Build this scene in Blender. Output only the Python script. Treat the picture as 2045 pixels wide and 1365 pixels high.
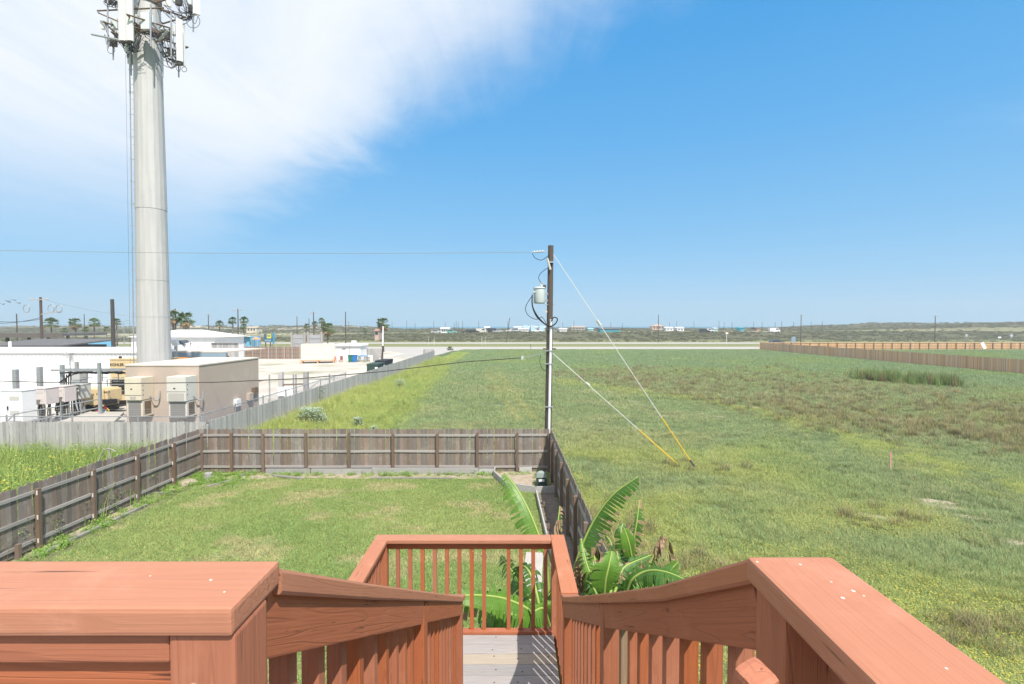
import bpy, math, random
import numpy as np
from mathutils import Vector, Matrix, Euler
random.seed(7); RNG = np.random.default_rng(11)
for o in list(bpy.data.objects): bpy.data.objects.remove(o)
SC = bpy.context.scene; COL = SC.collection
# ------------------------------------------------------------------ camera
EYE = Vector((0, 0, 6.05)); F = 1010.0; CX, CY = 1022.5, 682.5
PITCH = math.atan(30.5 / F)
cam = bpy.data.cameras.new('camera'); cam.sensor_width = 36; cam.lens = F / 2045 * 36
cam.clip_start = 0.03; cam.clip_end = 60000
cam_o = bpy.data.objects.new('camera', cam); COL.objects.link(cam_o)
cam_o.location = EYE; cam_o.rotation_euler = (math.pi / 2 - PITCH, 0, 0); SC.camera = cam_o
# ------------------------------------------------------------------ light
ELEV = math.radians(54); AZ = (0.487, -0.873)
sd = Vector((AZ[0] * math.cos(ELEV), AZ[1] * math.cos(ELEV), math.sin(ELEV)))
sun = bpy.data.lights.new('sun', 'SUN'); sun.energy = 3.9; sun.angle = math.radians(0.53); sun.color = (1, 0.955, 0.88)
sun_o = bpy.data.objects.new('sun', sun); COL.objects.link(sun_o)
sun_o.rotation_euler = (-sd).to_track_quat('-Z', 'Y').to_euler(); sun_o.location = (0, 0, 60)
SC.view_settings.view_transform = 'Standard'; SC.view_settings.look = 'None'
SC.view_settings.exposure = 0.78; SC.view_settings.gamma = 1.0
W = bpy.data.worlds.new('World'); SC.world = W; W.use_nodes = True
def build_world():
    nt = W.node_tree; N = nt.nodes; L = nt.links; N.clear()
    out = N.new('ShaderNodeOutputWorld'); bg = N.new('ShaderNodeBackground'); bg.inputs[1].default_value = 0.1
    sky = N.new('ShaderNodeTexSky'); sky.sky_type = 'NISHITA'; sky.sun_disc = False
    sky.sun_elevation = ELEV; sky.sun_rotation = math.atan2(AZ[0], AZ[1])
    sky.air_density = 1.0; sky.dust_density = 0.6; sky.ozone_density = 2.5; sky.altitude = 0
    hs = N.new('ShaderNodeHueSaturation'); hs.inputs['Saturation'].default_value = 1.12; hs.inputs['Value'].default_value = 1.0
    L.new(sky.outputs[0], hs.inputs['Color'])
    # clear coastal air: the Nishita sky is pulled towards the azure of the photograph, by elevation only
    tc0 = N.new('ShaderNodeTexCoord'); sp0 = N.new('ShaderNodeSeparateXYZ'); L.new(tc0.outputs['Generated'], sp0.inputs[0])
    rp = N.new('ShaderNodeValToRGB'); L.new(sp0.outputs[2], rp.inputs[0]); cr = rp.color_ramp
    stops = [(0.0, (2.15, 3.7, 4.95)), (0.06, (1.85, 3.45, 4.95)), (0.17, (1.25, 3.05, 4.9)), (0.33, (0.70, 2.55, 4.85)), (0.55, (0.27, 2.0, 4.5)), (1.0, (0.18, 1.2, 3.5))]
    cr.elements[0].position = 0; cr.elements[1].position = 1
    for p, c in stops[1:-1]: cr.elements.new(p)
    for e, (p, c) in zip(sorted(cr.elements, key=lambda e: e.position), stops): e.color = (c[0] / 10, c[1] / 10, c[2] / 10, 1)
    sc0 = N.new('ShaderNodeVectorMath'); sc0.operation = 'SCALE'; sc0.inputs['Scale'].default_value = 10.7; L.new(rp.outputs[0], sc0.inputs[0])
    mx0 = N.new('ShaderNodeMixRGB'); mx0.inputs[0].default_value = 0.88; L.new(hs.outputs[0], mx0.inputs[1]); L.new(sc0.outputs[0], mx0.inputs[2])
    tc = N.new('ShaderNodeTexCoord'); sp = N.new('ShaderNodeSeparateXYZ'); L.new(tc.outputs['Generated'], sp.inputs[0])
    def M(op, a, b=None, c=None):
        n = N.new('ShaderNodeMath'); n.operation = op
        for i, v in enumerate((a, b, c)):
            if v is None: continue
            if isinstance(v, (int, float)): n.inputs[i].default_value = v
            else: L.new(v, n.inputs[i])
        return n.outputs[0]
    def MR(v, a, b, c, d):
        n = N.new('ShaderNodeMapRange'); n.interpolation_type = 'SMOOTHSTEP'; L.new(v, n.inputs[0])
        for i, q in enumerate((a, b, c, d)): n.inputs[i + 1].default_value = q
        return n.outputs[0]
    z = M('MAXIMUM', sp.outputs[2], 0.03)
    px = M('DIVIDE', sp.outputs[0], z); py = M('DIVIDE', sp.outputs[1], z)
    cb = N.new('ShaderNodeCombineXYZ'); L.new(px, cb.inputs[0]); L.new(py, cb.inputs[1])
    def noise(scale, detail, rough, dist=0.0, rot=None, sc=None):
        src = cb.outputs[0]
        mp = N.new('ShaderNodeMapping'); L.new(src, mp.inputs[0])
        if rot is not None: mp.inputs['Rotation'].default_value = (0, 0, rot)
        if sc: mp.inputs['Scale'].default_value = sc
        n = N.new('ShaderNodeTexNoise'); L.new(mp.outputs[0], n.inputs['Vector']); n.inputs['Scale'].default_value = scale
        n.inputs['Detail'].default_value = detail; n.inputs['Roughness'].default_value = rough; n.inputs['Distortion'].default_value = dist
        return n.outputs[0]
    s = M('ADD', px, M('MULTIPLY', py, 0.8))
    n1 = noise(0.7, 7, 0.6, 0.4); n2 = noise(1.6, 11, 0.66, 0.9, math.radians(40), (1, 0.35, 1))
    s2 = M('ADD', s, M('ADD', M('MULTIPLY', M('SUBTRACT', n1, 0.5), 1.5), M('MULTIPLY', M('SUBTRACT', n2, 0.5), 0.9)))
    m = MR(s2, 1.95, 0.75, 0.0, 1.0)
    fade = MR(sp.outputs[2], 0.06, 0.36, 0.0, 1.0)
    den = MR(n2, 0.25, 0.62, 0.80, 1.0)
    m = M('MULTIPLY', M('MULTIPLY', m, fade), M('MULTIPLY', den, 0.96))
    # thin haze of cirrus low on the left and faint wisps elsewhere
    thin = M('MULTIPLY', MR(noise(0.5, 6, 0.6, 0.5, math.radians(-35), (0.4, 1, 1)), 0.55, 0.8, 0, 0.16), MR(sp.outputs[2], 0.05, 0.3, 0.2, 1))
    m = M('MAXIMUM', m, thin)
    mx = N.new('ShaderNodeMixRGB'); L.new(m, mx.inputs[0]); L.new(mx0.outputs[0], mx.inputs[1]); mx.inputs[2].default_value = (5.6, 5.85, 6.15, 1)
    L.new(mx.outputs[0], bg.inputs[0]); L.new(bg.outputs[0], out.inputs[0])
build_world()
# ------------------------------------------------------------------ pixel helpers (photo pixel -> direction)
FW = Vector((0, math.cos(PITCH), -math.sin(PITCH))); UP = Vector((0, math.sin(PITCH), math.cos(PITCH)))
def ray(px, py): return FW + Vector((1, 0, 0)) * ((px - CX) / F) + UP * ((CY - py) / F)
def G(px, py, z=0.0):
    d = ray(px, py); return EYE + d * ((z - EYE.z) / d.z)
def V(px, py, Y):
    d = ray(px, py); return EYE + d * (Y / d.y)
def proj(x, y, z=0.0):          # numpy: world -> photo pixel
    dx, dy, dz = x, y, z - EYE.z
    w = dy * FW.y + dz * FW.z; v = dy * UP.y + dz * UP.z
    return CX + F * dx / w, CY - F * v / w
# ------------------------------------------------------------------ numpy noise
_T = RNG.random((256, 256))
def vnoise(x, y):
    xi = np.floor(x).astype(int); yi = np.floor(y).astype(int); fx = x - xi; fy = y - yi
    fx = fx * fx * (3 - 2 * fx); fy = fy * fy * (3 - 2 * fy)
    a = _T[xi % 256, yi % 256]; b = _T[(xi + 1) % 256, yi % 256]; c = _T[xi % 256, (yi + 1) % 256]; d = _T[(xi + 1) % 256, (yi + 1) % 256]
    return (a * (1 - fx) + b * fx) * (1 - fy) + (c * (1 - fx) + d * fx) * fy
def fbm(x, y, o=4):
    s = 0; a = 0.5; t = 0
    for i in range(o):
        s = s + a * vnoise(x * 2 ** i + 17.3 * i, y * 2 ** i + 9.1 * i); t += a; a *= 0.5
    return s / t
def sstep(a, b, x):
    t = np.clip((x - a) / (b - a), 0, 1); return t * t * (3 - 2 * t)
# ------------------------------------------------------------------ materials
MATS = {}
def mat(name, col, rough=0.8, col2=None, scale=(1, 1, 1), nscale=6, bump=0.0, metal=0.0, rnd=0.0, detail=5, contrast=(0.35, 0.65), coord='Object', spec=0.3, bscale=None, translucent=0.0, stain=None):
    """procedural surface: base colour mixed with a second by noise, random brightness per object, bump"""
    if name in MATS: return MATS[name]
    m = bpy.data.materials.new(name); m.use_nodes = True; nt = m.node_tree; N = nt.nodes; L = nt.links
    b = N['Principled BSDF']; b.inputs['Roughness'].default_value = rough; b.inputs['Metallic'].default_value = metal
    b.inputs['Specular IOR Level'].default_value = spec
    tc = N.new('ShaderNodeTexCoord'); oi = N.new('ShaderNodeObjectInfo')
    add = N.new('ShaderNodeVectorMath'); add.operation = 'ADD'
    sc = N.new('ShaderNodeVectorMath'); sc.operation = 'SCALE'; sc.inputs['Scale'].default_value = 37.0
    cmb = N.new('ShaderNodeCombineXYZ'); L.new(oi.outputs['Random'], cmb.inputs[0]); L.new(oi.outputs['Random'], cmb.inputs[1]); L.new(oi.outputs['Random'], cmb.inputs[2])
    L.new(cmb.outputs[0], sc.inputs[0]); L.new(tc.outputs[coord], add.inputs[0])
    if coord == 'Object': L.new(sc.outputs[0], add.inputs[1])
    mp = N.new('ShaderNodeMapping'); mp.inputs['Scale'].default_value = scale; L.new(add.outputs[0], mp.inputs[0])
    nz = N.new('ShaderNodeTexNoise'); nz.inputs['Scale'].default_value = nscale; nz.inputs['Detail'].default_value = detail
    nz.inputs['Roughness'].default_value = 0.65; L.new(mp.outputs[0], nz.inputs['Vector'])
    mr = N.new('ShaderNodeMapRange'); L.new(nz.outputs[0], mr.inputs[0]); mr.inputs[1].default_value = contrast[0]; mr.inputs[2].default_value = contrast[1]
    mx = N.new('ShaderNodeMixRGB'); L.new(mr.outputs[0], mx.inputs[0]); mx.inputs[1].default_value = (*col, 1); mx.inputs[2].default_value = (*(col2 or col), 1)
    last = mx.outputs[0]
    if stain:      # (colour, scale, amount): large soft patches with a shape of their own
        n3 = N.new('ShaderNodeTexNoise'); n3.inputs['Scale'].default_value = stain[1]; n3.inputs['Detail'].default_value = 6; L.new(add.outputs[0], n3.inputs['Vector'])
        r3 = N.new('ShaderNodeMapRange'); r3.interpolation_type = 'SMOOTHSTEP'; L.new(n3.outputs[0], r3.inputs[0]); r3.inputs[1].default_value = 0.5; r3.inputs[2].default_value = 0.72; r3.inputs[4].default_value = stain[2]
        x3 = N.new('ShaderNodeMixRGB'); L.new(r3.outputs[0], x3.inputs[0]); L.new(last, x3.inputs[1]); x3.inputs[2].default_value = (*stain[0], 1); last = x3.outputs[0]
    if rnd:
        h = N.new('ShaderNodeHueSaturation'); r = N.new('ShaderNodeMapRange'); L.new(oi.outputs['Random'], r.inputs[0]); r.inputs[3].default_value = 1 - rnd; r.inputs[4].default_value = 1 + rnd
        L.new(r.outputs[0], h.inputs['Value'])
        r2 = N.new('ShaderNodeMath'); r2.operation = 'FRACT'; q = N.new('ShaderNodeMath'); q.operation = 'MULTIPLY'; q.inputs[1].default_value = 7.31; L.new(oi.outputs['Random'], q.inputs[0]); L.new(q.outputs[0], r2.inputs[0])
        r4 = N.new('ShaderNodeMapRange'); L.new(r2.outputs[0], r4.inputs[0]); r4.inputs[3].default_value = 1 - rnd * 1.2; r4.inputs[4].default_value = 1 + rnd * 0.9
        L.new(r4.outputs[0], h.inputs['Saturation']); L.new(last, h.inputs['Color']); last = h.outputs[0]
    L.new(last, b.inputs['Base Color'])
    if bump:
        bp = N.new('ShaderNodeBump'); bp.inputs['Strength'].default_value = bump; bp.inputs['Distance'].default_value = 0.01
        src = nz
        if bscale:
            src = N.new('ShaderNodeTexNoise'); src.inputs['Scale'].default_value = bscale; src.inputs['Detail'].default_value = 4; L.new(mp.outputs[0], src.inputs['Vector'])
        L.new(src.outputs[0], bp.inputs['Height']); L.new(bp.outputs[0], b.inputs['Normal'])
    if translucent:
        tr = N.new('ShaderNodeBsdfTranslucent'); ms = N.new('ShaderNodeMixShader'); ms.inputs[0].default_value = translucent
        L.new(last, tr.inputs[0]); L.new(b.outputs[0], ms.inputs[1]); L.new(tr.outputs[0], ms.inputs[2]); L.new(ms.outputs[0], N['Material Output'].inputs[0])
    MATS[name] = m; return m
def wood(name, c1, c2, rough=0.8, rnd=0.1, bump=0.35, rings=10, stain=None, spec=0.25, ringmix=0.45, fine=0.6, thin=0.2, island=False, worn=False):
    """plank: grain runs along the local X axis"""
    if name in MATS: return MATS[name]
    m = bpy.data.materials.new(name); m.use_nodes = True; nt = m.node_tree; N = nt.nodes; L = nt.links
    b = N['Principled BSDF']; b.inputs['Roughness'].default_value = rough; b.inputs['Specular IOR Level'].default_value = spec
    tc = N.new('ShaderNodeTexCoord'); oi = N.new('ShaderNodeObjectInfo'); cm = N.new('ShaderNodeCombineXYZ')
    rsrc = N.new('ShaderNodeNewGeometry').outputs['Random Per Island'] if island else oi.outputs['Random']
    k = N.new('ShaderNodeMath'); k.operation = 'MULTIPLY'; k.inputs[1].default_value = 23.0; L.new(rsrc, k.inputs[0])
    for i in range(3): L.new(k.outputs[0], cm.inputs[i])
    ad = N.new('ShaderNodeVectorMath'); L.new(tc.outputs['Object'], ad.inputs[0]); L.new(cm.outputs[0], ad.inputs[1])
    mp = N.new('ShaderNodeMapping'); mp.inputs['Scale'].default_value = (0.38, 9, 9); L.new(ad.outputs[0], mp.inputs[0])
    nz = N.new('ShaderNodeTexNoise'); nz.inputs['Scale'].default_value = 1.6; nz.inputs['Detail'].default_value = 2; L.new(mp.outputs[0], nz.inputs['Vector'])
    # ring lines: fract-like bands of the smooth noise
    mu = N.new('ShaderNodeMath'); mu.operation = 'MULTIPLY'; mu.inputs[1].default_value = rings * 6.283; L.new(nz.outputs[0], mu.inputs[0])
    sn = N.new('ShaderNodeMath'); sn.operation = 'SINE'; L.new(mu.outputs[0], sn.inputs[0])
    mp2 = N.new('ShaderNodeMapping'); mp2.inputs['Scale'].default_value = (2.5, 90, 90); L.new(ad.outputs[0], mp2.inputs[0])
    fi = N.new('ShaderNodeTexNoise'); fi.inputs['Scale'].default_value = 2; fi.inputs['Detail'].default_value = 5; L.new(mp2.outputs[0], fi.inputs['Vector'])
    r1 = N.new('ShaderNodeMapRange'); L.new(sn.outputs[0], r1.inputs[0]); r1.inputs[1].default_value = thin; r1.inputs[2].default_value = 1.0; r1.inputs[4].default_value = ringmix
    r2 = N.new('ShaderNodeMapRange'); L.new(fi.outputs[0], r2.inputs[0]); r2.inputs[1].default_value = 0.35; r2.inputs[2].default_value = 0.7; r2.inputs[4].default_value = fine
    mxm = N.new('ShaderNodeMath'); mxm.operation = 'MAXIMUM'; L.new(r1.outputs[0], mxm.inputs[0]); L.new(r2.outputs[0], mxm.inputs[1])
    mx = N.new('ShaderNodeMixRGB'); L.new(mxm.outputs[0], mx.inputs[0]); mx.inputs[1].default_value = (*c1, 1); mx.inputs[2].default_value = (*c2, 1)
    last = mx.outputs[0]
    if stain:
        n3 = N.new('ShaderNodeTexNoise'); n3.inputs['Scale'].default_value = stain[1]; n3.inputs['Detail'].default_value = 6; n3.inputs['Roughness'].default_value = 0.7; L.new(ad.outputs[0], n3.inputs['Vector'])
        r3 = N.new('ShaderNodeMapRange'); r3.interpolation_type = 'SMOOTHSTEP'; L.new(n3.outputs[0], r3.inputs[0]); r3.inputs[1].default_value = 0.5; r3.inputs[2].default_value = 0.75; r3.inputs[4].default_value = stain[2]
        x3 = N.new('ShaderNodeMixRGB'); L.new(r3.outputs[0], x3.inputs[0]); L.new(last, x3.inputs[1]); x3.inputs[2].default_value = (*stain[0], 1); last = x3.outputs[0]
    if worn:       # pale paint specks and thin dark checks along the grain
        vo = N.new('ShaderNodeTexVoronoi'); vo.inputs['Scale'].default_value = 9; L.new(ad.outputs[0], vo.inputs['Vector'])
        sx = N.new('ShaderNodeSeparateXYZ'); L.new(vo.outputs['Color'], sx.inputs[0])
        ra = N.new('ShaderNodeMapRange'); L.new(vo.outputs['Distance'], ra.inputs[0]); ra.inputs[1].default_value = 0.06; ra.inputs[2].default_value = 0.035
        gt = N.new('ShaderNodeMath'); gt.operation = 'GREATER_THAN'; gt.inputs[1].default_value = 0.8; L.new(sx.outputs[0], gt.inputs[0])
        ml = N.new('ShaderNodeMath'); ml.operation = 'MULTIPLY'; L.new(ra.outputs[0], ml.inputs[0]); L.new(gt.outputs[0], ml.inputs[1])
        m5 = N.new('ShaderNodeMixRGB'); L.new(ml.outputs[0], m5.inputs[0]); L.new(last, m5.inputs[1]); m5.inputs[2].default_value = (0.62, 0.42, 0.33, 1); last = m5.outputs[0]
        mp5 = N.new('ShaderNodeMapping'); mp5.inputs['Scale'].default_value = (3.0, 120, 120); L.new(ad.outputs[0], mp5.inputs[0])
        n6 = N.new('ShaderNodeTexNoise'); n6.inputs['Scale'].default_value = 1; n6.inputs['Detail'].default_value = 1; L.new(mp5.outputs[0], n6.inputs['Vector'])
        n7 = N.new('ShaderNodeTexNoise'); n7.inputs['Scale'].default_value = 7; L.new(ad.outputs[0], n7.inputs['Vector'])
        a6 = N.new('ShaderNodeMapRange'); L.new(n6.outputs[0], a6.inputs[0]); a6.inputs[1].default_value = 0.66; a6.inputs[2].default_value = 0.74
        a7 = N.new('ShaderNodeMapRange'); L.new(n7.outputs[0], a7.inputs[0]); a7.inputs[1].default_value = 0.5; a7.inputs[2].default_value = 0.62
        m6 = N.new('ShaderNodeMath'); m6.operation = 'MULTIPLY'; L.new(a6.outputs[0], m6.inputs[0]); L.new(a7.outputs[0], m6.inputs[1])
        m7 = N.new('ShaderNodeMixRGB'); L.new(m6.outputs[0], m7.inputs[0]); L.new(last, m7.inputs[1]); m7.inputs[2].default_value = (0.07, 0.028, 0.018, 1); last = m7.outputs[0]
        mk = N.new('ShaderNodeMath'); mk.operation = 'MAXIMUM'; L.new(mxm.outputs[0], mk.inputs[0]); L.new(m6.outputs[0], mk.inputs[1]); mxm = mk
    h = N.new('ShaderNodeHueSaturation'); r = N.new('ShaderNodeMapRange'); L.new(rsrc, r.inputs[0]); r.inputs[3].default_value = 1 - rnd; r.inputs[4].default_value = 1 + rnd
    L.new(r.outputs[0], h.inputs['Value'])
    q = N.new('ShaderNodeMath'); q.operation = 'MULTIPLY'; q.inputs[1].default_value = 9.37; L.new(rsrc, q.inputs[0])
    fr = N.new('ShaderNodeMath'); fr.operation = 'FRACT'; L.new(q.outputs[0], fr.inputs[0])
    r4 = N.new('ShaderNodeMapRange'); L.new(fr.outputs[0], r4.inputs[0]); r4.inputs[3].default_value = 1 - rnd * 1.6; r4.inputs[4].default_value = 1 + rnd * 1.2
    L.new(r4.outputs[0], h.inputs['Saturation']); L.new(last, h.inputs['Color']); L.new(h.outputs[0], b.inputs['Base Color'])
    bp = N.new('ShaderNodeBump'); bp.inputs['Strength'].default_value = bump; bp.inputs['Distance'].default_value = 0.004
    iv = N.new('ShaderNodeMath'); iv.operation = 'SUBTRACT'; iv.inputs[0].default_value = 1.0; L.new(mxm.outputs[0], iv.inputs[1])
    L.new(iv.outputs[0], bp.inputs['Height']); L.new(bp.outputs[0], b.inputs['Normal'])
    MATS[name] = m; return m
REDCAP = wood('pale_red_painted_wood', (0.41, 0.166, 0.090), (0.31, 0.110, 0.057), rough=0.55, rnd=0.04, bump=0.4, rings=11, ringmix=0.25, stain=((0.48, 0.215, 0.135), 6.0, 0.65), spec=0.35, fine=0.2, thin=0.72, worn=True)  # rail caps: a paler red than the boards and posts
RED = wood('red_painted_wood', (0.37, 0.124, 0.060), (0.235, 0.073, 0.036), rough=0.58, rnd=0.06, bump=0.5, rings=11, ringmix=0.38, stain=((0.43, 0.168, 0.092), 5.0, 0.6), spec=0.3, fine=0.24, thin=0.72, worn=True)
DECKW = wood('weathered_deck_board', (0.37, 0.345, 0.335), (0.20, 0.185, 0.18), rnd=0.12, bump=0.6, stain=((0.40, 0.345, 0.28), 2.5, 0.6))
FENCEW = wood('brown_grey_fence_wood', (0.238, 0.192, 0.166), (0.130, 0.102, 0.086), rnd=0.28, bump=0.6, stain=((0.30, 0.275, 0.255), 1.8, 0.9))
GREYW = wood('silver_grey_fence_wood', (0.41, 0.40, 0.39), (0.24, 0.23, 0.225), rnd=0.2, bump=0.6, stain=((0.44, 0.42, 0.40), 1.5, 0.8))
RAILW = wood('bleached_rail_wood', (0.37, 0.345, 0.325), (0.22, 0.20, 0.185), rnd=0.1, bump=0.6)
POSTW = wood('brown_post_wood', (0.195, 0.135, 0.10), (0.11, 0.078, 0.058), rnd=0.12, bump=0.5)
CEDAR = wood('new_cedar_wood', (0.60, 0.42, 0.285), (0.46, 0.31, 0.205), rnd=0.16, bump=0.3)
CEDARI = wood('new_cedar_boards', (0.66, 0.43, 0.265), (0.50, 0.31, 0.18), rnd=0.2, bump=0.3, island=True, stain=((0.58, 0.41, 0.28), .3, .6))
CEDARLI = wood('pale_new_cedar_boards', (0.62, 0.38, 0.20), (0.50, 0.29, 0.145), rnd=0.12, bump=0.2, island=True)
GREYI = wood('silver_grey_boards', (0.41, 0.40, 0.39), (0.24, 0.23, 0.225), rnd=0.2, bump=0.5, island=True)
LOTW = wood('brown_lot_boards', (0.30, 0.20, 0.14), (0.20, 0.13, 0.09), rnd=0.2)
CEDARL = wood('pale_new_cedar_wood', (0.60, 0.36, 0.185), (0.48, 0.27, 0.13), rnd=0.1, bump=0.2)
POLEW = wood('dark_pole_wood', (0.105, 0.08, 0.066), (0.05, 0.038, 0.032), rnd=0.15, bump=0.6)
WHITE = mat('white_painted_metal', (0.80, 0.80, 0.80), 0.45, (0.74, 0.74, 0.74), nscale=1.5, rnd=0.02)
STUCCO = mat('beige_aggregate_panel', (0.47, 0.385, 0.325), 0.9, (0.42, 0.34, 0.285), nscale=25, bump=0.3, stain=((0.52, 0.44, 0.375), 0.8, 0.6))
ROOFPALE = mat('pale_roof', (0.58, 0.52, 0.46), 0.8, (0.52, 0.46, 0.40), nscale=2)
CREAM = mat('cream_sheet_metal', (0.66, 0.59, 0.47), 0.5, (0.62, 0.55, 0.43), nscale=2, stain=((0.58, 0.50, 0.38), 1.4, 0.4))
TAN = mat('tan_sheet_metal', (0.60, 0.47, 0.27), 0.5, (0.57, 0.44, 0.25), nscale=2)
GALV = mat('galvanized_steel', (0.46, 0.47, 0.48), 0.42, (0.38, 0.39, 0.40), nscale=9, metal=0.55, stain=((0.52, 0.52, 0.51), 2.0, 0.6))
CONCRETE = mat('concrete', (0.42, 0.39, 0.35), 0.9, (0.36, 0.33, 0.29), nscale=4, bump=0.2)
BLACK = mat('black_rubber', (0.022, 0.022, 0.024), 0.6)
DARK = mat('dark_metal', (0.05, 0.048, 0.046), 0.6, (0.08, 0.07, 0.06), nscale=8)
RUSTY = mat('rusty_bracket_metal', (0.20, 0.155, 0.11), 0.7, (0.12, 0.085, 0.06), nscale=8)
GLASS = mat('dark_window_glass', (0.03, 0.04, 0.05), 0.08, spec=0.6)
POLEGREY = mat('monopole_galvanized', (0.50, 0.49, 0.475), 0.6, (0.43, 0.42, 0.41), scale=(1, 1, 0.06), nscale=5, metal=0.1, stain=((0.55, 0.53, 0.505), 0.5, 0.7))
SAND = mat('pale_sand', (0.55, 0.49, 0.42), 0.95, (0.44, 0.39, 0.33), nscale=0.5, bump=0.3, coord='Generated')
# ------------------------------------------------------------------ mesh helpers
def tag(o, label, cat, group=None, kind=None):
    if kind: o['kind'] = kind
    if label: o['label'] = label
    if cat: o['category'] = cat
    if group: o['group'] = group
    return o
def link(name, me, m, parent=None, smooth=False):
    o = bpy.data.objects.new(name, me); COL.objects.link(o)
    if m is not None and not me.materials: me.materials.append(m)
    if smooth:
        for p in me.polygons: p.use_smooth = True
    if parent is not None: adopt(o, parent)
    return o
def absm(p):
    m = p.matrix_parent_inverse @ p.matrix_basis if p.parent else p.matrix_basis
    return absm(p.parent) @ m if p.parent else m
def adopt(o, parent):
    o.parent = parent; o.matrix_parent_inverse = absm(parent).inverted()
def thing(name, label, cat, loc=(0, 0, 0), group=None):
    o = bpy.data.objects.new(name, None); o.empty_display_size = 0.3; COL.objects.link(o); o.location = loc
    return tag(o, label, cat, group)
class MB:
    def __init__(s): s.v = []; s.f = []
    def box(s, c, size, R=None):
        b = len(s.v); c = Vector(c); hx, hy, hz = size[0] / 2, size[1] / 2, size[2] / 2
        for x, y, z in ((-1, -1, -1), (1, -1, -1), (1, 1, -1), (-1, 1, -1), (-1, -1, 1), (1, -1, 1), (1, 1, 1), (-1, 1, 1)):
            p = Vector((x * hx, y * hy, z * hz)); s.v.append(c + (R @ p if R else p))
        for f in ((0, 3, 2, 1), (4, 5, 6, 7), (0, 1, 5, 4), (1, 2, 6, 5), (2, 3, 7, 6), (3, 0, 4, 7)): s.f.append(tuple(b + i for i in f))
        return s
    def tube(s, pts, r, n=6, cap=True):
        pts = [Vector(p) for p in pts]; b0 = len(s.v); m = len(pts)
        rs = r if isinstance(r, (list, tuple)) else [r] * m
        prev = None
        for i, p in enumerate(pts):
            d = (pts[min(i + 1, m - 1)] - pts[max(i - 1, 0)]).normalized()
            a = prev if prev is not None else (Vector((0, 0, 1)) if abs(d.z) < 0.9 else Vector((1, 0, 0)))
            e1 = (a - d * a.dot(d)).normalized(); e2 = d.cross(e1); prev = e1
            for k in range(n):
                t = 2 * math.pi * k / n; s.v.append(p + (e1 * math.cos(t) + e2 * math.sin(t)) * rs[i])
        for i in range(m - 1):
            for k in range(n):
                a = b0 + i * n + k; c = b0 + i * n + (k + 1) % n; s.f.append((a, c, c + n, a + n))
        if cap: s.f.append(tuple(b0 + k for k in reversed(range(n)))); s.f.append(tuple(b0 + (m - 1) * n + k for k in range(n)))
        return s
    def quad(s, a, b, c, d):
        i = len(s.v); s.v += [Vector(a), Vector(b), Vector(c), Vector(d)]; s.f.append((i, i + 1, i + 2, i + 3)); return s
    def tri(s, a, b, c):
        i = len(s.v); s.v += [Vector(a), Vector(b), Vector(c)]; s.f.append((i, i + 1, i + 2)); return s
    def prism(s, poly, ext):       # poly: 3-D points, ext: vector
        i = len(s.v); n = len(poly); ext = Vector(ext)
        s.v += [Vector(p) for p in poly] + [Vector(p) + ext for p in poly]
        s.f.append(tuple(range(i, i + n))[::-1]); s.f.append(tuple(range(i + n, i + 2 * n)))
        for k in range(n): s.f.append((i + k, i + (k + 1) % n, i + n + (k + 1) % n, i + n + k))
        return s
    def mesh(s, name):
        me = bpy.data.meshes.new(name); me.from_pydata([tuple(v) for v in s.v], [], s.f); me.update(); return me
    def build(s, name, m, parent=None, smooth=False): return link(name, s.mesh(name), m, parent, smooth)
_BEAM = {}
def beam_mesh(L, w, t, bev):
    key = (round(L, 3), round(w, 4), round(t, 4), bev)
    if key in _BEAM: return _BEAM[key]
    import bmesh
    bm = bmesh.new(); bmesh.ops.create_cube(bm, size=1.0)
    for v in bm.verts: v.co = Vector(((v.co.x + 0.5) * L, v.co.y * w, v.co.z * t))
    if bev: bmesh.ops.bevel(bm, geom=list(bm.edges), offset=bev, segments=2, affect='EDGES', profile=0.6)
    me = bpy.data.meshes.new('board'); bm.to_mesh(me); bm.free(); _BEAM[key] = me
    return me
def beam(name, p0, p1, w, t, m, parent=None, up=(0, 0, 1), bev=0.004):
    p0 = Vector(p0); p1 = Vector(p1); d = p1 - p0; L = d.length; X = d / L; Z = Vector(up); Z = (Z - X * Z.dot(X)).normalized(); Y = Z.cross(X)
    me = beam_mesh(L, w, t, bev)
    if me.materials and me.materials[0] != m:
        me = me.copy(); me.materials.clear()
    o = bpy.data.objects.new(name, me); COL.objects.link(o)
    if not me.materials: me.materials.append(m)
    o.matrix_basis = Matrix(((X.x, Y.x, Z.x, p0.x), (X.y, Y.y, Z.y, p0.y), (X.z, Y.z, Z.z, p0.z), (0, 0, 0, 1)))
    if parent is not None: adopt(o, parent)
    return o
def post(name, x, y, z0, z1, w, m, parent=None, bev=0.005): return beam(name, (x, y, z0), (x, y, z1), w, w, m, parent, up=(0, 1, 0), bev=bev)
def copy_tree(o, parent=None):
    c = o.copy(); COL.objects.link(c)
    if parent is not None: c.parent = parent
    for ch in list(o.children): copy_tree(ch, c)
    return c
def text_mesh(s, size, depth=0.004):
    cu = bpy.data.curves.new('t', 'FONT'); cu.body = s; cu.size = size; cu.align_x = 'CENTER'; cu.align_y = 'CENTER'; cu.extrude = depth; cu.offset = size * 0.012
    o = bpy.data.objects.new('t', cu); COL.objects.link(o); dg = bpy.context.evaluated_depsgraph_get(); dg.update()
    me = bpy.data.meshes.new_from_object(o.evaluated_get(dg)); bpy.data.objects.remove(o); return me
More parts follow.
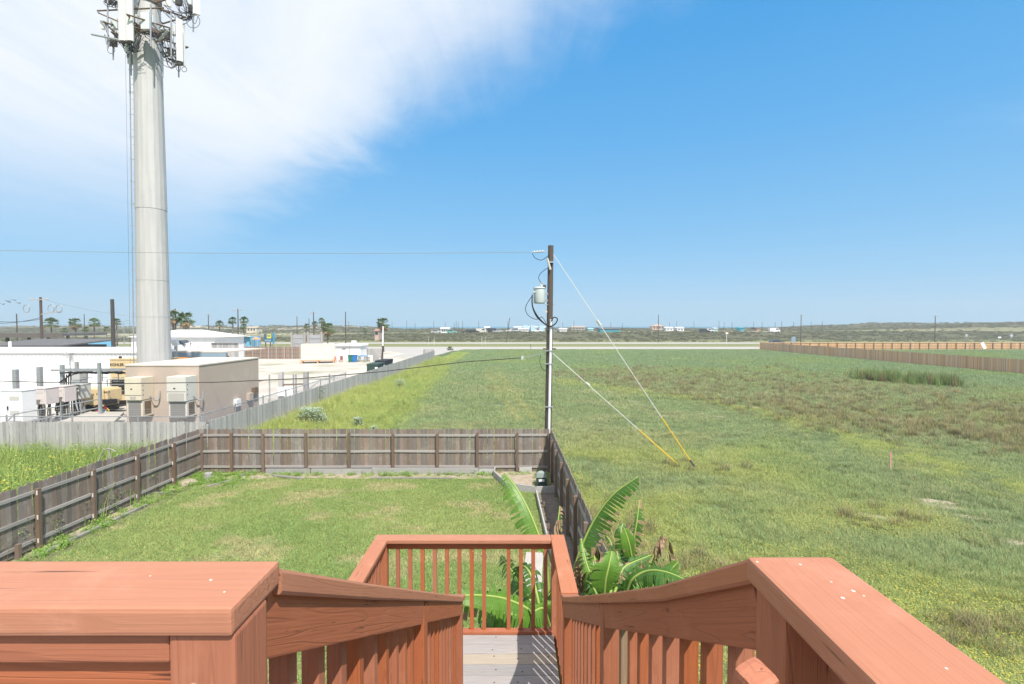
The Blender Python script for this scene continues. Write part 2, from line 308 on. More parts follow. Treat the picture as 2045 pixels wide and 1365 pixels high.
# ================================================================== THE SETTING
def terrain(x, y):
    x = np.asarray(x, float); y = np.asarray(y, float)
    u = x / np.maximum(y, 60)
    rise = sstep(200, 246, y) * (2.6 + 0.9 * sstep(-0.15, 0.05, u)) * sstep(-0.55, -0.2, u + 0.12 * (y < 0)) + sstep(205, 330, y) * 2.6 * (1 - sstep(-0.55, -0.2, u))
    rise = rise + 0.5 * (fbm(x / 9, y / 9, 3) - 0.5) * sstep(202, 225, y)
    du = fbm(x / 45 + 3, y / 38 + 8, 4)
    dn = sstep(300, 430, y) * (0.9 + 3.4 * np.clip(du - 0.34, 0, 1) * 2)
    left = sstep(-0.1, -0.4, u); right = sstep(0.5, 0.85, u); dn = dn * (1 - .62 * sstep(-.32, -.2, u) * sstep(.58, .42, u))
    dn = dn + sstep(320, 440, y) * (0.5 * left) + sstep(235, 360, y) * right * (1.3 + 4.2 * np.clip(fbm(x / 60 + 5.2, y / 70 + 1.7, 4) - 0.36, 0, 1) * 2)
    sea = sstep(520, 610, y)
    return (rise + dn) * (1 - sea) - 3.0 * sea
def polydist(px, py, pts):
    d = np.full(np.shape(px), 1e9)
    for (x0, y0), (x1, y1) in zip(pts[:-1], pts[1:]):
        t = np.clip(((px - x0) * (x1 - x0) + (py - y0) * (y1 - y0)) / ((x1 - x0) ** 2 + (y1 - y0) ** 2), 0, 1)
        d = np.minimum(d, np.hypot(px - x0 - t * (x1 - x0), py - y0 - t * (y1 - y0)))
    return d
def W2(pts): return [tuple(G(a, b)[:2]) for a, b in pts]
FLOWER = W2([(1130, 762), (1290, 787), (1430, 802), (1560, 832), (1700, 872), (1800, 905), (2045, 985)])
BROWNTOP = W2([(1120, 738), (1400, 722), (1700, 722), (2045, 764)])
BROWNLOW = W2([(1120, 752), (1400, 797), (1700, 860), (2045, 905)])
def brown_mask(x, y):
    px, py = proj(x, np.maximum(y, 1.0))
    top = np.interp(px, [1100, 1250, 1500, 1750, 2045, 2600], [740, 730, 728, 745, 775, 850]); low = np.interp(px, [1100, 1200, 1450, 1700, 2045, 2600], [752, 772, 830, 880, 930, 1000])
    t = (py - top) / np.maximum(low - top, 1)
    return np.clip(np.minimum(t * 4, (1 - t) * 4), 0, 1) * (px > 1100)
def zones(x, y):
    """natural patches of the field, as weights"""
    n1 = fbm(x / 3.1, y / 3.1, 4); n2 = fbm(x / 0.9 + 40, y / 0.9 + 12, 3); n3 = fbm(x / 11 + 7, y / 11 + 3, 4)
    br = np.clip(brown_mask(x, y) * sstep(0.3, 0.62, 0.6 * n1 + 0.4 * n2 + 0.06) + 0.4 * sstep(0.6, 0.72, n1) * sstep(0.5, 0.62, n3), 0, 1)
    fl = np.exp(-(polydist(x, y, FLOWER) / (0.9 + 1.5 * n1)) ** 2) * sstep(0.3, 0.5, n2)
    near = sstep(34, 20, y) * sstep(0.5, 0.66, n3 * 0.5 + n1 * 0.5) * 0.8
    edge = np.exp(-((x - 2.3) / 1.6) ** 2) * (y < 24) + np.exp(-((y - 23.5) / 2.2) ** 2) * (x < 9) * 0.9
    yl = np.clip(np.maximum(np.maximum(fl, near), edge * sstep(0.32, 0.55, n1)), 0, 1)
    wl = -13.6 + 7.2 + 2.0 * (n1 - 0.5) - 0.055 * np.clip(y - 24, 0, 60)
    weed = sstep(0.8, -0.8, x - wl) * (y > 21) * (y < 120) * (x > -13.6)
    weed = np.maximum(weed, (x < -12.9) * (y < 23) * 1.0)
    return br, yl, weed, n1, n2, n3
PATCH = [(1868, 1003, .9, .35, .5), (1900, 1015, .7, .25, .4), (1732, 1030, .55, .22, .3), (1262, 801, .35, .2, 0), (1437, 832, .3, .2, 0), (1505, 813, .35, .2, 0), (2030, 1082, .5, .3, .4), (1950, 1035, .6, .15, .5), (1195, 733, .8, .5, 0), (898, 782, .4, .2, 0), (1322, 722, 1.2, .6, 0), (1345, 716, 1.6, .7, 0), (1290, 724, .9, .4, 0)]
def patch_mask(x, y):
    m = np.zeros(np.shape(x)); n = fbm(x / .5 + 11, y / .5 + 4, 3)
    for px, py, a, b, r in PATCH:
        c = G(px, py); dx, dy = x - c.x, y - c.y; u = dx * math.cos(r) - dy * math.sin(r); v = dx * math.sin(r) + dy * math.cos(r); m = np.maximum(m, 1.25 - np.hypot(u / a, v / b) + (n - .5) * 1.6)
    return np.clip(m * 1.6, 0, 1)
TRACK = [W2([(972, 735), (985, 762), (1000, 790), (1040, 840)]), W2([(990, 733), (1006, 762), (1026, 790), (1070, 838)])]
def field_tint(x, y):
    br, yl, weed, n1, n2, n3 = zones(x, y); D = np.hypot(x, y)
    c = np.array([0.132, 0.172, 0.080]) * np.ones((len(x), 1)); mix = lambda c, k, w: c * (1 - w[:, None]) + np.array(k) * w[:, None]
    c = mix(c, (0.168, 0.186, 0.096), sstep(0.45, 0.7, n1) * 0.7)
    c = mix(c, (0.122, 0.172, 0.086), sstep(50, 85, D) * 0.85)
    c = mix(c, (0.150, 0.195, 0.060), sstep(0.5, 0.75, n3) * 0.5)
    c = mix(c, (0.150, 0.152, 0.080), br * 0.4)
    c = mix(c, (0.180, 0.210, 0.064), yl * 0.75)
    c = mix(c, (0.178, 0.225, 0.066), weed * 0.9)
    tk = np.exp(-(np.minimum(polydist(x, y, TRACK[0]), polydist(x, y, TRACK[1])) / .25) ** 2); c = mix(c, (0.22, 0.225, 0.09), tk * .6)
    return c * (0.88 + 0.24 * n2)[:, None]
def make_ground():
    xs = np.concatenate([np.linspace(-1500, -120, 40), np.linspace(-115, -42, 25), np.arange(-40, 92, 1.0), np.linspace(95, 420, 90), np.linspace(440, 1500, 30)])
    ys = np.concatenate([np.linspace(-200, -20, 10), np.arange(-15, 70, 1.0), np.arange(71, 200, 2.0), np.arange(201, 620, 4.0), [640, 700]])
    X, Y = np.meshgrid(xs, ys); Z = terrain(X, Y); nx, ny = len(xs), len(ys)
    v = np.stack([X.ravel(), Y.ravel(), Z.ravel()], 1)
    i = np.arange(nx * ny).reshape(ny, nx)
    f = np.stack([i[:-1, :-1].ravel(), i[:-1, 1:].ravel(), i[1:, 1:].ravel(), i[1:, :-1].ravel()], 1)
    me = bpy.data.meshes.new('ground'); me.from_pydata(v.tolist(), [], f.tolist())
    t = field_tint(v[:, 0], v[:, 1]) * 0.8
    far = sstep(200, 215, v[:, 1])[:, None]
    n = fbm(v[:, 0] / 25, v[:, 1] / 18, 5)[:, None]; n5 = fbm(v[:, 0] / 60 + 9, v[:, 1] / 14 + 4, 4)[:, None]
    scrub = np.array([0.098, 0.096, 0.058]) * (1 - n) + np.array([0.105, 0.112, 0.060]) * n
    uu = (v[:, 0] / np.maximum(v[:, 1], 60))[:, None]; sandm = sstep(0.57, 0.64, n5) * sstep(255, 280, v[:, 1])[:, None] * (1 - .97 * sstep(0.42, 0.58, uu)) * (1 - .5 * sstep(-.3, -.5, uu))
    ridge = sstep(4.9, 5.6, v[:, 2])[:, None] * sstep(0.5, 0.56, n5) * (1 - sstep(0.4, 0.6, v[:, 0] / np.maximum(v[:, 1], 60))[:, None])
    flat = sstep(246, 256, v[:, 1])[:, None] * sstep(310, 285, v[:, 1])[:, None]
    scrub = scrub * (1 - flat * 0.7) + np.array([0.24, 0.235, 0.13]) * flat * 0.7
    scrub = scrub * (1 - np.maximum(sandm, ridge)) + np.array([0.50, 0.45, 0.37]) * np.maximum(sandm, ridge)
    verge = (sstep(122, 134, v[:, 1]) * sstep(214, 206, v[:, 1]))[:, None]
    t = t * (1 - far) + scrub * far; t = t * (1 - verge) + np.array([0.19, 0.20, 0.088]) * verge
    ca = me.color_attributes.new('tint', 'FLOAT_COLOR', 'POINT'); ca.data.foreach_set('color', np.concatenate([t, np.ones((len(t), 1))], 1).astype(np.float32).ravel())
    m = bpy.data.materials.new('field_earth_and_turf'); m.use_nodes = True; N = m.node_tree.nodes; L = m.node_tree.links; b = N['Principled BSDF']
    b.inputs['Roughness'].default_value = 0.95; b.inputs['Specular IOR Level'].default_value = 0.1
    at = N.new('ShaderNodeAttribute'); at.attribute_name = 'tint'; ge = N.new('ShaderNodeNewGeometry')
    n1 = N.new('ShaderNodeTexNoise'); n1.inputs['Scale'].default_value = 2.3; n1.inputs['Detail'].default_value = 8; n1.inputs['Roughness'].default_value = 0.75; L.new(ge.outputs['Position'], n1.inputs['Vector'])
    r = N.new('ShaderNodeMapRange'); L.new(n1.outputs[0], r.inputs[0]); r.inputs[1].default_value = 0.3; r.inputs[2].default_value = 0.7; r.inputs[3].default_value = 0.62; r.inputs[4].default_value = 1.35
    h = N.new('ShaderNodeHueSaturation'); L.new(r.outputs[0], h.inputs['Value']); L.new(at.outputs['Color'], h.inputs['Color'])
    n2 = N.new('ShaderNodeTexNoise'); n2.inputs['Scale'].default_value = 0.55; n2.inputs['Detail'].default_value = 9; n2.inputs['Roughness'].default_value = 0.7; L.new(ge.outputs['Position'], n2.inputs['Vector'])
    r2 = N.new('ShaderNodeMapRange'); r2.interpolation_type = 'SMOOTHSTEP'; L.new(n2.outputs[0], r2.inputs[0]); r2.inputs[1].default_value = 0.655; r2.inputs[2].default_value = 0.70
    mx = N.new('ShaderNodeMixRGB'); L.new(r2.outputs[0], mx.inputs[0]); L.new(h.outputs[0], mx.inputs[1]); mx.inputs[2].default_value = (0.40, 0.35, 0.28, 1)
    L.new(mx.outputs[0], b.inputs['Base Color'])
    bp = N.new('ShaderNodeBump'); bp.inputs['Strength'].default_value = 0.6; bp.inputs['Distance'].default_value = 0.15; L.new(n1.outputs[0], bp.inputs['Height']); L.new(bp.outputs[0], b.inputs['Normal'])
    o = link('ground', me, m, smooth=True); o['kind'] = 'structure'; return o
make_ground()
def sheet(name, poly, z, m, sub=0):
    mb = MB(); mb.v = [Vector((p[0], p[1], z)) for p in poly]; mb.f = [tuple(range(len(poly)))]
    o = mb.build(name, m); o['kind'] = 'structure'; return o
# sea beyond the dunes
SEA = mat('sea_water', (0.05, 0.20, 0.27), 0.35, (0.035, 0.16, 0.24), scale=(0.02, 0.2, 1), nscale=1.0, spec=0.5, coord='Object')
sheet('sea', [(-25000, 570), (25000, 570), (25000, 40000), (-25000, 40000)], -1.6, SEA)
# highway: two carriageways with a grass median
ROAD = mat('pale_road_surface', (0.40, 0.38, 0.355), 0.9, (0.34, 0.325, 0.305), scale=(0.05, 1, 1), nscale=1.2, coord='Object')
PAINT = mat('road_paint', (0.75, 0.74, 0.7), 0.7, (0.6, 0.59, 0.55), nscale=5)
def road_strip(name, y0, y1):
    mb = MB(); n = 120
    for i in range(n + 1):
        x = -900 + 1800 * i / n; mb.v += [Vector((x, y0, 0.03)), Vector((x, y1, 0.03))]
    for i in range(n): mb.f.append((2 * i, 2 * i + 2, 2 * i + 3, 2 * i + 1))
    o = mb.build(name, ROAD); o['kind'] = 'structure'
    ln = MB()
    for yy in (y0 + 2.4, y1 - 2.4): ln.box((0, yy, 0.036), (1800, 0.14, 0.004))
    for i in range(90): ln.box((-540 + i * 12, (y0 + y1) / 2, 0.036), (3, 0.14, 0.004))
    l = ln.build('lane_marking', PAINT, o)
    return o
road_strip('road', 136.5, 152); road_strip('road', 178.5, 194)
# sandy lot left of the long fence, driveway to the road
SANDLOT = mat('sandy_lot', (0.50, 0.46, 0.415), 0.95, (0.37, 0.335, 0.29), nscale=0.35, detail=8, bump=0.4, bscale=6, contrast=(0.42, 0.72), stain=((0.20, 0.21, 0.10), 0.16, 0.75))
sheet('sandy_lot', [(-13.9, 22.6), (-13.9, 92), (-17, 104), (-24, 108), (-24, 136.6), (-60, 136.6), (-60, 104), (-140, 100), (-140, 22.6)], 0.012, SANDLOT)
sheet('driveway', [(-24.2, 101), (-16.5, 101), (-15.5, 112), (-15.0, 126), (-8, 137), (-46, 137), (-31, 127), (-24.4, 115)], 0.022, ROAD)
# ================================================================== STAIRS AND DECK (nearest thing)
LZ = EYE.z - 3.055            # landing floor
UZ = EYE.z - 1.285            # upper deck floor
CAPH = EYE.z - 0.37           # upper cap top
LCAP = EYE.z - 2.10           # landing cap top
def slope_z(y): return EYE.z - (0.392 + 0.556 * (y - 0.80))   # top of sloping caps
deck = thing('deck_staircase', 'terracotta red painted wooden deck railing and stairs down to a landing', 'staircase', (0, 2, 0))
CT = 0.038
# upper left rail: cap runs across, post at the stair head
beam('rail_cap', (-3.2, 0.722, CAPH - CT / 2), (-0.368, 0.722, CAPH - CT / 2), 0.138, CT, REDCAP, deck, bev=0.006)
post('post', -0.413, 0.706, 0.0, CAPH - CT - 0.001, 0.089, RED, deck)
beam('rail_board', (-3.2, 0.684, CAPH - CT - 0.0225), (-0.460, 0.684, CAPH - CT - 0.0225), 0.036, 0.043, RED, deck)
beam('rail_board', (-3.2, 0.699, CAPH - CT - 0.096), (-0.460, 0.699, CAPH - CT - 0.096), 0.036, 0.096, RED, deck)
for i in range(16): beam('baluster', (-0.60 - i * 0.125, 0.738, UZ - 0.12), (-0.60 - i * 0.125, 0.738, CAPH - CT - 0.002), 0.038, 0.038, RED, deck, up=(0, 1, 0), bev=0.002)
# upper right rail: cap runs towards the camera
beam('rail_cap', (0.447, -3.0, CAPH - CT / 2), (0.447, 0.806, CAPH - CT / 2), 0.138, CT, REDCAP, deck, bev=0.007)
post('post', 0.437, 0.757, 0.0, CAPH - CT - 0.001, 0.089, RED, deck)
beam('rail_board', (0.470, -3.0, CAPH - CT - 0.046), (0.470, 0.711, CAPH - CT - 0.046), 0.036, 0.089, RED, deck)
for i in range(22): beam('baluster', (0.508, 0.60 - i * 0.145, UZ - 0.12), (0.508, 0.60 - i * 0.145, CAPH - CT - 0.002), 0.038, 0.038, RED, deck, up=(0, 1, 0), bev=0.002)
# stub of a grab rail below the right post
sa = V(1512, 1343, 0.60); sb = sa + Vector((0.015, 0.10, -0.30))
beam('grab_rail', sb, sa, 0.040, 0.040, RED, deck, up=(1, 0.5, 0), bev=0.009)
# sloping rails along the stair, both sides
import bmesh
def sloped_cap(x, sgn):
    ys = [0.80, 1.3, 1.9, 2.6, 3.3, 3.75, 3.93] if sgn < 0 else [0.808, 1.3, 1.9, 2.6, 3.3, 3.75, 3.93]
    zs = [slope_z(y) - (0.010 * math.sin((y - 0.8) / 3.1 * math.pi) if sgn > 0 else 0.0) for y in ys]; zs[0] = CAPH - 0.018 if sgn < 0 else CAPH - 0.004; zs[-1] = LCAP - 0.010
    bm = bmesh.new(); rings = []
    w = 0.069
    for y, z in zip(ys, zs):
        rings.append([bm.verts.new((x + a * w, y, z + b)) for a, b in ((-1, -0.006), (-0.94, 0), (0.94, 0), (1, -0.006), (1, -0.036), (0.94, -0.042), (-0.94, -0.042), (-1, -0.036))])
    for r0, r1 in zip(rings[:-1], rings[1:]):
        for k in range(8): bm.faces.new((r0[k], r0[(k + 1) % 8], r1[(k + 1) % 8], r1[k]))
    bm.faces.new(rings[0]); bm.faces.new(rings[-1][::-1])
    bmesh.ops.recalc_face_normals(bm, faces=bm.faces)
    xa = Vector((0, 1, -0.556)).normalized(); ya = Vector((-1, 0, 0)); za = xa.cross(ya)      # local X along the slope so that grain follows
    R = Matrix(((*xa, 0), (*ya, 0), (*za, 0), (0, 0, 0, 1)))
    me = bpy.data.meshes.new('rail_cap'); bmesh.ops.transform(bm, matrix=R, verts=bm.verts); bm.to_mesh(me); bm.free()
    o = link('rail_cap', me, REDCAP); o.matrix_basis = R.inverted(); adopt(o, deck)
for sgn, xi in ((-1, -0.372), (1, 0.388)):
    xc = xi + sgn * 0.066; sloped_cap(xc, sgn)
    xb = xi + sgn * 0.030                               # rail board on the stair side
    capz = lambda y: slope_z(y) + 0.005 if sgn < 0 else ((slope_z(y) - 0.004) if y > 1 else CAPH - 0.002)
    for y0, y1 in ((0.765 if sgn < 0 else 0.806, 2.17), (2.262, 3.80)):
        h_b = 0.098 if sgn < 0 else 0.104
        beam('rail_board', (xb, y0, capz(y0) - 0.042 - h_b * .5), (xb, y1, capz(y1) - 0.042 - h_b * .52), 0.036, h_b, RED, deck)
    post('post', xi + sgn * 0.056, 2.216, 0.0, slope_z(2.216) - 0.05, 0.089, RED, deck)
    post('post', xi + sgn * 0.056, 3.846, 0.0, slope_z(3.846) - 0.045, 0.089, RED, deck)
    y = 0.955 if sgn < 0 else 0.99
    while y < 3.75:
        if abs(y - 2.216) > 0.08:
            odd = (sgn > 0 and abs(y - 2.005) < 0.05)
            beam('baluster', (xi + sgn * 0.0690, y, slope_z(y) - 0.99), (xi + sgn * 0.0690, y, slope_z(y) - 0.052), 0.038, 0.038, wood('bare_baluster_wood', (0.33, 0.24, 0.16), (0.20, 0.14, 0.09)) if odd else RED, deck, up=(0, 1, 0), bev=0.002)
        y += 0.146
    # stringer and lower board
    beam('stringer', (xi + sgn * 0.018, 0.80, UZ - 0.16), (xi + sgn * 0.018, 3.86, LZ - 0.12), 0.038, 0.26, RED, deck)
nst = 9
for i in range(nst - 1):
    y = 0.80 + (i + 0.5) * 3.0 / (nst - 1); z = UZ - (i + 1) * (UZ - LZ) / nst
    for k in (-1, 1): beam('stair_tread', (-0.368, y + k * 0.0715, z - 0.019), (0.384, y + k * 0.0715, z - 0.019), 0.137, 0.038, DECKW, deck)
# landing
TANB = wood('tan_deck_board', (0.39, 0.335, 0.265), (0.25, 0.20, 0.15), rnd=0.05, bump=0.5)
LXL, LXR, LY0, LY1 = -1.33, 0.47, 3.90, 4.93
ynow = LY1; k = 0
while ynow > LY0:
    beam('deck_board', (LXL, ynow - 0.0725, LZ - 0.019 - random.uniform(0, 0.003)), (LXR - 0.06, ynow - 0.0725, LZ - 0.019 - random.uniform(0, 0.003)), 0.140, 0.038, TANB if k == 2 else DECKW, deck, bev=0.004)
    ynow -= 0.1455; k += 1
beam('rim_board', (LXL, 5.02, LZ - 0.10), (LXR, 5.02, LZ - 0.10), 0.038, 0.19, RED, deck)
beam('rim_board', (LXL - 0.02, LY0, LZ - 0.10), (LXL - 0.02, 5.0, LZ - 0.10), 0.038, 0.19, RED, deck)
beam('rim_board', (LXR - 0.02, LY0, LZ - 0.10), (LXR - 0.02, 5.0, LZ - 0.10), 0.038, 0.19, RED, deck)
beam('bottom_rail', (LXL + 0.08, 4.965, LZ + 0.012), (LXR - 0.065, 4.965, LZ + 0.012), 0.075, 0.030, RED, deck)
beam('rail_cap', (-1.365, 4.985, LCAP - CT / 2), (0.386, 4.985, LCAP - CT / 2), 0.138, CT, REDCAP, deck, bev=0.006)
beam('rail_board', (-1.24, 4.985, LCAP - CT - 0.040), (0.395, 4.985, LCAP - CT - 0.040), 0.036, 0.068, RED, deck)
for i in range(13):
    px = 792 + i * 24.85
    if i == 8: continue                                  # one baluster is missing in the photograph
    x = (px - CX) / F * 4.985 * 1.002
    beam('baluster', (x, 4.985, LZ + 0.02), (x, 4.985, LCAP - CT - 0.073), 0.038, 0.038, RED, deck, up=(0, 1, 0), bev=0.002)
post('post', -1.285, 4.985, 0, LCAP - CT - 0.001, 0.089, RED, deck); post('post', 0.437, 4.985, 0, LCAP - CT - 0.001, 0.089, RED, deck)
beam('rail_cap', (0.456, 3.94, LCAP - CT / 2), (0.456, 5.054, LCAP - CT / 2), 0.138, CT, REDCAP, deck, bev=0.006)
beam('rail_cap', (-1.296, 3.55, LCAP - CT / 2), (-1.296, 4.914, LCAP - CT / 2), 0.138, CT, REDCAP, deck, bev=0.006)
for x in (0.437, -1.285):
    beam('rail_board', (x, 3.93, LCAP - CT - 0.046), (x, 4.938, LCAP - CT - 0.046), 0.036, 0.089, RED, deck)
    for i in range(7): beam('baluster', (x + (0.012 if x > 0 else 0), 4.03 + i * 0.125, LZ - 0.1), (x + (0.012 if x > 0 else 0), 4.03 + i * 0.125, LCAP - CT - 0.002), 0.038, 0.038, RED, deck, up=(0, 1, 0), bev=0.002)
post('post', -1.285, 3.86, 0, LCAP - CT - 0.001, 0.089, RED, deck)
# second flight, going back down under the house side
for i in range(14):
    z = LZ - (i + 1) * LZ / 15; y = 3.78 - i * 0.25
    for k in (-1, 1): beam('stair_tread', (-1.29, y + k * 0.07, z - 0.019), (-0.46, y + k * 0.07, z - 0.019), 0.137, 0.038, DECKW, deck)
for x in (-1.31, -0.475): beam('stringer', (x, 3.88, LZ - 0.14), (x, 0.15, 0.02), 0.038, 0.26, RED, deck)
# upper deck floor under the camera
for i in range(24): beam('deck_board', (-3.2, 0.72 - i * 0.1455, UZ - 0.019), (0.52, 0.72 - i * 0.1455, UZ - 0.019), 0.140, 0.038, DECKW, deck)
beam('rim_board', (-3.2, 0.80, UZ - 0.13), (0.52, 0.80, UZ - 0.13), 0.038, 0.18, RED, deck)
for x in (-3.1, 0.437): post('post', x, -2.6, 0, UZ - 0.04, 0.14, RED, deck)
# small hardware: screw heads on the landing boards, paint specks on the caps
SCREW = mat('rusty_screw_head', (0.035, 0.026, 0.022), 0.7)
for i in range(6):
    for x in (-0.15, 0.08, 0.33):
        b = MB().tube([(x + random.uniform(-.03, .03), 4.86 - i * 0.1455 + random.uniform(-.03, .03), LZ - 0.004), (x + random.uniform(-.03, .03) * 0, 4.86 - i * 0.1455, LZ + 0.0015)], 0.006, 7)
        b = MB(); cx_, cy_ = x + random.uniform(-.04, .04), 4.86 - i * 0.1455 + random.uniform(-.035, .035)
        b.tube([(cx_, cy_, LZ - 0.006), (cx_, cy_, LZ + 0.001)], 0.0065, 8); b.build('screw', SCREW, deck)
# fasteners and paint chips on the nearest caps
CHIP = mat('pale_paint_chip', (0.66, 0.52, 0.45), .7)
for px, py, r in ((421, 1158, .004), (448, 1182, .003), (300, 1150, .0025), (1512, 1122, .004), (1598, 1127, .004), (1683, 1194, .005), (1725, 1190, .003), (1704, 1180, .005), (1660, 1162, .003), (1890, 1335, .003)):
    c = G(px, py, CAPH); MB().tube([c - Vector((0, 0, .001)), c + Vector((0, 0, .0005))], r * .55, 9).build('paint_chip', CHIP, deck)
# ================================================================== FENCES
def picket_mesh(h, w=0.138, t=0.016, ear=0.035):
    mb = MB(); P = [(0, -w / 2), (0, w / 2), (h - ear, w / 2), (h, w / 2 - ear * 0.8), (h, -w / 2 + ear * 0.8), (h - ear, -w / 2)]
    mb.prism([(a, b, -t / 2) for a, b in P], (0, 0, t)); return mb.mesh('picket')
PK = {}
def picket(parent, x, y, z, ang, h, m, jitter=0.018, name='picket', w=0.138):
    key = (round(h, 2), m.name, w)
    if key not in PK: PK[key] = picket_mesh(h, w=w); PK[key].materials.append(m)
    o = bpy.data.objects.new(name, PK[key]); COL.objects.link(o)
    # local X up, local Y along the fence
    a = Vector((math.cos(ang), math.sin(ang), 0)); tl = random.gauss(0, 0.011)
    X = (Vector((0, 0, 1)) + a * tl).normalized(); Z = X.cross(a).normalized(); Y = Z.cross(X)
    p = Vector((x, y, z + random.uniform(-jitter, jitter))) + Z * random.uniform(-.002, .002)
    o.matrix_basis = Matrix(((X.x, Y.x, Z.x, p.x), (X.y, Y.y, Z.y, p.y), (X.z, Y.z, Z.z, p.z), (0, 0, 0, 1)))
    adopt(o, parent); return o
def fence_run(root, p0, p1, h, m_p, m_r, m_post, side, posts=None, pitch=0.145, rails=(0.30, 0.95, 1.58), z0=0.03, post_w=0.10, indiv=10 ** 6, post_h=None):
    """pickets on the line p0-p1; rails and posts on the given side (+1 = left of travel)"""
    p0 = Vector((*p0, 0)); p1 = Vector((*p1, 0)); d = p1 - p0; L = d.length; u = d / L; nrm = Vector((-u.y, u.x, 0)) * side; ang = math.atan2(u.y, u.x)
    n = int(L / pitch); rest = MB()
    for i in range(n):
        c = p0 + u * (i + 0.5) * pitch; hh = h + (0.0 if random.random() < 0.9 else random.choice((-0.02, 0.02)))
        if i < indiv: picket(root, c.x, c.y, z0, ang, hh, m_p)
        else:
            zt = z0 + h + random.uniform(-.012, .012)
            rest.box((c.x, c.y, (z0 + zt) / 2), (0.138, 0.016, zt - z0), Matrix.Rotation(ang, 3, 'Z'))
    if rest.v: o = rest.build('far_pickets', {CEDAR.name: CEDARI, GREYW.name: GREYI}.get(m_p.name, m_p), root); o['kind'] = 'stuff'
    posts = posts if posts is not None else [i * 1.83 for i in range(int(L / 1.83) + 1)]
    for q in posts:
        c = p0 + u * q + nrm * (0.012 + 0.04 + post_w / 2)
        post('post', c.x, c.y, 0, (post_h or (h - 0.13)) + random.uniform(-.03, .03), post_w, m_post, root)
    if m_r:
        ends = sorted(set([0.0] + list(posts) + [L]))
        for a, b in zip(ends[:-1], ends[1:]):
            if b - a < 0.15: continue
            for r in rails:
                c0 = p0 + u * (a + 0.002) + nrm * 0.030; c1 = p0 + u * (b - 0.002) + nrm * 0.030
                dz = random.uniform(-.012, .012)
                beam('rail', (c0.x, c0.y, r + dz), (c1.x, c1.y, r + random.uniform(-.012, .012)), 0.038, 0.089, m_r, root, bev=0.003)
FY = 20.8; FXL = -12.92; FXR = 1.62
fb = thing('back_fence', 'weathered brown picket fence across the back of the lawn', 'fence', (-5.6, FY, 0), 'backyard fence runs')
bp_ = [(p - 397) / F * FY for p in (463, 526, 612, 698, 786, 875, 955, 1035)]
fence_run(fb, (FXL, FY), (FXR, FY), 1.80, FENCEW, RAILW, POSTW, -1, posts=bp_, rails=(0.26, 0.90, 1.57))
fl_ = thing('left_fence', 'weathered brown picket fence along the left side of the lawn', 'fence', (FXL, 14, 0), 'backyard fence runs')
fence_run(fl_, (FXL, FY), (FXL - 0.1, 6.5), 1.80, FENCEW, RAILW, POSTW, 1, posts=[0.02, 1.75, 3.6, 5.4, 7.2, 9.0, 10.8, 12.6], rails=(0.26, 0.90, 1.57))
fr_ = thing('right_fence', 'shaded picket fence on the right side of the lawn beside the banana plants', 'fence', (1.72, 14, 0), 'backyard fence runs')
fence_run(fr_, (FXR, FY), (1.84, 5.5), 1.80, FENCEW, RAILW, POSTW, -1, posts=[0.12, 1.5, 3.0, 4.7, 6.3, 7.9, 9.6, 11.4, 13.2], rails=(0.26, 0.90, 1.57))
# pale clamps where rails meet the left fence posts
CLAMP = mat('pale_rail_clamp', (0.62, 0.60, 0.57), .5)
for q in (1.75, 3.6, 5.4, 7.2, 9.0):
    for r in (0.26, 0.90, 1.57):
        MB().box((FXL + .062, FY - q + .058, r), (.03, .016, .13)).build('clamp', CLAMP, fl_); MB().box((FXL + .075, FY - q - .058, r - .01), (.03, .016, .12)).build('clamp', CLAMP, fl_)
# grey fences of the neighbouring lot
fg = thing('grey_cross_fence', 'silver grey picket fence in front of the equipment compound', 'fence', (-20, 22.4, 0), 'grey fences of the lot next door')
fence_run(fg, (-13.62, 22.35), (-27, 22.35), 1.80, GREYW, RAILW, GREYW, -1)
fg2 = thing('grey_long_fence', 'long silver grey picket fence running from the yard corner towards the highway', 'fence', (-13.62, 50, 0), 'grey fences of the lot next door')
fence_run(fg2, (-13.62, 22.35), (-13.80, 90), 1.80, GREYW, None, GREYW, 1, indiv=300)
fence_run(fg2, (-13.80, 90), (-15.9, 90), 2.0, GREYW, None, GREYW, 1)
# new cedar fence round the far right lot
fc = thing('new_cedar_fence', 'new brown cedar privacy fence receding along the right edge of the field', 'fence', (65.4, 98, 0), 'new fences round the right lot')
fence_run(fc, (64.9, 52), (66.0, 134.6), 1.85, CEDAR, None, CEDAR, -1, posts=[i * 2.44 for i in range(34)], indiv=0)
fd = thing('new_pale_fence', 'new honey coloured fence with dark posts facing the yard, far right', 'fence', (100, 134.8, 0), 'new fences round the right lot')
def pale_fence():
    mb = MB(); x = 66.1
    while x < 150: mb.box((x, 134.8 + random.uniform(-.004, .004), 0.93 + random.uniform(-.01, .01)), (0.138, 0.018, 1.84)); x += 0.145
    o = mb.build('far_pickets', CEDARLI, fd); o['kind'] = 'stuff'
    for r in (0.35, 0.95, 1.62): beam('rail', (66.1, 134.74, r), (150, 134.74, r), 0.038, 0.075 if r == 0.95 else 0.06, RUSTY, fd, bev=0)
    for i in range(34): beam('post', (67.2 + i * 2.44, 134.69, 0), (67.2 + i * 2.44, 134.69, 1.80), 0.17, 0.10, RUSTY, fd, up=(0, 1, 0), bev=0)
pale_fence()
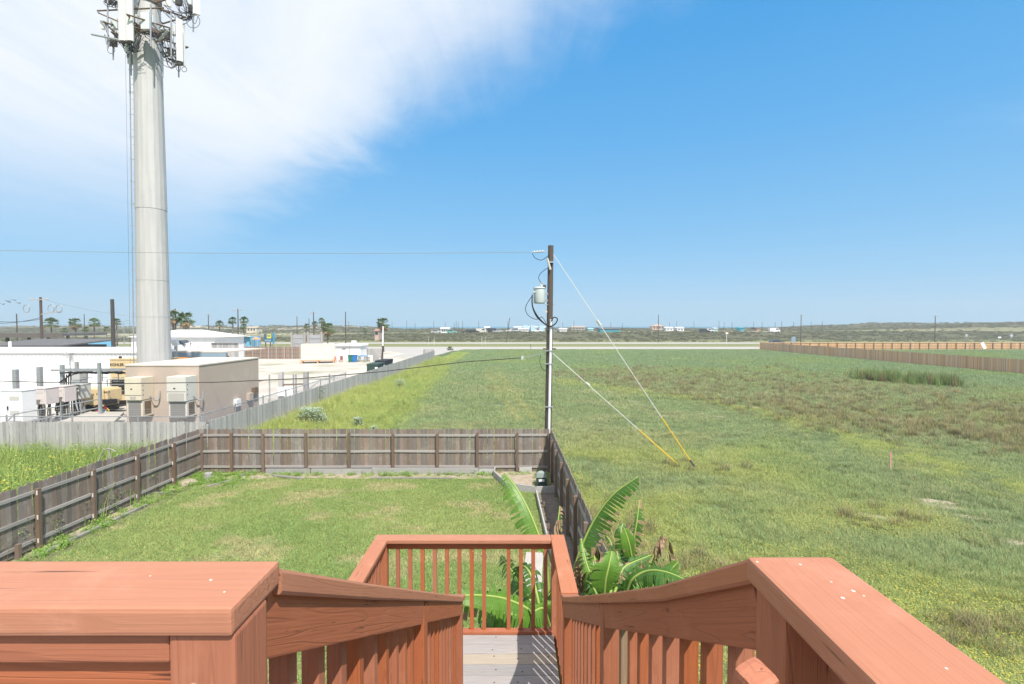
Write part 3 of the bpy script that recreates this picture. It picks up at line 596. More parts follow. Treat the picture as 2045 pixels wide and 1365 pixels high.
# ================================================================== CELL TOWER
TD = 31.5
def tower():
    base = V(308, 700, TD); bx, by = base.x, TD
    t = thing('cell_tower', 'tall grey tapered steel monopole cell tower behind the beige shelter', 'tower', (bx, by, 0))
    zt = V(300, -120, TD).z
    def rad(z): return 0.90 + (0.735 - 0.90) * (z - V(0, 720, TD).z) / (V(0, 100, TD).z - V(0, 720, TD).z)
    zs = [0, 1.5, V(0, 560, TD).z, V(0, 411, TD).z]; mb = MB()
    mb.tube([(bx, by, z) for z in zs], [rad(z) for z in zs], 18); mb.build('lower_shaft', POLEGREY, t)
    zs2 = [V(0, 411, TD).z - 0.25, V(0, 411, TD).z, V(0, 200, TD).z, zt]; mb = MB()
    mb.tube([(bx, by, z) for z in zs2], [rad(z) + (0.018 if i < 2 else 0.0) - 0.001 for i, z in enumerate(zs2)], 18); mb.build('upper_shaft', POLEGREY, t)
    for py in (560, 632): mb = MB().tube([(bx, by, V(0, py, TD).z - .015), (bx, by, V(0, py, TD).z + .015)], rad(V(0, py, TD).z) + 0.012, 18); mb.build('weld_band', POLEGREY, t)
    MB().tube([(bx, by, 0), (bx, by, 0.25)], 1.2, 16).build('base_plate', CONCRETE, t)
    # safety climb cable with standoffs and step pegs
    lx = -1.02
    cab = MB(); pts = []
    for i in range(9): z = 2 + (zt - 2) * i / 8; pts.append((bx - rad(z) - 0.20, by - 0.25, z))
    cab.tube(pts, 0.035, 6).build('cable_ladder', GALV, t)
    MB().tube([(p[0] - 0.22 - 0.004 * i, p[1], p[2]) for i, p in enumerate(pts)], 0.008, 4).build('lightning_wire', DARK, t)
    for i in range(15):
        z = 5.5 + i * 1.35; MB().tube([(bx - rad(z) - 0.30, by - 0.25, z), (bx - rad(z) + 0.05, by - 0.2, z)], 0.018, 5).build('standoff', GALV, t)
    st = MB()
    for i in range(44):
        z = 4.5 + i * 0.45; a = math.radians(200 if i % 2 else 214); r = rad(z); st.tube([(bx + r * math.cos(a), by + r * math.sin(a), z), (bx + (r + .1) * math.cos(a), by + (r + .1) * math.sin(a), z)], 0.012, 4)
    o = st.build('step_pegs', GALV, t); o['kind'] = 'stuff'
    # two antenna mounts: lower array (mid y~66 px) and upper one above the frame
    def P(px, py, off=0.0): return V(px, py, TD + off)
    def pipe(a, b, r, m=GALV, name='mount_pipe'): return MB().tube([a, b], r, 7).build(name, m, t)
    zc = P(300, 70).z
    for zc_, R_ in ((zc, 2.15), (zc + 2.0, 1.9)):
        ring = MB().tube([(bx, by, zc_ - 0.22), (bx, by, zc_ + 0.22)], rad(zc_) + 0.07, 18); ring.build('collar_mount', RUSTY, t)
    tri = [math.radians(a) for a in (250, 10, 130)]
    for zc_, R_ in ((zc, 2.1), (zc - 0.45, 1.75), (zc + 1.85, 2.0)):
        for k in range(3):
            a0, a1 = tri[k], tri[(k + 1) % 3]
            c0 = Vector((bx + R_ * math.cos(a0 + 0.5), by + R_ * math.sin(a0 + 0.5), zc_)); c1 = Vector((bx + R_ * math.cos(a1 - 0.5), by + R_ * math.sin(a1 - 0.5), zc_))
            pipe(c0, c1, 0.05, RUSTY, 'frame_pipe')
            pipe((bx, by, zc_), c0, 0.05, RUSTY, 'frame_pipe'); pipe((bx, by, zc_ - 0.1), c1, 0.05, RUSTY, 'frame_pipe')
    pipe(P(183, 68, -1.2), P(262, 84, -1.6), 0.06, GALV, 'boom'); pipe(P(194, 21, -1.0), P(327, 15, -1.2), 0.045, RUSTY, 'boom'); pipe(P(318, 80, -1.4), P(336, 60, -1.7), 0.065, GALV, 'boom')
    pipe(P(316, 16, -1.0), P(341, 26, -0.3), 0.06, RUSTY, 'boom'); pipe(P(196, 25, -.9), P(240, 44, -1.5), 0.04, RUSTY, 'boom')
    for px, y0, y1, off in ((215, -20, 97, -1.2), (301, 8, 92, -1.55), (342, 25, 112, -1.0), (226, 85, 119, -0.7), (262, 85, 150, -.3), (325, 85, 154, -0.2), (357, 90, 154, -0.6), (357, 30, 34, 0), (358, -40, 28, .3), (386, -60, 63, -.6)):
        pipe(P(px, y0, off), P(px, y1, off), 0.042, GALV, 'mount_pipe')
    def panel(px0, px1, py0, py1, off, m=WHITE, name='panel_antenna', deep=0.16, yaw=0.0):
        c = (P(px0, py0, off) + P(px1, py1, off)) / 2; w = abs(px1 - px0) / F * (TD + off); h = abs(P(px0, py0, off).z - P(px0, py1, off).z)
        mb = MB(); n = 8; prof = [(-w / 2, deep / 2), (-w / 2, -deep * 0.2)] + [(-w / 2 + w * k / n, -deep * 0.2 - deep * 0.3 * math.sin(math.pi * k / n)) for k in range(1, n)] + [(w / 2, -deep * 0.2), (w / 2, deep / 2)]
        Rz = Matrix.Rotation(yaw, 3, 'Z')
        mb.prism([c + Rz @ Vector((a, b, -h / 2)) for a, b in prof], (0, 0, h)); return mb.build(name, m, t)
    ANT = mat('antenna_radome', (0.70, 0.69, 0.66), 0.5, (0.66, 0.65, 0.62), nscale=2)
    for k, (px, y0, y1) in enumerate(((243, -60, 81), (257.5, -60, 81))):
        a = panel(px - 6.8, px + 6.8, y0, y1, -1.75, ANT); MB().box(P(px, 83, -1.7), (0.36, 0.18, 0.10)).build('connector_base', DARK, a)
    a = panel(353, 364, 38, 122, -1.1, ANT, yaw=0.7); MB().box(P(358, 126, -1.05), (0.34, 0.2, 0.2)).build('connector_base', DARK, a)
    panel(359, 369, 45, 130, -0.6, ANT, yaw=0.9); panel(386, 398, -60, 28, -1.0, ANT, yaw=0.6); panel(366, 368, 100, 130, -.5, ANT); panel(329, 340, -70, 12, -.2, ANT, yaw=.5); panel(206, 214, -70, -2, -.7, ANT, yaw=-.6); panel(345, 353, -60, 4, .2, ANT, yaw=.4); panel(250, 258, 88, 104, -1.2, ANT)
    BOXG = mat('radio_unit_grey', (0.60, 0.62, 0.63), 0.5)
    for (x0, x1, y0, y1, off, m) in ((284, 300, 25.5, 59, -1.45, BOXG), (224, 236, 38, 58, -1.0, BOXG), (203, 211, 42, 58, -0.6, WHITE), (265, 275, 30, 47, -1.0, BOXG), (257, 263, 105, 128, -.3, BOXG), (320, 327, 52, 60, -.9, BOXG), (374, 384, -10, 10, -.4, BOXG), (263, 272, -5, 12, -.9, BOXG), (222, 232, 80, 92, -.9, DARK), (212, 222, -8, 4, -1.0, DARK), (240, 250, 44, 60, -1.2, BOXG), (344, 352, 52, 70, -.8, BOXG), (330, 338, 60, 78, -.9, DARK), (336, 345, 96, 108, -.6, DARK), (302, 309, 32, 46, -1.3, BOXG), (378, 388, 12, 24, -.5, DARK), (352, 362, -6, 10, -.3, DARK)):
        c = (P(x0, y0, off) + P(x1, y1, off)) / 2; u = MB().box(c, ((x1 - x0) / F * TD, 0.22, abs(P(0, y0, off).z - P(0, y1, off).z))).build('radio_unit', m, t)
    # hanging jumper cables, in bundles
    cb = MB()
    def jumper(a, b, sag, off, n=7):
        A, B = P(*a, off), P(*b, off + random.uniform(-.3, .3)); cb.tube([A.lerp(B, i / n) + Vector((random.uniform(-.03, .03), 0, -sag * 4 * (i / n) * (1 - i / n))) for i in range(n + 1)], 0.016, 4)
    for _ in range(26): jumper((random.uniform(236, 264), 84), (random.uniform(255, 290), random.uniform(60, 110)), random.uniform(0.1, 0.7), -1.2)
    for _ in range(30): jumper((random.uniform(350, 367), random.uniform(118, 128)), (random.uniform(312, 352), random.uniform(60, 120)), random.uniform(0.1, 0.8), -0.8)
    for _ in range(26): jumper((random.uniform(376, 398), random.uniform(20, 32)), (random.uniform(318, 380), random.uniform(-12, 22)), random.uniform(0.1, 0.8), -0.6)
    for _ in range(14): jumper((random.uniform(205, 238), random.uniform(58, 70)), (random.uniform(212, 250), random.uniform(66, 92)), random.uniform(0.1, 0.6), -1.0)
    for _ in range(16): jumper((random.uniform(280, 330), random.uniform(55, 68)), (random.uniform(280, 340), random.uniform(58, 90)), random.uniform(0.1, 0.4), -1.2)
    for _ in range(24): jumper((random.uniform(206, 240), random.uniform(-4, 6)), (random.uniform(225, 245), random.uniform(-6, 14)), random.uniform(0.05, 0.3), -1.2)
    for px, py, r in ((371, 32, 0.26), (386, 42, 0.40), (222, 99, 0.22), (368, 138, 0.15)):
        c = P(px, py, -0.7); cb.tube([c + Vector((r * math.cos(k * math.pi / 8), 0, r * math.sin(k * math.pi / 8))) for k in range(17)], 0.016, 4)
    o = cb.build('jumper_cables', BLACK, t); o['kind'] = 'stuff'
tower()
# ================================================================== EQUIPMENT COMPOUND
def tbox(name, x0, x1, y0, y1, z0, z1, m, parent=None, bev=0.0):
    o = beam(name, (x0, (y0 + y1) / 2, (z0 + z1) / 2), (x1, (y0 + y1) / 2, (z0 + z1) / 2), y1 - y0, z1 - z0, m, parent, bev=bev); return o
def shelter():
    a = V(250, 727, 24.2); b = V(397, 727, 24.2); x0, x1 = a.x, b.x; zt = a.z; y0, y1 = 24.2, 29.9
    t = thing('equipment_shelter', 'beige windowless equipment shelter with two air conditioners on its front', 'shelter', ((x0 + x1) / 2, 27, 0))
    tbox('base', x0 + .1, x1 - .1, y0 + .1, y1 - .1, 0.0, 0.9, CONCRETE, t); tbox('wall', x0, x1, y0, y1, 0.9, zt - 0.10, STUCCO, t, 0.02)
    tbox('roof', x0 - .03, x1 + .03, y0 - .03, y1 + .03, zt - 0.10, zt, ROOFPALE, t, 0.03)
    tbox('corner_trim', x1 - 0.05, x1 + 0.006, y0 - 0.006, y0 + 0.05, 0.9, zt - 0.11, STUCCO, t)
    box_specs = ((463, 474, 797, 810, WHITE), (489, 499, 785, 797, STUCCO), (500, 509, 773, 786, RUSTY))
    for p0, p1, q0, q1, m in box_specs:      # boxes on the right side wall
        Y = (x1) * F / ((p0 + p1) / 2 - CX); c = V((p0 + p1) / 2, (q0 + q1) / 2, Y); tbox('junction_box', x1 + 0.003, x1 + 0.18, Y - .22, Y + .22, c.z - .19, c.z + .19, m, t)
    for nm, px0, px1, pt, pb in (('tan', 248, 283, 754, 833), ('white', 332, 372, 752, 834)):
        Y = 23.35; A = V(px0, pt, Y); B = V(px1, pb, Y); w = B.x - A.x; lab = 'tan wall mounted air conditioner on the left of the shelter front' if nm == 'tan' else 'pale grey wall mounted air conditioner by the shelter corner'
        u = thing('air_conditioner', lab, 'air conditioner', ((A.x + B.x) / 2, Y, B.z), 'air conditioners on the shelter')
        m = CREAM if nm == 'tan' else mat('pale_grey_metal', (0.62, 0.59, 0.54), 0.5, (0.58, 0.55, 0.50), nscale=2)
        h = A.z - B.z; fr = 0.43 if nm == 'tan' else 0.40
        tbox('upper_cabinet', A.x, B.x, Y, 24.19, B.z + h * fr, A.z, m, u, 0.015)
        tbox('lower_cabinet', A.x + 0.02, B.x - 0.02, Y + 0.10, 24.19, B.z, B.z + h * fr - 0.004, m, u, 0.01)
        tbox('coil_grille', A.x + 0.10, B.x - 0.10, Y + 0.085, Y + 0.099, B.z + 0.05, B.z + h * fr - 0.06, mat('grey_coil', (0.26, 0.245, 0.235), 0.7, (0.20, 0.19, 0.18), scale=(60, 60, 60), nscale=3), u)
        tbox('side_opening', B.x - 0.018, B.x - 0.010, Y + 0.22, 24.0, B.z + 0.1, B.z + h * fr - 0.08, RUSTY, u)
        tbox('panel_seam', A.x + .003, B.x - .003, Y - 0.004, Y - 0.001, B.z + h * (fr + (0.12 if nm == 'tan' else 0.23)), B.z + h * (fr + (0.12 if nm == 'tan' else 0.23)) + 0.02, DARK, u)
        n = 7 if nm == 'tan' else 14; wl, zl0, zl1 = (0.36, fr + 0.03, fr + 0.10) if nm == 'tan' else (0.82, fr + 0.03, fr + 0.20)
        for i in range(n):
            c = A.x + w * 0.5 + (i - (n - 1) / 2) * w * wl / n; tbox('louvre', c - w * wl / n * .28, c + w * wl / n * .28, Y - 0.012, Y - 0.002, B.z + h * zl0, B.z + h * zl1, mat('louvre_grey', (0.4, 0.38, 0.35), 0.6), u)
        tbox('name_plate', A.x + w * .36, A.x + w * .46, Y - 0.008, Y - 0.002, B.z + h * .70, B.z + h * .73, BLACK, u)
        for k in range(3): tbox('latch', B.x - .002, B.x + 0.015, Y + 0.1, Y + 0.13, B.z + h * (.55 + .12 * k), B.z + h * (.575 + .12 * k), DARK, u)
        c0 = Vector((B.x + 0.02, 23.9, B.z + h * .50)); c1 = Vector((B.x + 0.30, 24.17, B.z + h * .62)); cn = MB()
        cn.tube([c0.lerp(c1, k / 8) + Vector((0.12 * math.sin(k / 8 * math.pi), 0, -0.35 * math.sin(k / 8 * math.pi))) for k in range(9)], 0.03, 6).build('conduit', mat('grey_conduit', (0.25, 0.26, 0.27), 0.6), u)
shelter()
def corrugated(mb, x0, x1, y, z0, z1, pitch=0.3, depth=0.03):
    n = int((x1 - x0) / pitch); P = []
    for i in range(n):
        a = x0 + i * pitch; P += [(a, y), (a + pitch * .66, y), (a + pitch * .76, y - depth), (a + pitch * .9, y - depth)]
    P.append((x1, y))
    for (a, b), (c, d) in zip(P[:-1], P[1:]): mb.quad((a, b, z0), (c, d, z0), (c, d, z1), (a, b, z1))
def warehouse():
    Y = 38.0; zt = V(0, 703, Y).z; x1 = V(272, 700, Y).x; x0 = -62
    t = thing('metal_warehouse', 'long low white corrugated metal building behind the equipment cabinets', 'building', ((x0 + x1) / 2, Y + 6, 0))
    mb = MB(); corrugated(mb, x0, x1, Y, 0, zt); mb.build('front_wall', WHITE, t)
    tbox('side_wall', x1 - 0.1, x1, Y + 0.01, Y + 4, 0, zt - .01, WHITE, t)
    rf = MB(); zr = V(0, 692.5, Y + 2).z
    rf.prism([(x0, Y - 0.06, zt), (x0, Y + 2, zr), (x0, Y + 4.2, zt), (x0, Y + 4.2, zt - .12), (x0, Y - 0.06, zt - .05)], (x1 - x0 + .2, 0, 0)); r = rf.build('roof', WHITE, t)
    tbox('gutter', x0, x1 + .15, Y - 0.13, Y - 0.062, zt - 0.06, zt + 0.01, WHITE, r)
    MB().tube([(V(20, 690, Y + 2).x, Y + 2, zt), (V(20, 690, Y + 2).x, Y + 2, zt + 0.75)], 0.09, 8).build('vent_pipe', WHITE, r)
    c = V(138, 708, Y - .1); mb = MB()
    for k in range(14): a = random.uniform(0, 6.28); mb.tube([c, c + Vector((0.5 * math.cos(a), -.15, 0.4 * math.sin(a)))], 0.015, 4)
    mb.tube([c + Vector((0.05, 0, 0)), (c.x + .05, c.y, 1.5)], 0.03, 5); mb.build('service_mast', GALV, t)
warehouse()
def compound():
    xr = -23.9
    slab = tag(tbox('equipment_slab', -26.5, -17.9, 23.3, 33.5, 0.0, 1.05, CONCRETE), 'raised pale concrete slab under the equipment cabinets left of the shelter', 'slab')
    pl = thing('cover_slab', 'pale flat slab with sloping near edge in front of the beige generator', 'slab', (-20, 25.5, 1.05))
    a, b, c, d = V(118, 839, 23.9), V(228, 838, 23.9), V(248, 824, 26.6), V(200, 824, 26.6)
    MB().prism([(a.x, a.y, 1.56), (b.x, b.y, 1.56), (c.x, c.y, 1.56), (d.x - .6, d.y, 1.56)], (0, 0, -0.14)).build('top', CONCRETE, pl)
    MB().prism([(a.x + .4, a.y + .2, 1.42), (b.x - .2, b.y + .2, 1.42), (c.x - .2, c.y - .2, 1.42), (d.x, d.y - .2, 1.42)], (0, 0, -0.37)).build('support', CONCRETE, pl)
    # cabinets on an H-frame, receding along the slab
    specs = (('white', 0, 45, 781, 842, 24.3, WHITE, 'tall white equipment cabinet at the left edge above the grey fence'), ('mauve', 47, 92, 776, 808, 25.5, None, 'pinkish grey cabinet next to the tall white one'), ('mauve', 94, 129, 772, 803, 26.7, None, 'pinkish grey cabinet second in the row on steel legs'), ('grey', 130, 160, 769, 797, 27.8, None, 'greenish grey cabinet beside the tan generator'))
    for k, (nm, p0, p1, q0, q1, Y, m, lab) in enumerate(specs):
        A, B = V(p0, q0, Y), V(p1, q1, Y); x0, x1 = A.x, B.x
        m = m or (mat('mauve_cabinet', (0.60, 0.545, 0.53), 0.5) if nm == 'mauve' else mat('green_grey_cabinet', (0.52, 0.52, 0.47), 0.5))
        t = thing('equipment_cabinet', lab, 'cabinet', ((x0 + x1) / 2, Y, 1.05), 'equipment cabinets left of the shelter')
        z0 = max(B.z, 1.06); tbox('body', x0, x1, Y, Y + 0.75, z0, A.z, m, t, 0.02)
        dx = (x1 - x0)
        tbox('door', x0 + dx * .40, x1 - dx * .04, Y - 0.03, Y - 0.002, z0 + .05, A.z - .06, m, t, 0.012)
        tbox('handle', x0 + dx * .33, x0 + dx * .37, Y - 0.045, Y - 0.001, (z0 + A.z) / 2 - .16, (z0 + A.z) / 2 + .02, BLACK, t)
        for q in (0.22, 0.70): tbox('louvre_panel', x0 + dx * .46, x1 - dx * .10, Y - 0.036, Y - 0.0305, z0 + (A.z - z0) * q, z0 + (A.z - z0) * (q + .14), mat('pale_louvre', (0.50, 0.48, 0.44), 0.6), t)
        tbox('lid', x0 - .02, x1 + .02, Y - .03, Y + .78, A.z + .002, A.z + .03, m, t)
        if k:
            for q in (0.15, 0.85): post('leg', x0 + dx * q, Y + 0.4, 1.05, z0 - .001, 0.07, GALV, t, 0)
            mb = MB()
            for j in range(7):
                xx = x0 + dx * random.uniform(.2, .95); mb.tube([(xx, Y + .3, z0 - .01), (xx + random.uniform(-.1, .1), Y + .3, 1.6), (xx + random.uniform(-.25, .25), Y + .35, 1.08)], 0.028, 5)
            o = mb.build('cables', DARK, t)
    # tall steel posts
    for k, (px, py, Y, r, lab) in enumerate(((31, 737, 26.2, .10, 'square galvanized steel post above the tall white cabinet'), (79, 732, 27.0, .10, 'square galvanized steel post behind the pinkish cabinets'))):
        p = V(px, py, Y); tag(post('steel_post', p.x, Y, 1.05, p.z, 0.20, GALV, bev=.01), lab, 'post', 'steel posts in the compound')
    br = thing('ice_bridge', 'galvanized cable bridge with hanging black cables leading to the shelter', 'cable bridge', (-21, 27.5, 1.05))
    for px, py in ((124, 728), (153, 722), (198, 724)):
        Y = {124: 27.4, 153: 31.0, 198: 26.0}[px]; p = V(px, py, Y); post('post', p.x, Y, 1.05, p.z, 0.16 if px != 198 else 0.13, GALV, br, .01)
    A, B = V(112, 738, 27.6), V(252, 738, 26.4)
    for dy in (-.3, .3): beam('side_rail', A + Vector((0, dy, 0)), B + Vector((0, dy, 0)), 0.05, 0.10, GALV, br, bev=0)
    for i in range(14): c = A.lerp(B, (i + .5) / 14); beam('rung', c + Vector((0, -.28, 0)), c + Vector((0, .28, 0)), 0.05, 0.04, GALV, br, bev=0)
    for i in range(3): c = A.lerp(B, .45 + i * .22); beam('hanger', c, c - Vector((0, 0, .6)), 0.03, 0.03, GALV, br, up=(0, 1, 0), bev=0); beam('hanger_arm', c - Vector((.28, 0, .42)), c + Vector((.28, 0, -.42)), 0.04, 0.03, GALV, br, bev=0); beam('hanger_arm', c - Vector((.28, 0, .6)), c + Vector((.28, 0, -.6)), 0.04, 0.03, GALV, br, bev=0)
    mb = MB()
    for j in range(6): mb.tube([A.lerp(B, .10 + .9 * i / 12) + Vector((0, random.uniform(-.25, .25), -.10 - .12 * random.random() - (.5 * max(0, 1 - i / 2) if j < 3 else 0))) for i in range(13)], 0.03, 5)
    for j in range(4): xx = A.x + .45 + j * .12; mb.tube([(xx, 27.6, A.z - .25), (xx + .05, 27.5, A.z - 1.2), (xx + .1, 27.5, 1.1)], 0.03, 5)
    mb.build('cables', BLACK, br)
    tr = thing('grey_transformer_cabinet', 'blue grey metal cabinet under the cable bridge', 'cabinet', (V(151, 800, 30.4).x, 30.4, 1.05))
    A, B = V(143, 745, 30.4), V(160, 800, 30.4); tbox('body', A.x, B.x, 30.4, 31.0, 1.05, A.z - 0.4, mat('blue_grey_paint', (0.30, 0.33, 0.36), 0.5), tr, .01); tbox('cap', A.x - .02, B.x + .02, 30.38, 31.02, A.z - .398, A.z, mat('pale_grey_metal2', (0.42, 0.42, 0.41), 0.5), tr, .01)
    # walkway handrail parallel to the slab
    hr = thing('walkway_handrail', 'galvanized pipe handrail along the walkway in front of the cabinets', 'handrail', (-22.9, 25.5, 1.05))
    x = -22.95
    for z in (2.02, 1.55): MB().tube([(x, 23.2, z), (x, 28.0, z)], 0.028, 7).build('rail', GALV, hr)
    MB().tube([(x - .2, 22.9, 1.55), (x, 23.2, 2.02)], 0.028, 7).build('rail', GALV, hr)
    for y in (23.2, 24.4, 25.6, 26.8, 28.0): MB().tube([(x, y, 1.06), (x, y, 2.02)], 0.032, 7).build('post', GALV, hr)
    # generators
    TX = mat('generator_lettering', (0.02, 0.02, 0.02), 0.6)
    def lettering(parent, s, c, size, yaw=0.0, tilt=math.pi / 2):
        o = link('lettering', text_mesh(s, size), TX); o.matrix_basis = Matrix.Translation(c) @ Matrix.Rotation(yaw, 4, 'Z') @ Matrix.Rotation(tilt, 4, 'X'); adopt(o, parent)
    g = thing('trailer_generator', 'small tan generator on a black trailer beside the left air conditioner', 'generator', (V(195, 800, 29).x, 29, 1.05))
    A, B, C_ = V(160, 776, 29), V(207, 812, 29), V(230, 810, 29.6)
    tbox('enclosure', A.x, B.x, 29, 30.2, V(0, 812, 29).z, A.z, TAN, g, .05)
    tbox('end_hood', B.x + .004, C_.x, 29.05, 30.15, V(0, 803, 29).z, A.z - .05, TAN, g, .06)
    tbox('chassis', A.x - .1, C_.x + .5, 29.05, 30.1, 1.42, V(0, 813, 29).z, BLACK, g, .02)
    for q in (.3, .7): MB().tube([(A.x + (C_.x - A.x) * q, 28.95, 1.32), (A.x + (C_.x - A.x) * q, 30.2, 1.32)], 0.26, 14).build('wheel', BLACK, g)
    tbox('exhaust_box', C_.x - .35, C_.x + .38, 28.95, 29.3, V(0, 806, 29).z, V(0, 797, 29).z, BLACK, g, .03)
    tbox('latch', A.x + .4, A.x + .47, 28.985, 28.998, A.z - .34, A.z - .30, BLACK, g); tbox('latch', A.x + .95, A.x + .98, 28.985, 28.998, A.z - .36, A.z - .24, BLACK, g)
    lettering(g, 'KOHLER', Vector((A.x + .14, 28.99, V(0, 788, 29).z)), 0.17); lettering(g, 'KOHLER', Vector(((B.x + C_.x) / 2, 29.035, V(0, 783, 29).z)), 0.15)
    lettering(g, 'KOHLER', Vector(((A.x + B.x) / 2 + .15, 28.99, V(0, 809.5, 29).z)), 0.08)
    # hazard placards on the trailer side
    hz = thing('hazard_placard', 'four colour hazard diamond with small signs under the tan generator', 'sign', (V(211, 820, 28.3).x, 28.3, 1.4))
    c = V(211, 819, 28.3); s = .12
    cols = dict(red=(0.6, 0.06, 0.08), blue=(0.05, 0.35, 0.5), yellow=(0.75, 0.6, 0.04), white=(0.8, 0.8, 0.8))
    for nm, (dx, dz) in (('red', (0, s)), ('blue', (-s, 0)), ('yellow', (s, 0)), ('white', (0, -s))):
        d = MB(); d.prism([(c.x + dx, c.y, c.z + dz - s * .97), (c.x + dx + s * .97, c.y, c.z + dz), (c.x + dx, c.y, c.z + dz + s * .97), (c.x + dx - s * .97, c.y, c.z + dz)], (0, 0.01, 0)); q = d.build(nm + '_diamond', mat('placard_' + nm, cols[nm], 0.5), hz)
        if nm == 'yellow': lettering(q, '0', Vector((c.x + dx, c.y - .004, c.z + dz)), .13)
    for px, py, w, nm in ((181, 822, .14, 'yellow'), (195, 821, .26, 'red')): p = V(px, py, 28.3); MB().box(p, (w, .01, .13)).build('small_sign', mat('placard_' + nm, cols[nm], .5), hz)
    post('bracket', c.x, c.y + .04, 1.05, c.z, .04, BLACK, hz, 0)
    g2 = thing('tall_generator', 'tall tan generator with black louvres behind the shelter corner', 'generator', (V(246, 780, 32.5).x, 32.5, 1.05))
    A, B = V(219, 718, 32.5), V(248, 800, 32.5)
    tbox('enclosure', A.x, A.x + 3.2, 32.5, 34.2, 1.3, A.z, TAN, g2, .03); tbox('roof_band', A.x - .03, A.x + 3.23, 32.47, 34.23, A.z + .002, A.z + .06, TAN, g2)
    z0, z1 = V(0, 786, 32.5).z, V(0, 757, 32.5).z
    tbox('louvre_recess', A.x + .1, A.x + 1.2, 32.48, 32.498, z0, z1, BLACK, g2)
    for i in range(5): tbox('louvre_blade', A.x + .1, A.x + 1.2, 32.43, 32.475, z0 + (z1 - z0) * (i + .2) / 5, z0 + (z1 - z0) * (i + .45) / 5, DARK, g2)
    tbox('base', A.x, A.x + 3.2, 32.55, 34.1, 1.05, 1.298, BLACK, g2); lettering(g2, 'KOHLER', Vector((V(233.5, 728, 32.5).x, 32.485, V(0, 728, 32.5).z)), .24)
    MB().tube([(A.x + .3, 33, A.z + .05), (A.x + .3, 33, A.z + .2)], .09, 8).build('exhaust_stub', BLACK, g2)
    gl = thing('ladder_rail', 'blue grey guard rail ladder beside the louvred generator', 'handrail', (V(218, 790, 31.5).x, 31.5, 1.05))
    for px in (214, 220): p = V(px, 757, 31.5); MB().tube([(p.x, 31.5, 1.05), p], .03, 6).build('upright', GALV, gl)
    for py in (757, 768, 780): MB().tube([V(213, py, 31.5), V(247, py, 31.5)], .02, 6).build('bar', GALV, gl)
compound()
# chain-link fence just behind the grey pickets
def chainlink(name, label, p0, p1, h, cat='fence', z0=0.0, posts=3.0):
    p0 = Vector((*p0, z0)); p1 = Vector((*p1, z0)); L = (p1 - p0).length; u = (p1 - p0) / L
    t = thing(name, label, cat, p0); s = 0.075; mb = MB(); r = 0.003
    # only the strip that rises above the pickets is meshed finely
    zlo = 1.2; n = int(L / s)
    for i in range(-int((h - zlo) / s), n):
        for sg in (1, -1):
            a = max(0, i * s); b = min(L, i * s + (h - zlo))
            if b <= a: continue
            za = zlo + (a - i * s); zb = zlo + (b - i * s)
            if sg < 0: za, zb = h - (za - zlo), h - (zb - zlo)
            mb.tube([p0 + u * a + Vector((0, 0, za)), p0 + u * b + Vector((0, 0, zb))], r, 3, cap=False)
    o = mb.build('wire_mesh', GALV, t); o['kind'] = 'stuff'
    MB().tube([p0 + Vector((0, 0, h - .03)), p1 + Vector((0, 0, h - .03))], 0.021, 6).build('top_rail', GALV, t)
    for i in range(int(L / posts) + 1): q = p0 + u * i * posts; MB().tube([q, q + Vector((0, 0, h + .05))], 0.036, 7).build('post', GALV, t)
    for k in range(3):
        MB().tube([p0 + Vector((0, 0, h + .1 + k * .1)), p1 + Vector((0, 0, h + .1 + k * .1))], 0.004, 4).build('barbed_wire', GALV, t)
    return t
chainlink('chain_link_fence', 'chain link fence with barbed wire just behind the grey cross fence', (-14.1, 23.0), (-26, 23.0), 1.98)
chainlink('chain_link_fence', 'chain link fence running beside the long grey fence past the shelter', (-14.25, 23.0), (-14.5, 44), 2.05)
def yard_gate():
    t = thing('pipe_gate', 'gate of two thick wooden posts and pipe rails beyond the shelter', 'gate', (-17.2, 40, 0))
    a, b = V(561, 742, 40), V(611, 742, 40)
    for p in (a, b): post('gate_post', p.x, 40, 0, p.z, 0.34, GREYW, t, .02)
    beam('cross_beam', (a.x, 39.95, V(0, 768, 40).z), (b.x, 39.95, V(0, 766, 40).z), .08, .12, POSTW, t)
    tbox('panel', a.x - .1, a.x + 1.1, 39.6, 39.7, 0.6, V(0, 771, 40).z, WHITE, t)
    for px, py in ((538, 748), (586, 747), (591, 747), (658, 746)): p = V(px, py, 40.4); MB().tube([(p.x, 40.4, 0), p], .06, 7).build('pipe_post', GALV, t)
    MB().tube([V(591, 756, 40.4), V(658, 757, 40.4)], .035, 6).build('pipe_rail', GALV, t); MB().tube([V(615, 778, 40), V(636, 762, 40)], .03, 6).build('pipe_brace', GALV, t)
    tbox('low_wall', -22, -14.6, 31.5, 31.7, 0, 1.0, CONCRETE, t)
yard_gate()
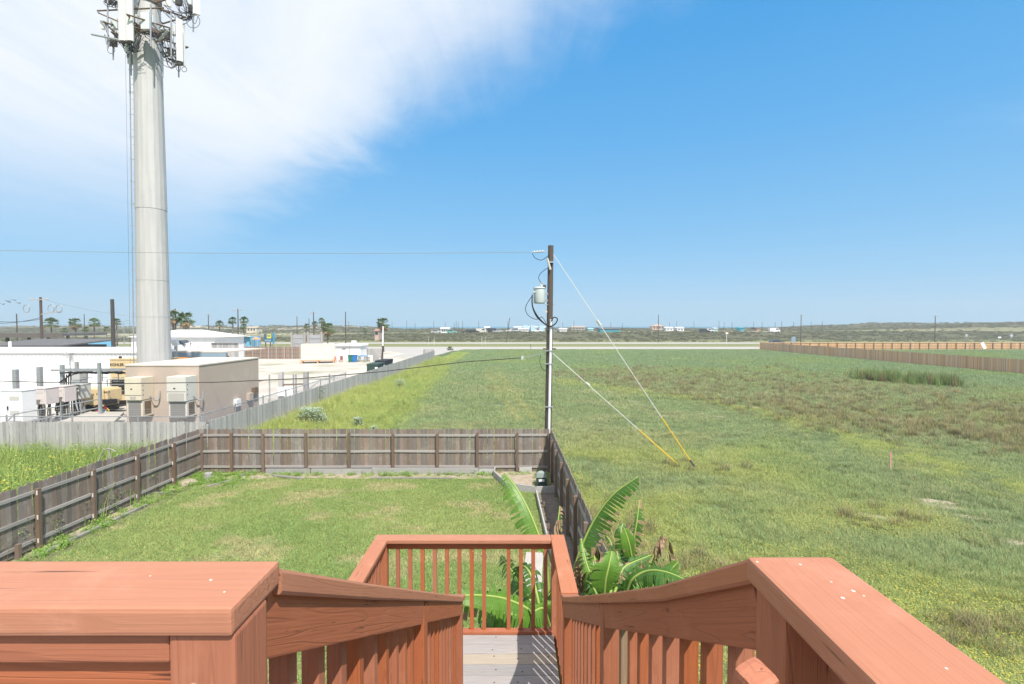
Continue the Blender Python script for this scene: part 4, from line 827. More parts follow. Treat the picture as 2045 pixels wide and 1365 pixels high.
# ================================================================== NEAR UTILITY POLE, WIRES, GUYS
CERAM = mat('grey_porcelain', (0.50, 0.50, 0.48), 0.35); YEL = mat('yellow_guy_guard', (0.80, 0.50, 0.04), 0.5, (0.74, 0.45, 0.04), nscale=6); WIRE = mat('bare_wire', (0.30, 0.30, 0.30), 0.5, metal=0.4)
PY_ = 21.4
def near_pole():
    b = V(1093.5, 940, PY_); tp = V(1100, 490, PY_)
    t = thing('transformer_pole', 'dark wooden utility pole with grey transformer behind the back fence corner', 'utility pole', (b.x, PY_, 0))
    # grain follows the pole: local X up
    def up_tube(name, pts, r, m, n=10):
        mb = MB(); mb.tube(pts, r, n); R = Matrix.Rotation(math.pi / 2, 4, 'Y'); mb.v = [R @ v for v in mb.v]; o = mb.build(name, m, smooth=False); o.matrix_basis = R.inverted(); adopt(o, t); return o
    up_tube('pole', [(b.x, PY_, 0), b.lerp(tp, .5), tp], [0.150, 0.135, 0.115], POLEW)
    c0 = V(1100.5, 637, PY_ - .16); c1 = V(1094.8, 940, PY_ - .16); up_tube('conduit', [c0, c1], 0.055, mat('white_pvc', (0.72, 0.73, 0.74), 0.4), 10)
    for py in (700, 726, 812): MB().box(V(1097, py, PY_ - .17), (0.34, 0.12, 0.04)).build('strap', GALV, t)
    A = V(1077, 589, PY_ - .02); Z0, Z1 = V(0, 605.5, PY_).z, V(0, 576, PY_).z; tr = MB()
    tr.tube([(A.x, PY_ - .02, Z0), (A.x, PY_ - .02, Z0 + .04), (A.x, PY_ - .02, Z1 - .06), (A.x, PY_ - .02, Z1)], [0.225, 0.24, 0.24, 0.235], 20)
    tb = tr.build('transformer_tank', mat('transformer_grey', (0.50, 0.55, 0.55), 0.45), t, True)
    MB().tube([(A.x, PY_ - .02, Z1 + .002), (A.x, PY_ - .02, Z1 + .05), (A.x, PY_ - .02, Z1 + .075)], [0.265, 0.255, 0.16], 20).build('lid', MATS['transformer_grey'], tb)
    MB().tube([(A.x + .08, PY_ - .02, Z1 + .05), (A.x + .08, PY_ - .02, Z1 + .12), (A.x + .08, PY_ - .02, Z1 + .28)], [0.05, 0.06, 0.03], 8).build('bushing', CERAM, tb)
    MB().box((A.x + .22, PY_ - .02, Z1 + .08), (.12, .1, .14)).build('arrester', DARK, tb)
    for dz in (.12, .40): MB().box(((A.x + .24 + tp.x - .1) / 2, PY_ - .02, Z0 + dz), (0.22, .12, .08)).build('hanger_bracket', GALV, t)
    for k in range(3): MB().tube([(A.x - .2 + k * .02, PY_ - .2 + .05 * k, Z1 - .16), (A.x - .28, PY_ - .24 + .05 * k, Z1 - .17)], .03, 6).build('terminal', CERAM, tb)
    cz = V(1097, 525, PY_ - .2); MB().tube([V(1093, 516, PY_ - .2), V(1099, 538, PY_ - .2)], [.05, .05], 8).build('fuse_cutout', CERAM, t); MB().box(V(1101, 523, PY_ - .15), (.16, .12, .06)).build('cutout_bracket', GALV, t)
    ins = MB(); p0, p1 = V(1062, 503, PY_), V(1096, 501, PY_); ins.tube([p0, p1], .014, 6)
    for k in range(4): c = p0.lerp(p1, .15 + k * .16); ins.tube([c - Vector((.03, 0, 0)), c + Vector((.03, 0, 0))], .05, 8)
    ins.build('insulator_string', CERAM, t)
    for py in (608, 658): MB().tube([V(1088, py, PY_ - .2), V(1108, py, PY_ + .1)], .015, 5).build('through_bolt', GALV, t)
    MB().tube([V(1085, 696, PY_ - .1), V(1110, 696, PY_ + .05)], .035, 6).build('through_bolt', RUSTY, t)
    MB().box(V(1090, 622, PY_ - .17), (.12, .12, .07)).build('ground_clamp', CERAM, t)
    def arc(pts, off, r=.014, n=20):
        P = [V(a, b, PY_ + off) for a, b in pts]; out = []
        for i in range(len(P) - 1):
            q0, q1, q2, q3 = P[max(i - 1, 0)], P[i], P[i + 1], P[min(i + 2, len(P) - 1)]
            for k in range(6):
                s = k / 6; out.append(0.5 * ((2 * q1) + (q2 - q0) * s + (2 * q0 - 5 * q1 + 4 * q2 - q3) * s * s + (3 * q1 - q0 - 3 * q2 + q3) * s ** 3))
        out.append(P[-1]); MB().tube(out, r, 5).build('lead_cable', BLACK, t)
    arc([(1063, 505), (1068, 514), (1081, 519), (1094, 511)], -.05); arc([(1095, 534), (1080, 545), (1076, 556), (1083, 567)], -.15)
    arc([(1063, 588), (1063, 610), (1072, 632), (1090, 648), (1100, 651), (1110, 645), (1113, 636), (1106, 633), (1101, 640)], -.24, .026); arc([(1063, 590), (1050, 612), (1054, 628), (1070, 637), (1082, 632)], -.24, .015)
    arc([(1063, 588), (1064, 612), (1076, 634), (1094, 650), (1106, 649), (1113, 640)], -.27, .022); arc([(1082, 632), (1088, 640), (1092, 650)], -.2, .012)
    arc([(1080, 708), (1078, 722), (1083, 735), (1096, 744)], -.2, .012)
near_pole()
def catenary(name, label, pts, r, m, cat='wire', group=None, n=24, sag=0.0):
    P = []; k = len(pts) - 1
    for i in range(k):
        for j in range(n // k + 1): s = j / (n // k + 1); P.append(Vector(pts[i]).lerp(Vector(pts[i + 1]), s) - Vector((0, 0, sag * 4 * s * (1 - s))))
    P.append(Vector(pts[-1])); o = MB().tube(P, r, 5).build(name, m); tag(o, label, cat, group); return o
a, b = V(1061, 503, PY_), V(-160, 496, PY_); catenary('power_line', 'thin overhead wire crossing the sky from the pole top to the left edge', [a, b], .009, WIRE, sag=.12, n=30)
# service drop: thick twisted cable from the pole towards the left
sd_pts = [V(1043, 714, 21.3), V(930, 722, 21.3), V(760, 742, 21.3), V(600, 755.5, 21.25), V(430, 763, 21.25), V(250, 765.5, 21.2), V(100, 763.5, 21.2), V(-80, 758, 21.2)]
catenary('service_drop_cable', 'dark thick cable sagging across the field from the pole to the left', sd_pts, .020, DARK, n=35)
tg = thing('cable_dead_end', 'pale wire clamp holding the thick cable beside the utility pole', 'wire', V(1043, 714, 21.3)); MB().tube([V(1043, 714, 21.3), V(1083, 706, PY_)], .012, 5).build('support_wire', GALV, tg); MB().box(V(1043, 714, 21.3), (.10, .08, .14)).build('clamp', CERAM, tg)
# guy wires with yellow guards
def guy(top, anchor_px, guard_px, ins_px, label, base_dark):
    A = G(*anchor_px); T = V(*top, PY_); t = thing('guy_wire', label, 'guy wire', A, 'guy wires of the utility pole')
    def on(px, py):      # nearest point of the straight wire to that pixel
        best = min((i / 400 for i in range(401)), key=lambda s: (lambda p: (p[0] - px) ** 2 + (p[1] - py) ** 2)(proj(*[float(v) for v in T.lerp(A, s)]))); return best
    MB().tube([T, A], .016, 5).build('wire', mat('galvanized_guy_strand', (0.62, 0.62, 0.60), .5), t)
    s = on(*guard_px); MB().tube([T.lerp(A, s), T.lerp(A, .962 if base_dark else .985)], .024, 8).build('guard', YEL, t)
    s = on(*ins_px); MB().tube([T.lerp(A, s - .012), T.lerp(A, s + .012)], .06, 8).build('strain_insulator', CERAM, t)
    if base_dark: MB().tube([T.lerp(A, .963), A + Vector((0, 0, .02))], .045, 7).build('anchor_rod', DARK, t)
    else: MB().tube([T.lerp(A, .986), A], .025, 7).build('anchor_rod', GALV, t)
guy((1104, 506), (1388, 934), (1323, 833), (1195, 645), 'upper guy wire with a yellow guard standing farther right in the field', True)
guy((1098, 700), (1358, 931), (1274, 860), (1172, 768), 'lower guy wire with a longer yellow guard nearer the fence', False)
# pink survey stake
p = G(1778, 938); st = thing('survey_stake', 'thin pink topped wooden survey stake standing alone in the field', 'stake', p)
MB().box((p.x, p.y, .30), (.05, .03, .64)).build('shaft', mat('faded_pink_stake', (0.55, 0.30, 0.28), .8), st); MB().box((p.x, p.y, .68), (.054, .034, .10)).build('painted_top', mat('pink_paint', (0.75, 0.25, 0.32), .6), st)
# ================================================================== YARD: LAWN, BEDS, BOARDS
LAWN = mat('lawn_earth', (0.105, 0.135, 0.040), 0.95, (0.17, 0.165, 0.085), nscale=2.2, detail=8, bump=0.4, bscale=30, contrast=(0.45, 0.75), stain=((0.26, 0.22, 0.15), 0.45, 0.5))
sheet('lawn', [(FXL + .02, 5), (1.78, 5), (FXR - .02, FY - .02), (FXL + .02, FY - .02)], 0.008, LAWN)
SOIL = mat('grey_garden_soil', (0.22, 0.185, 0.155), 0.95, (0.13, 0.11, 0.095), nscale=7, detail=8, bump=0.8, bscale=25)
BEDSAND = mat('sandy_bed', (0.40, 0.33, 0.26), 0.95, (0.28, 0.235, 0.175), nscale=5, detail=8, bump=0.6, bscale=20)
def gp(px, py, z=0): q = G(px, py, z); return (q.x, q.y)
sheet('garden_soil', [gp(1069, 985), (FXR - .02, gp(1069, 985)[1]), (1.80, 5.2), (.95, 5.2), gp(1090, 1075)], 0.020, SOIL)
sheet('sandy_bed', [gp(988, 950), gp(1012, 976), gp(1069, 980), (FXR - .02, gp(1069, 980)[1]), (FXR - .02, FY - .03), (gp(990, 947)[0], FY - .03)], 0.060, BEDSAND)
sheet('bare_sand_strip', [gp(62, 1118), gp(195, 1050), gp(292, 1008), gp(330, 985), gp(395, 962), (FXL + .03, 19.9), (FXL + .03, 12.2)], 0.014, BEDSAND)
sheet('bare_sand_strip', [gp(395, 962), gp(470, 966), gp(560, 952), gp(640, 955), gp(760, 957), gp(985, 956), (gp(985, 950)[0], FY - .06), (FXL + .05, FY - .06)], 0.015, BEDSAND)
OLDT = wood('old_grey_timber', (0.25, 0.235, 0.22), (0.15, 0.14, 0.13), rnd=.15)
bd = thing('bed_edging', 'grey timber edging around the raised garden bed beside the right fence', 'edging', (0.7, 18.5, 0))
def edge(pa, pb, h=.24, t=.045, m=GREYW, parent=bd, name='board', z0=0.0):
    a, b = gp(*pa), gp(*pb); beam(name, (a[0], a[1], z0 + h / 2), (b[0], b[1], z0 + h / 2), t, h, m, parent, bev=.006)
edge((986, 951), (1012, 976)); edge((1013, 977), (1069, 985), .26); edge((1071, 985), (1112, 984), .26); edge((989, 944), (986, 950), .25)
edge((1071, 988), (1092, 1078), .20); edge((1092, 1080), (1128, 1200), .20)
edge((1037, 946), (1062, 945), .26)
for px, py in ((1084, 1015), (1093, 1060)): q = gp(px, py); post('stake', q[0] + .04, q[1], 0, .22, .06, POSTW, bd)
for k, (pa, pb, h, lab) in enumerate((((524, 951), (612, 952), .22, 'wide grey plank on edge along the back fence, leftmost'), ((613, 953), (738, 952), .22, 'wide grey plank on edge along the back fence, second from left'), ((739, 951), (955, 952), .25, 'longest grey plank on edge along the back fence'), ((956, 950), (985, 951), .22, 'short grey plank on edge at the right end by the bed'))):
    a, b = gp(*pa), gp(*pb); tag(beam('ground_plank', (a[0], FY - .22, h / 2 + .01), (b[0] - .01, FY - .22, h / 2 + .01), .045, h, GREYW, bev=.006), lab, 'plank', 'planks along the back fence')
for k, (pa, pb, w, lab) in enumerate((((74, 1112), (291, 1011), .12, 'long grey timber lying along the left edge of the lawn'), ((413, 974), (462, 961), .10, 'loose weathered board lying near the left fence corner'), ((466, 960), (503, 941), .09, 'second loose board pointing at the back fence corner'), ((302, 986), (345, 987), .08, 'short loose stick lying near the left fence'), ((740, 957), (905, 957), .10, 'low grey timber lying on the grass edge by the back fence'), ((545, 951), (608, 958), .12, 'short crooked board lying against the back planks'))):
    a, b = gp(*pa), gp(*pb); tag(beam('loose_board', (a[0], a[1], .045), (b[0], b[1], .05), w, .06, OLDT, bev=.008), lab, 'board', 'loose boards on the lawn edge')
q = gp(37, 1118); tag(post('post_stub', q[0], q[1], 0, .42, .10, POSTW), 'short brown post stub by the left fence at the picture edge', 'post')
q = gp(415, 957); sp_ = thing('tree_stump', 'small grey stump in the weeds by the left fence corner', 'stump', (q[0], q[1], 0)); MB().tube([(q[0], q[1], 0), (q[0] + .02, q[1], .15), (q[0] + .03, q[1], .26)], [.17, .145, .14], 11).build('trunk', GREYW, sp_)
q = gp(378, 966); rk = MB(); rk.tube([(q[0], q[1], -.05), (q[0], q[1], .06), (q[0] + .04, q[1], .14), (q[0] + .02, q[1], .18)], [.40, .36, .22, .06], 9); tag(rk.build('sand_heap', BEDSAND, smooth=True), 'small pale heap of sand near the left fence corner', 'sand heap')
# green utility pedestal in the bed
q = gp(1081, 972); ped = thing('utility_pedestal', 'dark green domed utility pedestal with a white label in the sandy bed', 'pedestal', (q[0], q[1], .06))
PEDG = mat('dark_green_plastic', (0.035, 0.065, 0.055), .45); hw, dp = .19, .30
prof = [(-hw, 0.06), (-hw, .40)] + [(-hw * math.cos(a), .40 + .16 * math.sin(a)) for a in [math.pi * k / 12 for k in range(1, 12)]] + [(hw, .40), (hw, .06)]
MB().prism([(q[0] + a, q[1] - dp / 2, b) for a, b in prof], (0, dp, 0)).build('housing', PEDG, ped)
lid = [(-hw - .012, .40)] + [(-(hw + .012) * math.cos(a), .40 + .175 * math.sin(a)) for a in [math.pi * k / 12 for k in range(1, 12)]] + [(hw + .012, .40)]
MB().prism([(q[0] + a, q[1] - dp / 2 - .015, b) for a, b in lid], (0, dp + .03, 0)).build('domed_lid', mat('pale_green_lid', (0.30, 0.36, 0.34), .4), ped)
lb_ = MB().box((q[0], q[1] - dp / 2 - .017, .30), (.21, .003, .09)).build('label_plate', WHITE, ped); MB().box((q[0], q[1], .075), (.46, .4, .03)).build('base', PEDG, ped)
pa = Vector((*gp(1060, 1190), .05)); pb = Vector((*gp(1068, 1108), .05)); tag(beam('path_plank', pa, pb, .46, .05, mat('bleached_plywood', (0.45, 0.42, 0.40), .9, (0.36, 0.34, 0.32), scale=(1, 12, 12), nscale=2), bev=.004), 'pale weathered plywood strip on the lawn behind the landing railing', 'plank')
# dead branch by the left fence
br = thing('dead_branch', 'bare forked dead branch sticking up behind the left fence', 'branch', G(215, 960)); c = V(218, 915, 17.0); bm_ = MB()
bm_.tube([V(216, 960, 17), V(218, 896, 17), V(218.5, 886, 17)], [.03, .02, .008], 5)
bm_.tube([V(218, 896, 17), V(207, 898, 17.1), V(200, 912, 17.1), V(192, 930, 17)], [.022, .02, .014, .008], 5); bm_.tube([V(218, 896, 17), V(226, 898, 16.9), V(232, 902, 16.9)], [.022, .018, .012], 5); bm_.tube([V(219, 905, 17), V(222, 920, 17), V(221, 935, 17)], [.015, .012, .01], 5)
bm_.build('twigs', RAILW, br)
# ================================================================== BANANA PLANTS
LEAFG = mat('banana_leaf', (0.075, 0.185, 0.026), 0.45, (0.05, 0.13, 0.018), nscale=3, translucent=0.28, spec=0.5)
LEAFY = mat('banana_leaf_young', (0.13, 0.26, 0.03), 0.45, (0.09, 0.20, 0.025), nscale=3, translucent=0.3, spec=0.5)
LEAFD = mat('banana_leaf_dead', (0.34, 0.235, 0.14), 0.9, (0.22, 0.15, 0.09), nscale=8)
RIB = mat('banana_midrib', (0.28, 0.36, 0.09), 0.5); STEM = mat('banana_stem', (0.16, 0.20, 0.06), 0.6, (0.16, 0.11, 0.06), scale=(1, 1, .3), nscale=6)
def spline(P, n):
    P = [Vector(p) for p in P]; out = []; k = len(P) - 1
    for i in range(k):
        q0, q1, q2, q3 = P[max(i - 1, 0)], P[i], P[i + 1], P[min(i + 2, k)]
        for j in range(n): s = j / n; out.append(0.5 * ((2 * q1) + (q2 - q0) * s + (2 * q0 - 5 * q1 + 4 * q2 - q3) * s * s + (3 * q1 - q0 - 3 * q2 + q3) * s ** 3))
    out.append(P[-1]); return out
def banana_leaf(parent, pts, width, m=LEAFG, droop=0.5, tear=0.7, nstrip=26, face=None, start=.12, both=(1, 1), ragged=0.0, tipdead=False):
    """pts: midrib in world space; blade torn into strips that droop to both sides"""
    S = spline(pts, 10); N_ = len(S) - 1
    def at(s): f = s * N_; i = min(int(f), N_ - 1); return S[i].lerp(S[i + 1], f - i), (S[i + 1] - S[i]).normalized()
    mb = MB(); md = MB(); toC = (EYE - S[N_ // 2]).normalized() if face is None else Vector(face).normalized()
    for sd_ in (-1, 1):
        wsc = both[0] if sd_ < 0 else both[1]
        if wsc <= 0: continue
        for k in range(nstrip):
            s0 = start + (1 - start) * k / nstrip; s1 = start + (1 - start) * (k + 1) / nstrip; gap = tear * random.random() ** 1.4 * .7 * (s1 - s0)
            dr = droop * random.uniform(.4, 1.7); rag = (1 - ragged * random.random()) * (1 - (.22 * random.random() if tear > .2 else 0))
            rows = []
            for s in (s0 + .0, s1 - .0):
                c, d = at(min(s, .9999)); side = d.cross(toC).normalized() * sd_; nn = side.cross(d).normalized() * sd_
                prof = (math.sin(math.pi * min(max((s - start) / (1 - start), .02), .98) ** .75)) ** .55
                w = width * prof * wsc * rag; col = []
                for j in range(5):
                    q = j / 4; sh = (gap if s == s0 else -gap) * q * (1 if tear else 0)
                    cc, _ = at(min(max(s + sh + .035 * q, 0), .9999))
                    col.append(cc + side * (w * q * (1 - .25 * dr * q)) + nn * (w * (.10 * math.sin(q * 3.14) )) - Vector((0, 0, 1)) * (w * dr * q * q * .8))
                rows.append(col)
            tgt = md if (tipdead and s0 > .82) or (ragged and random.random() < ragged * .25) else mb
            for j in range(4): (md if j == 3 and random.random() < .28 + ragged else tgt).quad(rows[0][j], rows[0][j + 1], rows[1][j + 1], rows[1][j])
    o = mb.build('leaf', m, parent, True)
    rb = MB(); rb.tube(S, [.022 * (1 - .8 * i / N_) + .003 for i in range(N_ + 1)], 6); rb.build('midrib', RIB, o, True)
    if md.v: md.build('dry_edge', LEAFD, o, True)
    return o
def hanging_dead(parent, top, n=7, L=.9, spread=.12):
    mb = MB()
    for k in range(n):
        a = random.uniform(0, 6.28); p = Vector(top) + Vector((spread * math.cos(a), spread * math.sin(a), 0)) * .4; w = random.uniform(.02, .05); l = L * random.uniform(.5, 1.1)
        pr = None
        for j in range(6):
            s = j / 5; c = p + Vector((spread * math.cos(a) * s * 1.3 + random.gauss(0, .012), spread * math.sin(a) * s + random.gauss(0, .012), -l * s)); t_ = Vector((math.cos(a + 1.5 + s * 2), math.sin(a + 1.5 + s * 2), 0)) * w * (1 - .6 * abs(s - .4))
            if pr: mb.quad(pr[0], pr[1], c + t_, c - t_)
            pr = (c - t_, c + t_)
    return mb.build('dead_leaf', LEAFD, parent)
def stem(parent, p0, p1, r=.09):
    p0, p1 = Vector(p0), Vector(p1); MB().tube([p0, p0.lerp(p1, .5) + Vector((.03, 0, 0)), p1], [r, r * .85, r * .55], 9).build('stem', STEM, parent, True)
def bananas():
    A = thing('banana_plant', 'banana plant with two long arching leaves right of the landing', 'banana plant', (1.15, 8.0, 0), 'banana plants')
    s1 = V(1140, 1185, 7.9); stem(A, (1.15, 7.9, 0), s1)
    banana_leaf(A, [V(1140, 1190, 7.9), V(1150, 1125, 7.9), V(1180, 1050, 7.9), V(1222, 990, 7.8), V(1274, 952, 7.7)], .30, both=(0.10, 1.0), droop=.25, start=.1, nstrip=34, face=(-.2, -1, .45))
    banana_leaf(A, [V(1250, 1190, 7.2), V(1262, 1158, 7.1), V(1292, 1140, 7.0), V(1330, 1142, 6.8), V(1375, 1160, 6.6)], .33, droop=1.0, start=.05, nstrip=22, face=(0, -.7, 1))
    banana_leaf(A, [V(1150, 1180, 7.8), V(1135, 1150, 7.7), V(1120, 1125, 7.6)], .20, droop=.6, nstrip=10, ragged=.4)
    for px, py in ((1168, 1100), (1180, 1120), (1155, 1135), (1190, 1095), (1245, 1145)): hanging_dead(A, V(px, py, 7.7), 8, .75, .10)
    B = thing('banana_plant', 'banana plant with an upright brown edged leaf, farthest right of the group', 'banana plant', (1.85, 8.0, 0), 'banana plants')
    stem(B, (1.9, 8.0, 0), V(1262, 1150, 8.0))
    banana_leaf(B, [V(1262, 1150, 8.0), V(1264, 1090, 8.0), V(1272, 1040, 8.0), V(1277, 998, 8.1)], .24, both=(.55, 1), droop=.75, nstrip=22, ragged=.45, tipdead=True, face=(.1, -1, .3))
    banana_leaf(B, [V(1262, 1120, 7.9), V(1256, 1085, 7.8), V(1247, 1055, 7.8)], .13, LEAFY, droop=.1, tear=0, nstrip=12, face=(.3, -1, .2))
    banana_leaf(B, [V(1258, 1140, 8.1), V(1246, 1105, 8.2), V(1240, 1065, 8.2), V(1244, 1045, 8.3)], .15, droop=.4, nstrip=12)
    banana_leaf(B, [V(1262, 1150, 8.0), V(1248, 1125, 8.0), V(1236, 1118, 8.2), V(1228, 1124, 8.4)], .26, droop=.9, nstrip=14)
    banana_leaf(B, [V(1285, 1160, 8.0), V(1300, 1120, 8.0), V(1315, 1090, 8.0), V(1328, 1066, 8.0)], .17, droop=1.0, both=(.15, .8), nstrip=18, ragged=.5, tipdead=True); hanging_dead(B, V(1326, 1072, 8.0), 7, .45, .10)
    banana_leaf(B, [V(1318, 1150, 7.8), V(1338, 1138, 7.8), V(1354, 1122, 7.8)], .13, LEAFY, droop=.2, tear=.1, nstrip=12, face=(0, -.6, 1))
    C_ = thing('banana_plant', 'banana plant with a broad bright young leaf in the middle of the group', 'banana plant', (1.45, 7.4, 0), 'banana plants')
    stem(C_, (1.45, 7.4, 0), V(1205, 1190, 7.4)); stem(C_, (1.25, 7.5, 0), V(1172, 1190, 7.5), .06)
    banana_leaf(C_, [V(1205, 1200, 7.4), V(1209, 1160, 7.3), V(1216, 1130, 7.3), V(1222, 1100, 7.4)], .26, LEAFY, droop=.35, tear=.1, nstrip=14, face=(.2, -1, .2))
    banana_leaf(C_, [V(1200, 1190, 7.5), V(1190, 1130, 7.6), V(1186, 1105, 7.8), V(1182, 1096, 8.0)], .16, LEAFY, droop=.5, nstrip=12)
    banana_leaf(C_, [V(1215, 1180, 7.5), V(1228, 1120, 7.8), V(1222, 1088, 8.0), V(1210, 1068, 8.2)], .16, droop=.9, nstrip=16, ragged=.4, both=(.8, .2))
    banana_leaf(C_, [V(1215, 1190, 7.4), V(1240, 1165, 7.4), V(1255, 1150, 7.6)], .22, droop=.8, nstrip=12); banana_leaf(C_, [V(1195, 1195, 7.3), V(1180, 1165, 7.3), V(1165, 1160, 7.5)], .22, LEAFG, droop=.9, nstrip=12)
    banana_leaf(C_, [V(1230, 1195, 7.2), V(1215, 1160, 7.8), V(1235, 1150, 8.2), V(1260, 1165, 8.4)], .3, LEAFG, droop=1.1, nstrip=14)
    for a_, b_, c_, w_, m_ in (((1225, 1190), (1250, 1130), (1300, 1108), .20, LEAFG), ((1190, 1195), (1170, 1120), (1160, 1075), .16, LEAFY), ((1240, 1190), (1285, 1150), (1320, 1165), .22, LEAFY), ((1215, 1195), (1238, 1140), (1232, 1100), .18, LEAFG)):
        banana_leaf(C_, [V(*a_, 7.3), V((a_[0] + b_[0]) / 2, (a_[1] + b_[1]) / 2 - 6, 7.4), V(*b_, 7.5), V(*c_, 7.7)], w_, m_, droop=.8, nstrip=16, ragged=.25)
    for px, py in ((1205, 1105), (1220, 1150), (1192, 1120)): hanging_dead(C_, V(px, py, 7.6), 7, .8, .09)
    D_ = thing('banana_plant', 'banana plant behind the landing railing with one tall leaf over the lawn', 'banana plant', (.55, 7.2, 0), 'banana plants')
    stem(D_, (.62, 7.3, 0), V(1098, 1230, 7.3)); stem(D_, (.42, 7.0, 0), V(1072, 1245, 7.0), .07)
    banana_leaf(D_, [V(1098, 1230, 7.3), V(1090, 1120, 7.3), V(1065, 1040, 7.4), V(1035, 980, 7.6), V(1008, 944, 7.8)], .30, LEAFY, both=(1.0, .12), droop=.35, start=.30, nstrip=34, face=(.1, -1, .4))
    banana_leaf(D_, [V(1100, 1225, 7.4), V(1104, 1120, 7.6), V(1112, 1060, 7.7), V(1118, 1010, 7.8)], .22, droop=.5, both=(.1, .9), nstrip=18, ragged=.55, tipdead=True); hanging_dead(D_, V(1114, 1040, 7.7), 6, .5, .05)
    banana_leaf(D_, [V(1085, 1260, 6.6), V(1062, 1222, 6.3), V(1010, 1196, 6.1), V(950, 1188, 5.9), V(890, 1192, 5.8)], .30, LEAFY, droop=1.0, start=.08, nstrip=26, face=(0, -.8, .8))
    banana_leaf(D_, [V(1080, 1265, 6.5), V(1050, 1235, 6.5), V(1000, 1225, 6.5), V(955, 1240, 6.6)], .32, droop=1.1, start=.1, nstrip=20, face=(0, -.8, .8))
    banana_leaf(D_, [V(1085, 1240, 6.9), V(1060, 1200, 7.2), V(1030, 1150, 7.6), V(1000, 1110, 8.0)], .24, droop=.9, nstrip=18)
    banana_leaf(D_, [V(1100, 1240, 6.9), V(1110, 1180, 6.7), V(1125, 1150, 6.6)], .2, droop=.8, nstrip=12); banana_leaf(D_, [V(1085, 1250, 6.6), V(1065, 1160, 6.8), V(1045, 1130, 7.2), V(1030, 1150, 7.5)], .24, droop=.9, nstrip=14)
    banana_leaf(D_, [V(1098, 1250, 6.6), V(1085, 1215, 6.4), V(1060, 1225, 6.2)], .22, LEAFY, droop=.6, tear=.2, nstrip=12)
    hanging_dead(D_, V(1075, 1215, 6.9), 8, .8, .12); hanging_dead(D_, V(985, 1235, 6.6), 6, .5, .1)
    E = thing('banana_plant', 'small banana plant below the sloping right stair rail', 'banana plant', (1.25, 5.4, 0), 'banana plants')
    stem(E, (1.25, 5.4, 0), (1.28, 5.4, 2.0)); 
    for dx, dy, h, m in ((.35, -.5, 2.75, LEAFG), (-.05, -.7, 2.6, LEAFY), (.5, .3, 2.7, LEAFG), (.25, .6, 2.9, LEAFY)):
        banana_leaf(E, [(1.28, 5.4, 1.9), (1.28 + dx * .4, 5.4 + dy * .4, h - .15), (1.28 + dx * .9, 5.4 + dy * .9, h), (1.28 + dx * 1.5, 5.4 + dy * 1.5, h - .25)], .22, m, droop=.8, nstrip=16)
bananas()
# ================================================================== GRASS AND GROUND COVER (stuff)
def grass_mat(name, rough=0.7, trans=0.25, hue=0.0):
    m = bpy.data.materials.new(name); m.use_nodes = True; N = m.node_tree.nodes; L = m.node_tree.links; b = N['Principled BSDF']
    b.inputs['Roughness'].default_value = rough; b.inputs['Specular IOR Level'].default_value = 0.2
    at = N.new('ShaderNodeAttribute'); at.attribute_type = 'INSTANCER'; at.attribute_name = 'tint'
    lo = N.new('ShaderNodeAttribute'); lo.attribute_name = 'shade'
    mu = N.new('ShaderNodeMixRGB'); mu.blend_type = 'MULTIPLY'; mu.inputs[0].default_value = 1; gn = N.new('ShaderNodeVectorMath'); gn.operation = 'SCALE'; gn.inputs['Scale'].default_value = 1.92; L.new(at.outputs['Color'], gn.inputs[0]); L.new(gn.outputs[0], mu.inputs[1]); L.new(lo.outputs['Color'], mu.inputs[2])
    L.new(mu.outputs[0], b.inputs['Base Color'])
    tr = N.new('ShaderNodeBsdfTranslucent'); L.new(mu.outputs[0], tr.inputs[0]); ms = N.new('ShaderNodeMixShader'); ms.inputs[0].default_value = trans
    L.new(b.outputs[0], ms.inputs[1]); L.new(tr.outputs[0], ms.inputs[2]); L.new(ms.outputs[0], N['Material Output'].inputs[0]); return m
GRASSM = grass_mat('grass_blades')
YELF = mat('yellow_petals', (0.60, 0.52, 0.07), .6); WHTF = mat('pale_petals', (0.7, 0.7, 0.62), .7)
class Clump:
    def __init__(s): s.mb = MB(); s.c = []; s.mi = []
    def blade(s, p, ang, h, w, lean, tone, seg=2):
        d = Vector((math.cos(ang), math.sin(ang), 0)); t = Vector((-d.y, d.x, 0)); pr = None
        for j in range(seg + 1):
            q = j / seg; c = Vector(p) + Vector((0, 0, h * q * (1 - .25 * lean * q))) + d * (lean * h * q * q); ww = w * (1 - q) * .5 + .0004
            cur = (c - t * ww, c + t * ww)
            if pr: s.mb.quad(pr[0], pr[1], cur[1], cur[0]); s.c += [tone] * 4; s.mi.append(0)
            pr = cur
    def leaf(s, p, ang, L_, w, tilt, tone, mi=0):
        d = Vector((math.cos(ang) * math.cos(tilt), math.sin(ang) * math.cos(tilt), math.sin(tilt))); t = Vector((-math.sin(ang), math.cos(ang), 0)); p = Vector(p)
        s.mb.quad(p, p + d * L_ * .5 + t * w / 2, p + d * L_, p + d * L_ * .5 - t * w / 2); s.c += [tone] * 4; s.mi.append(mi)
    def obj(s, name, col, extra=None):
        me = s.mb.mesh(name); me.materials.append(GRASSM)
        if extra: me.materials.append(extra)
        ca = me.color_attributes.new('shade', 'FLOAT_COLOR', 'POINT')
        ca.data.foreach_set('color', np.array([[*c, 1] for c in s.c], dtype=np.float32).ravel())
        me.polygons.foreach_set('material_index', np.array(s.mi, dtype=np.int32)); o = bpy.data.objects.new(name, me); col.objects.link(o); return o
R_ = random.random; U_ = random.uniform
def tone(v=.22, warm=.12):
    k = U_(1 - v, 1 + v); w = U_(-warm, warm); return (k * (1 + w), k, k * (1 - w))
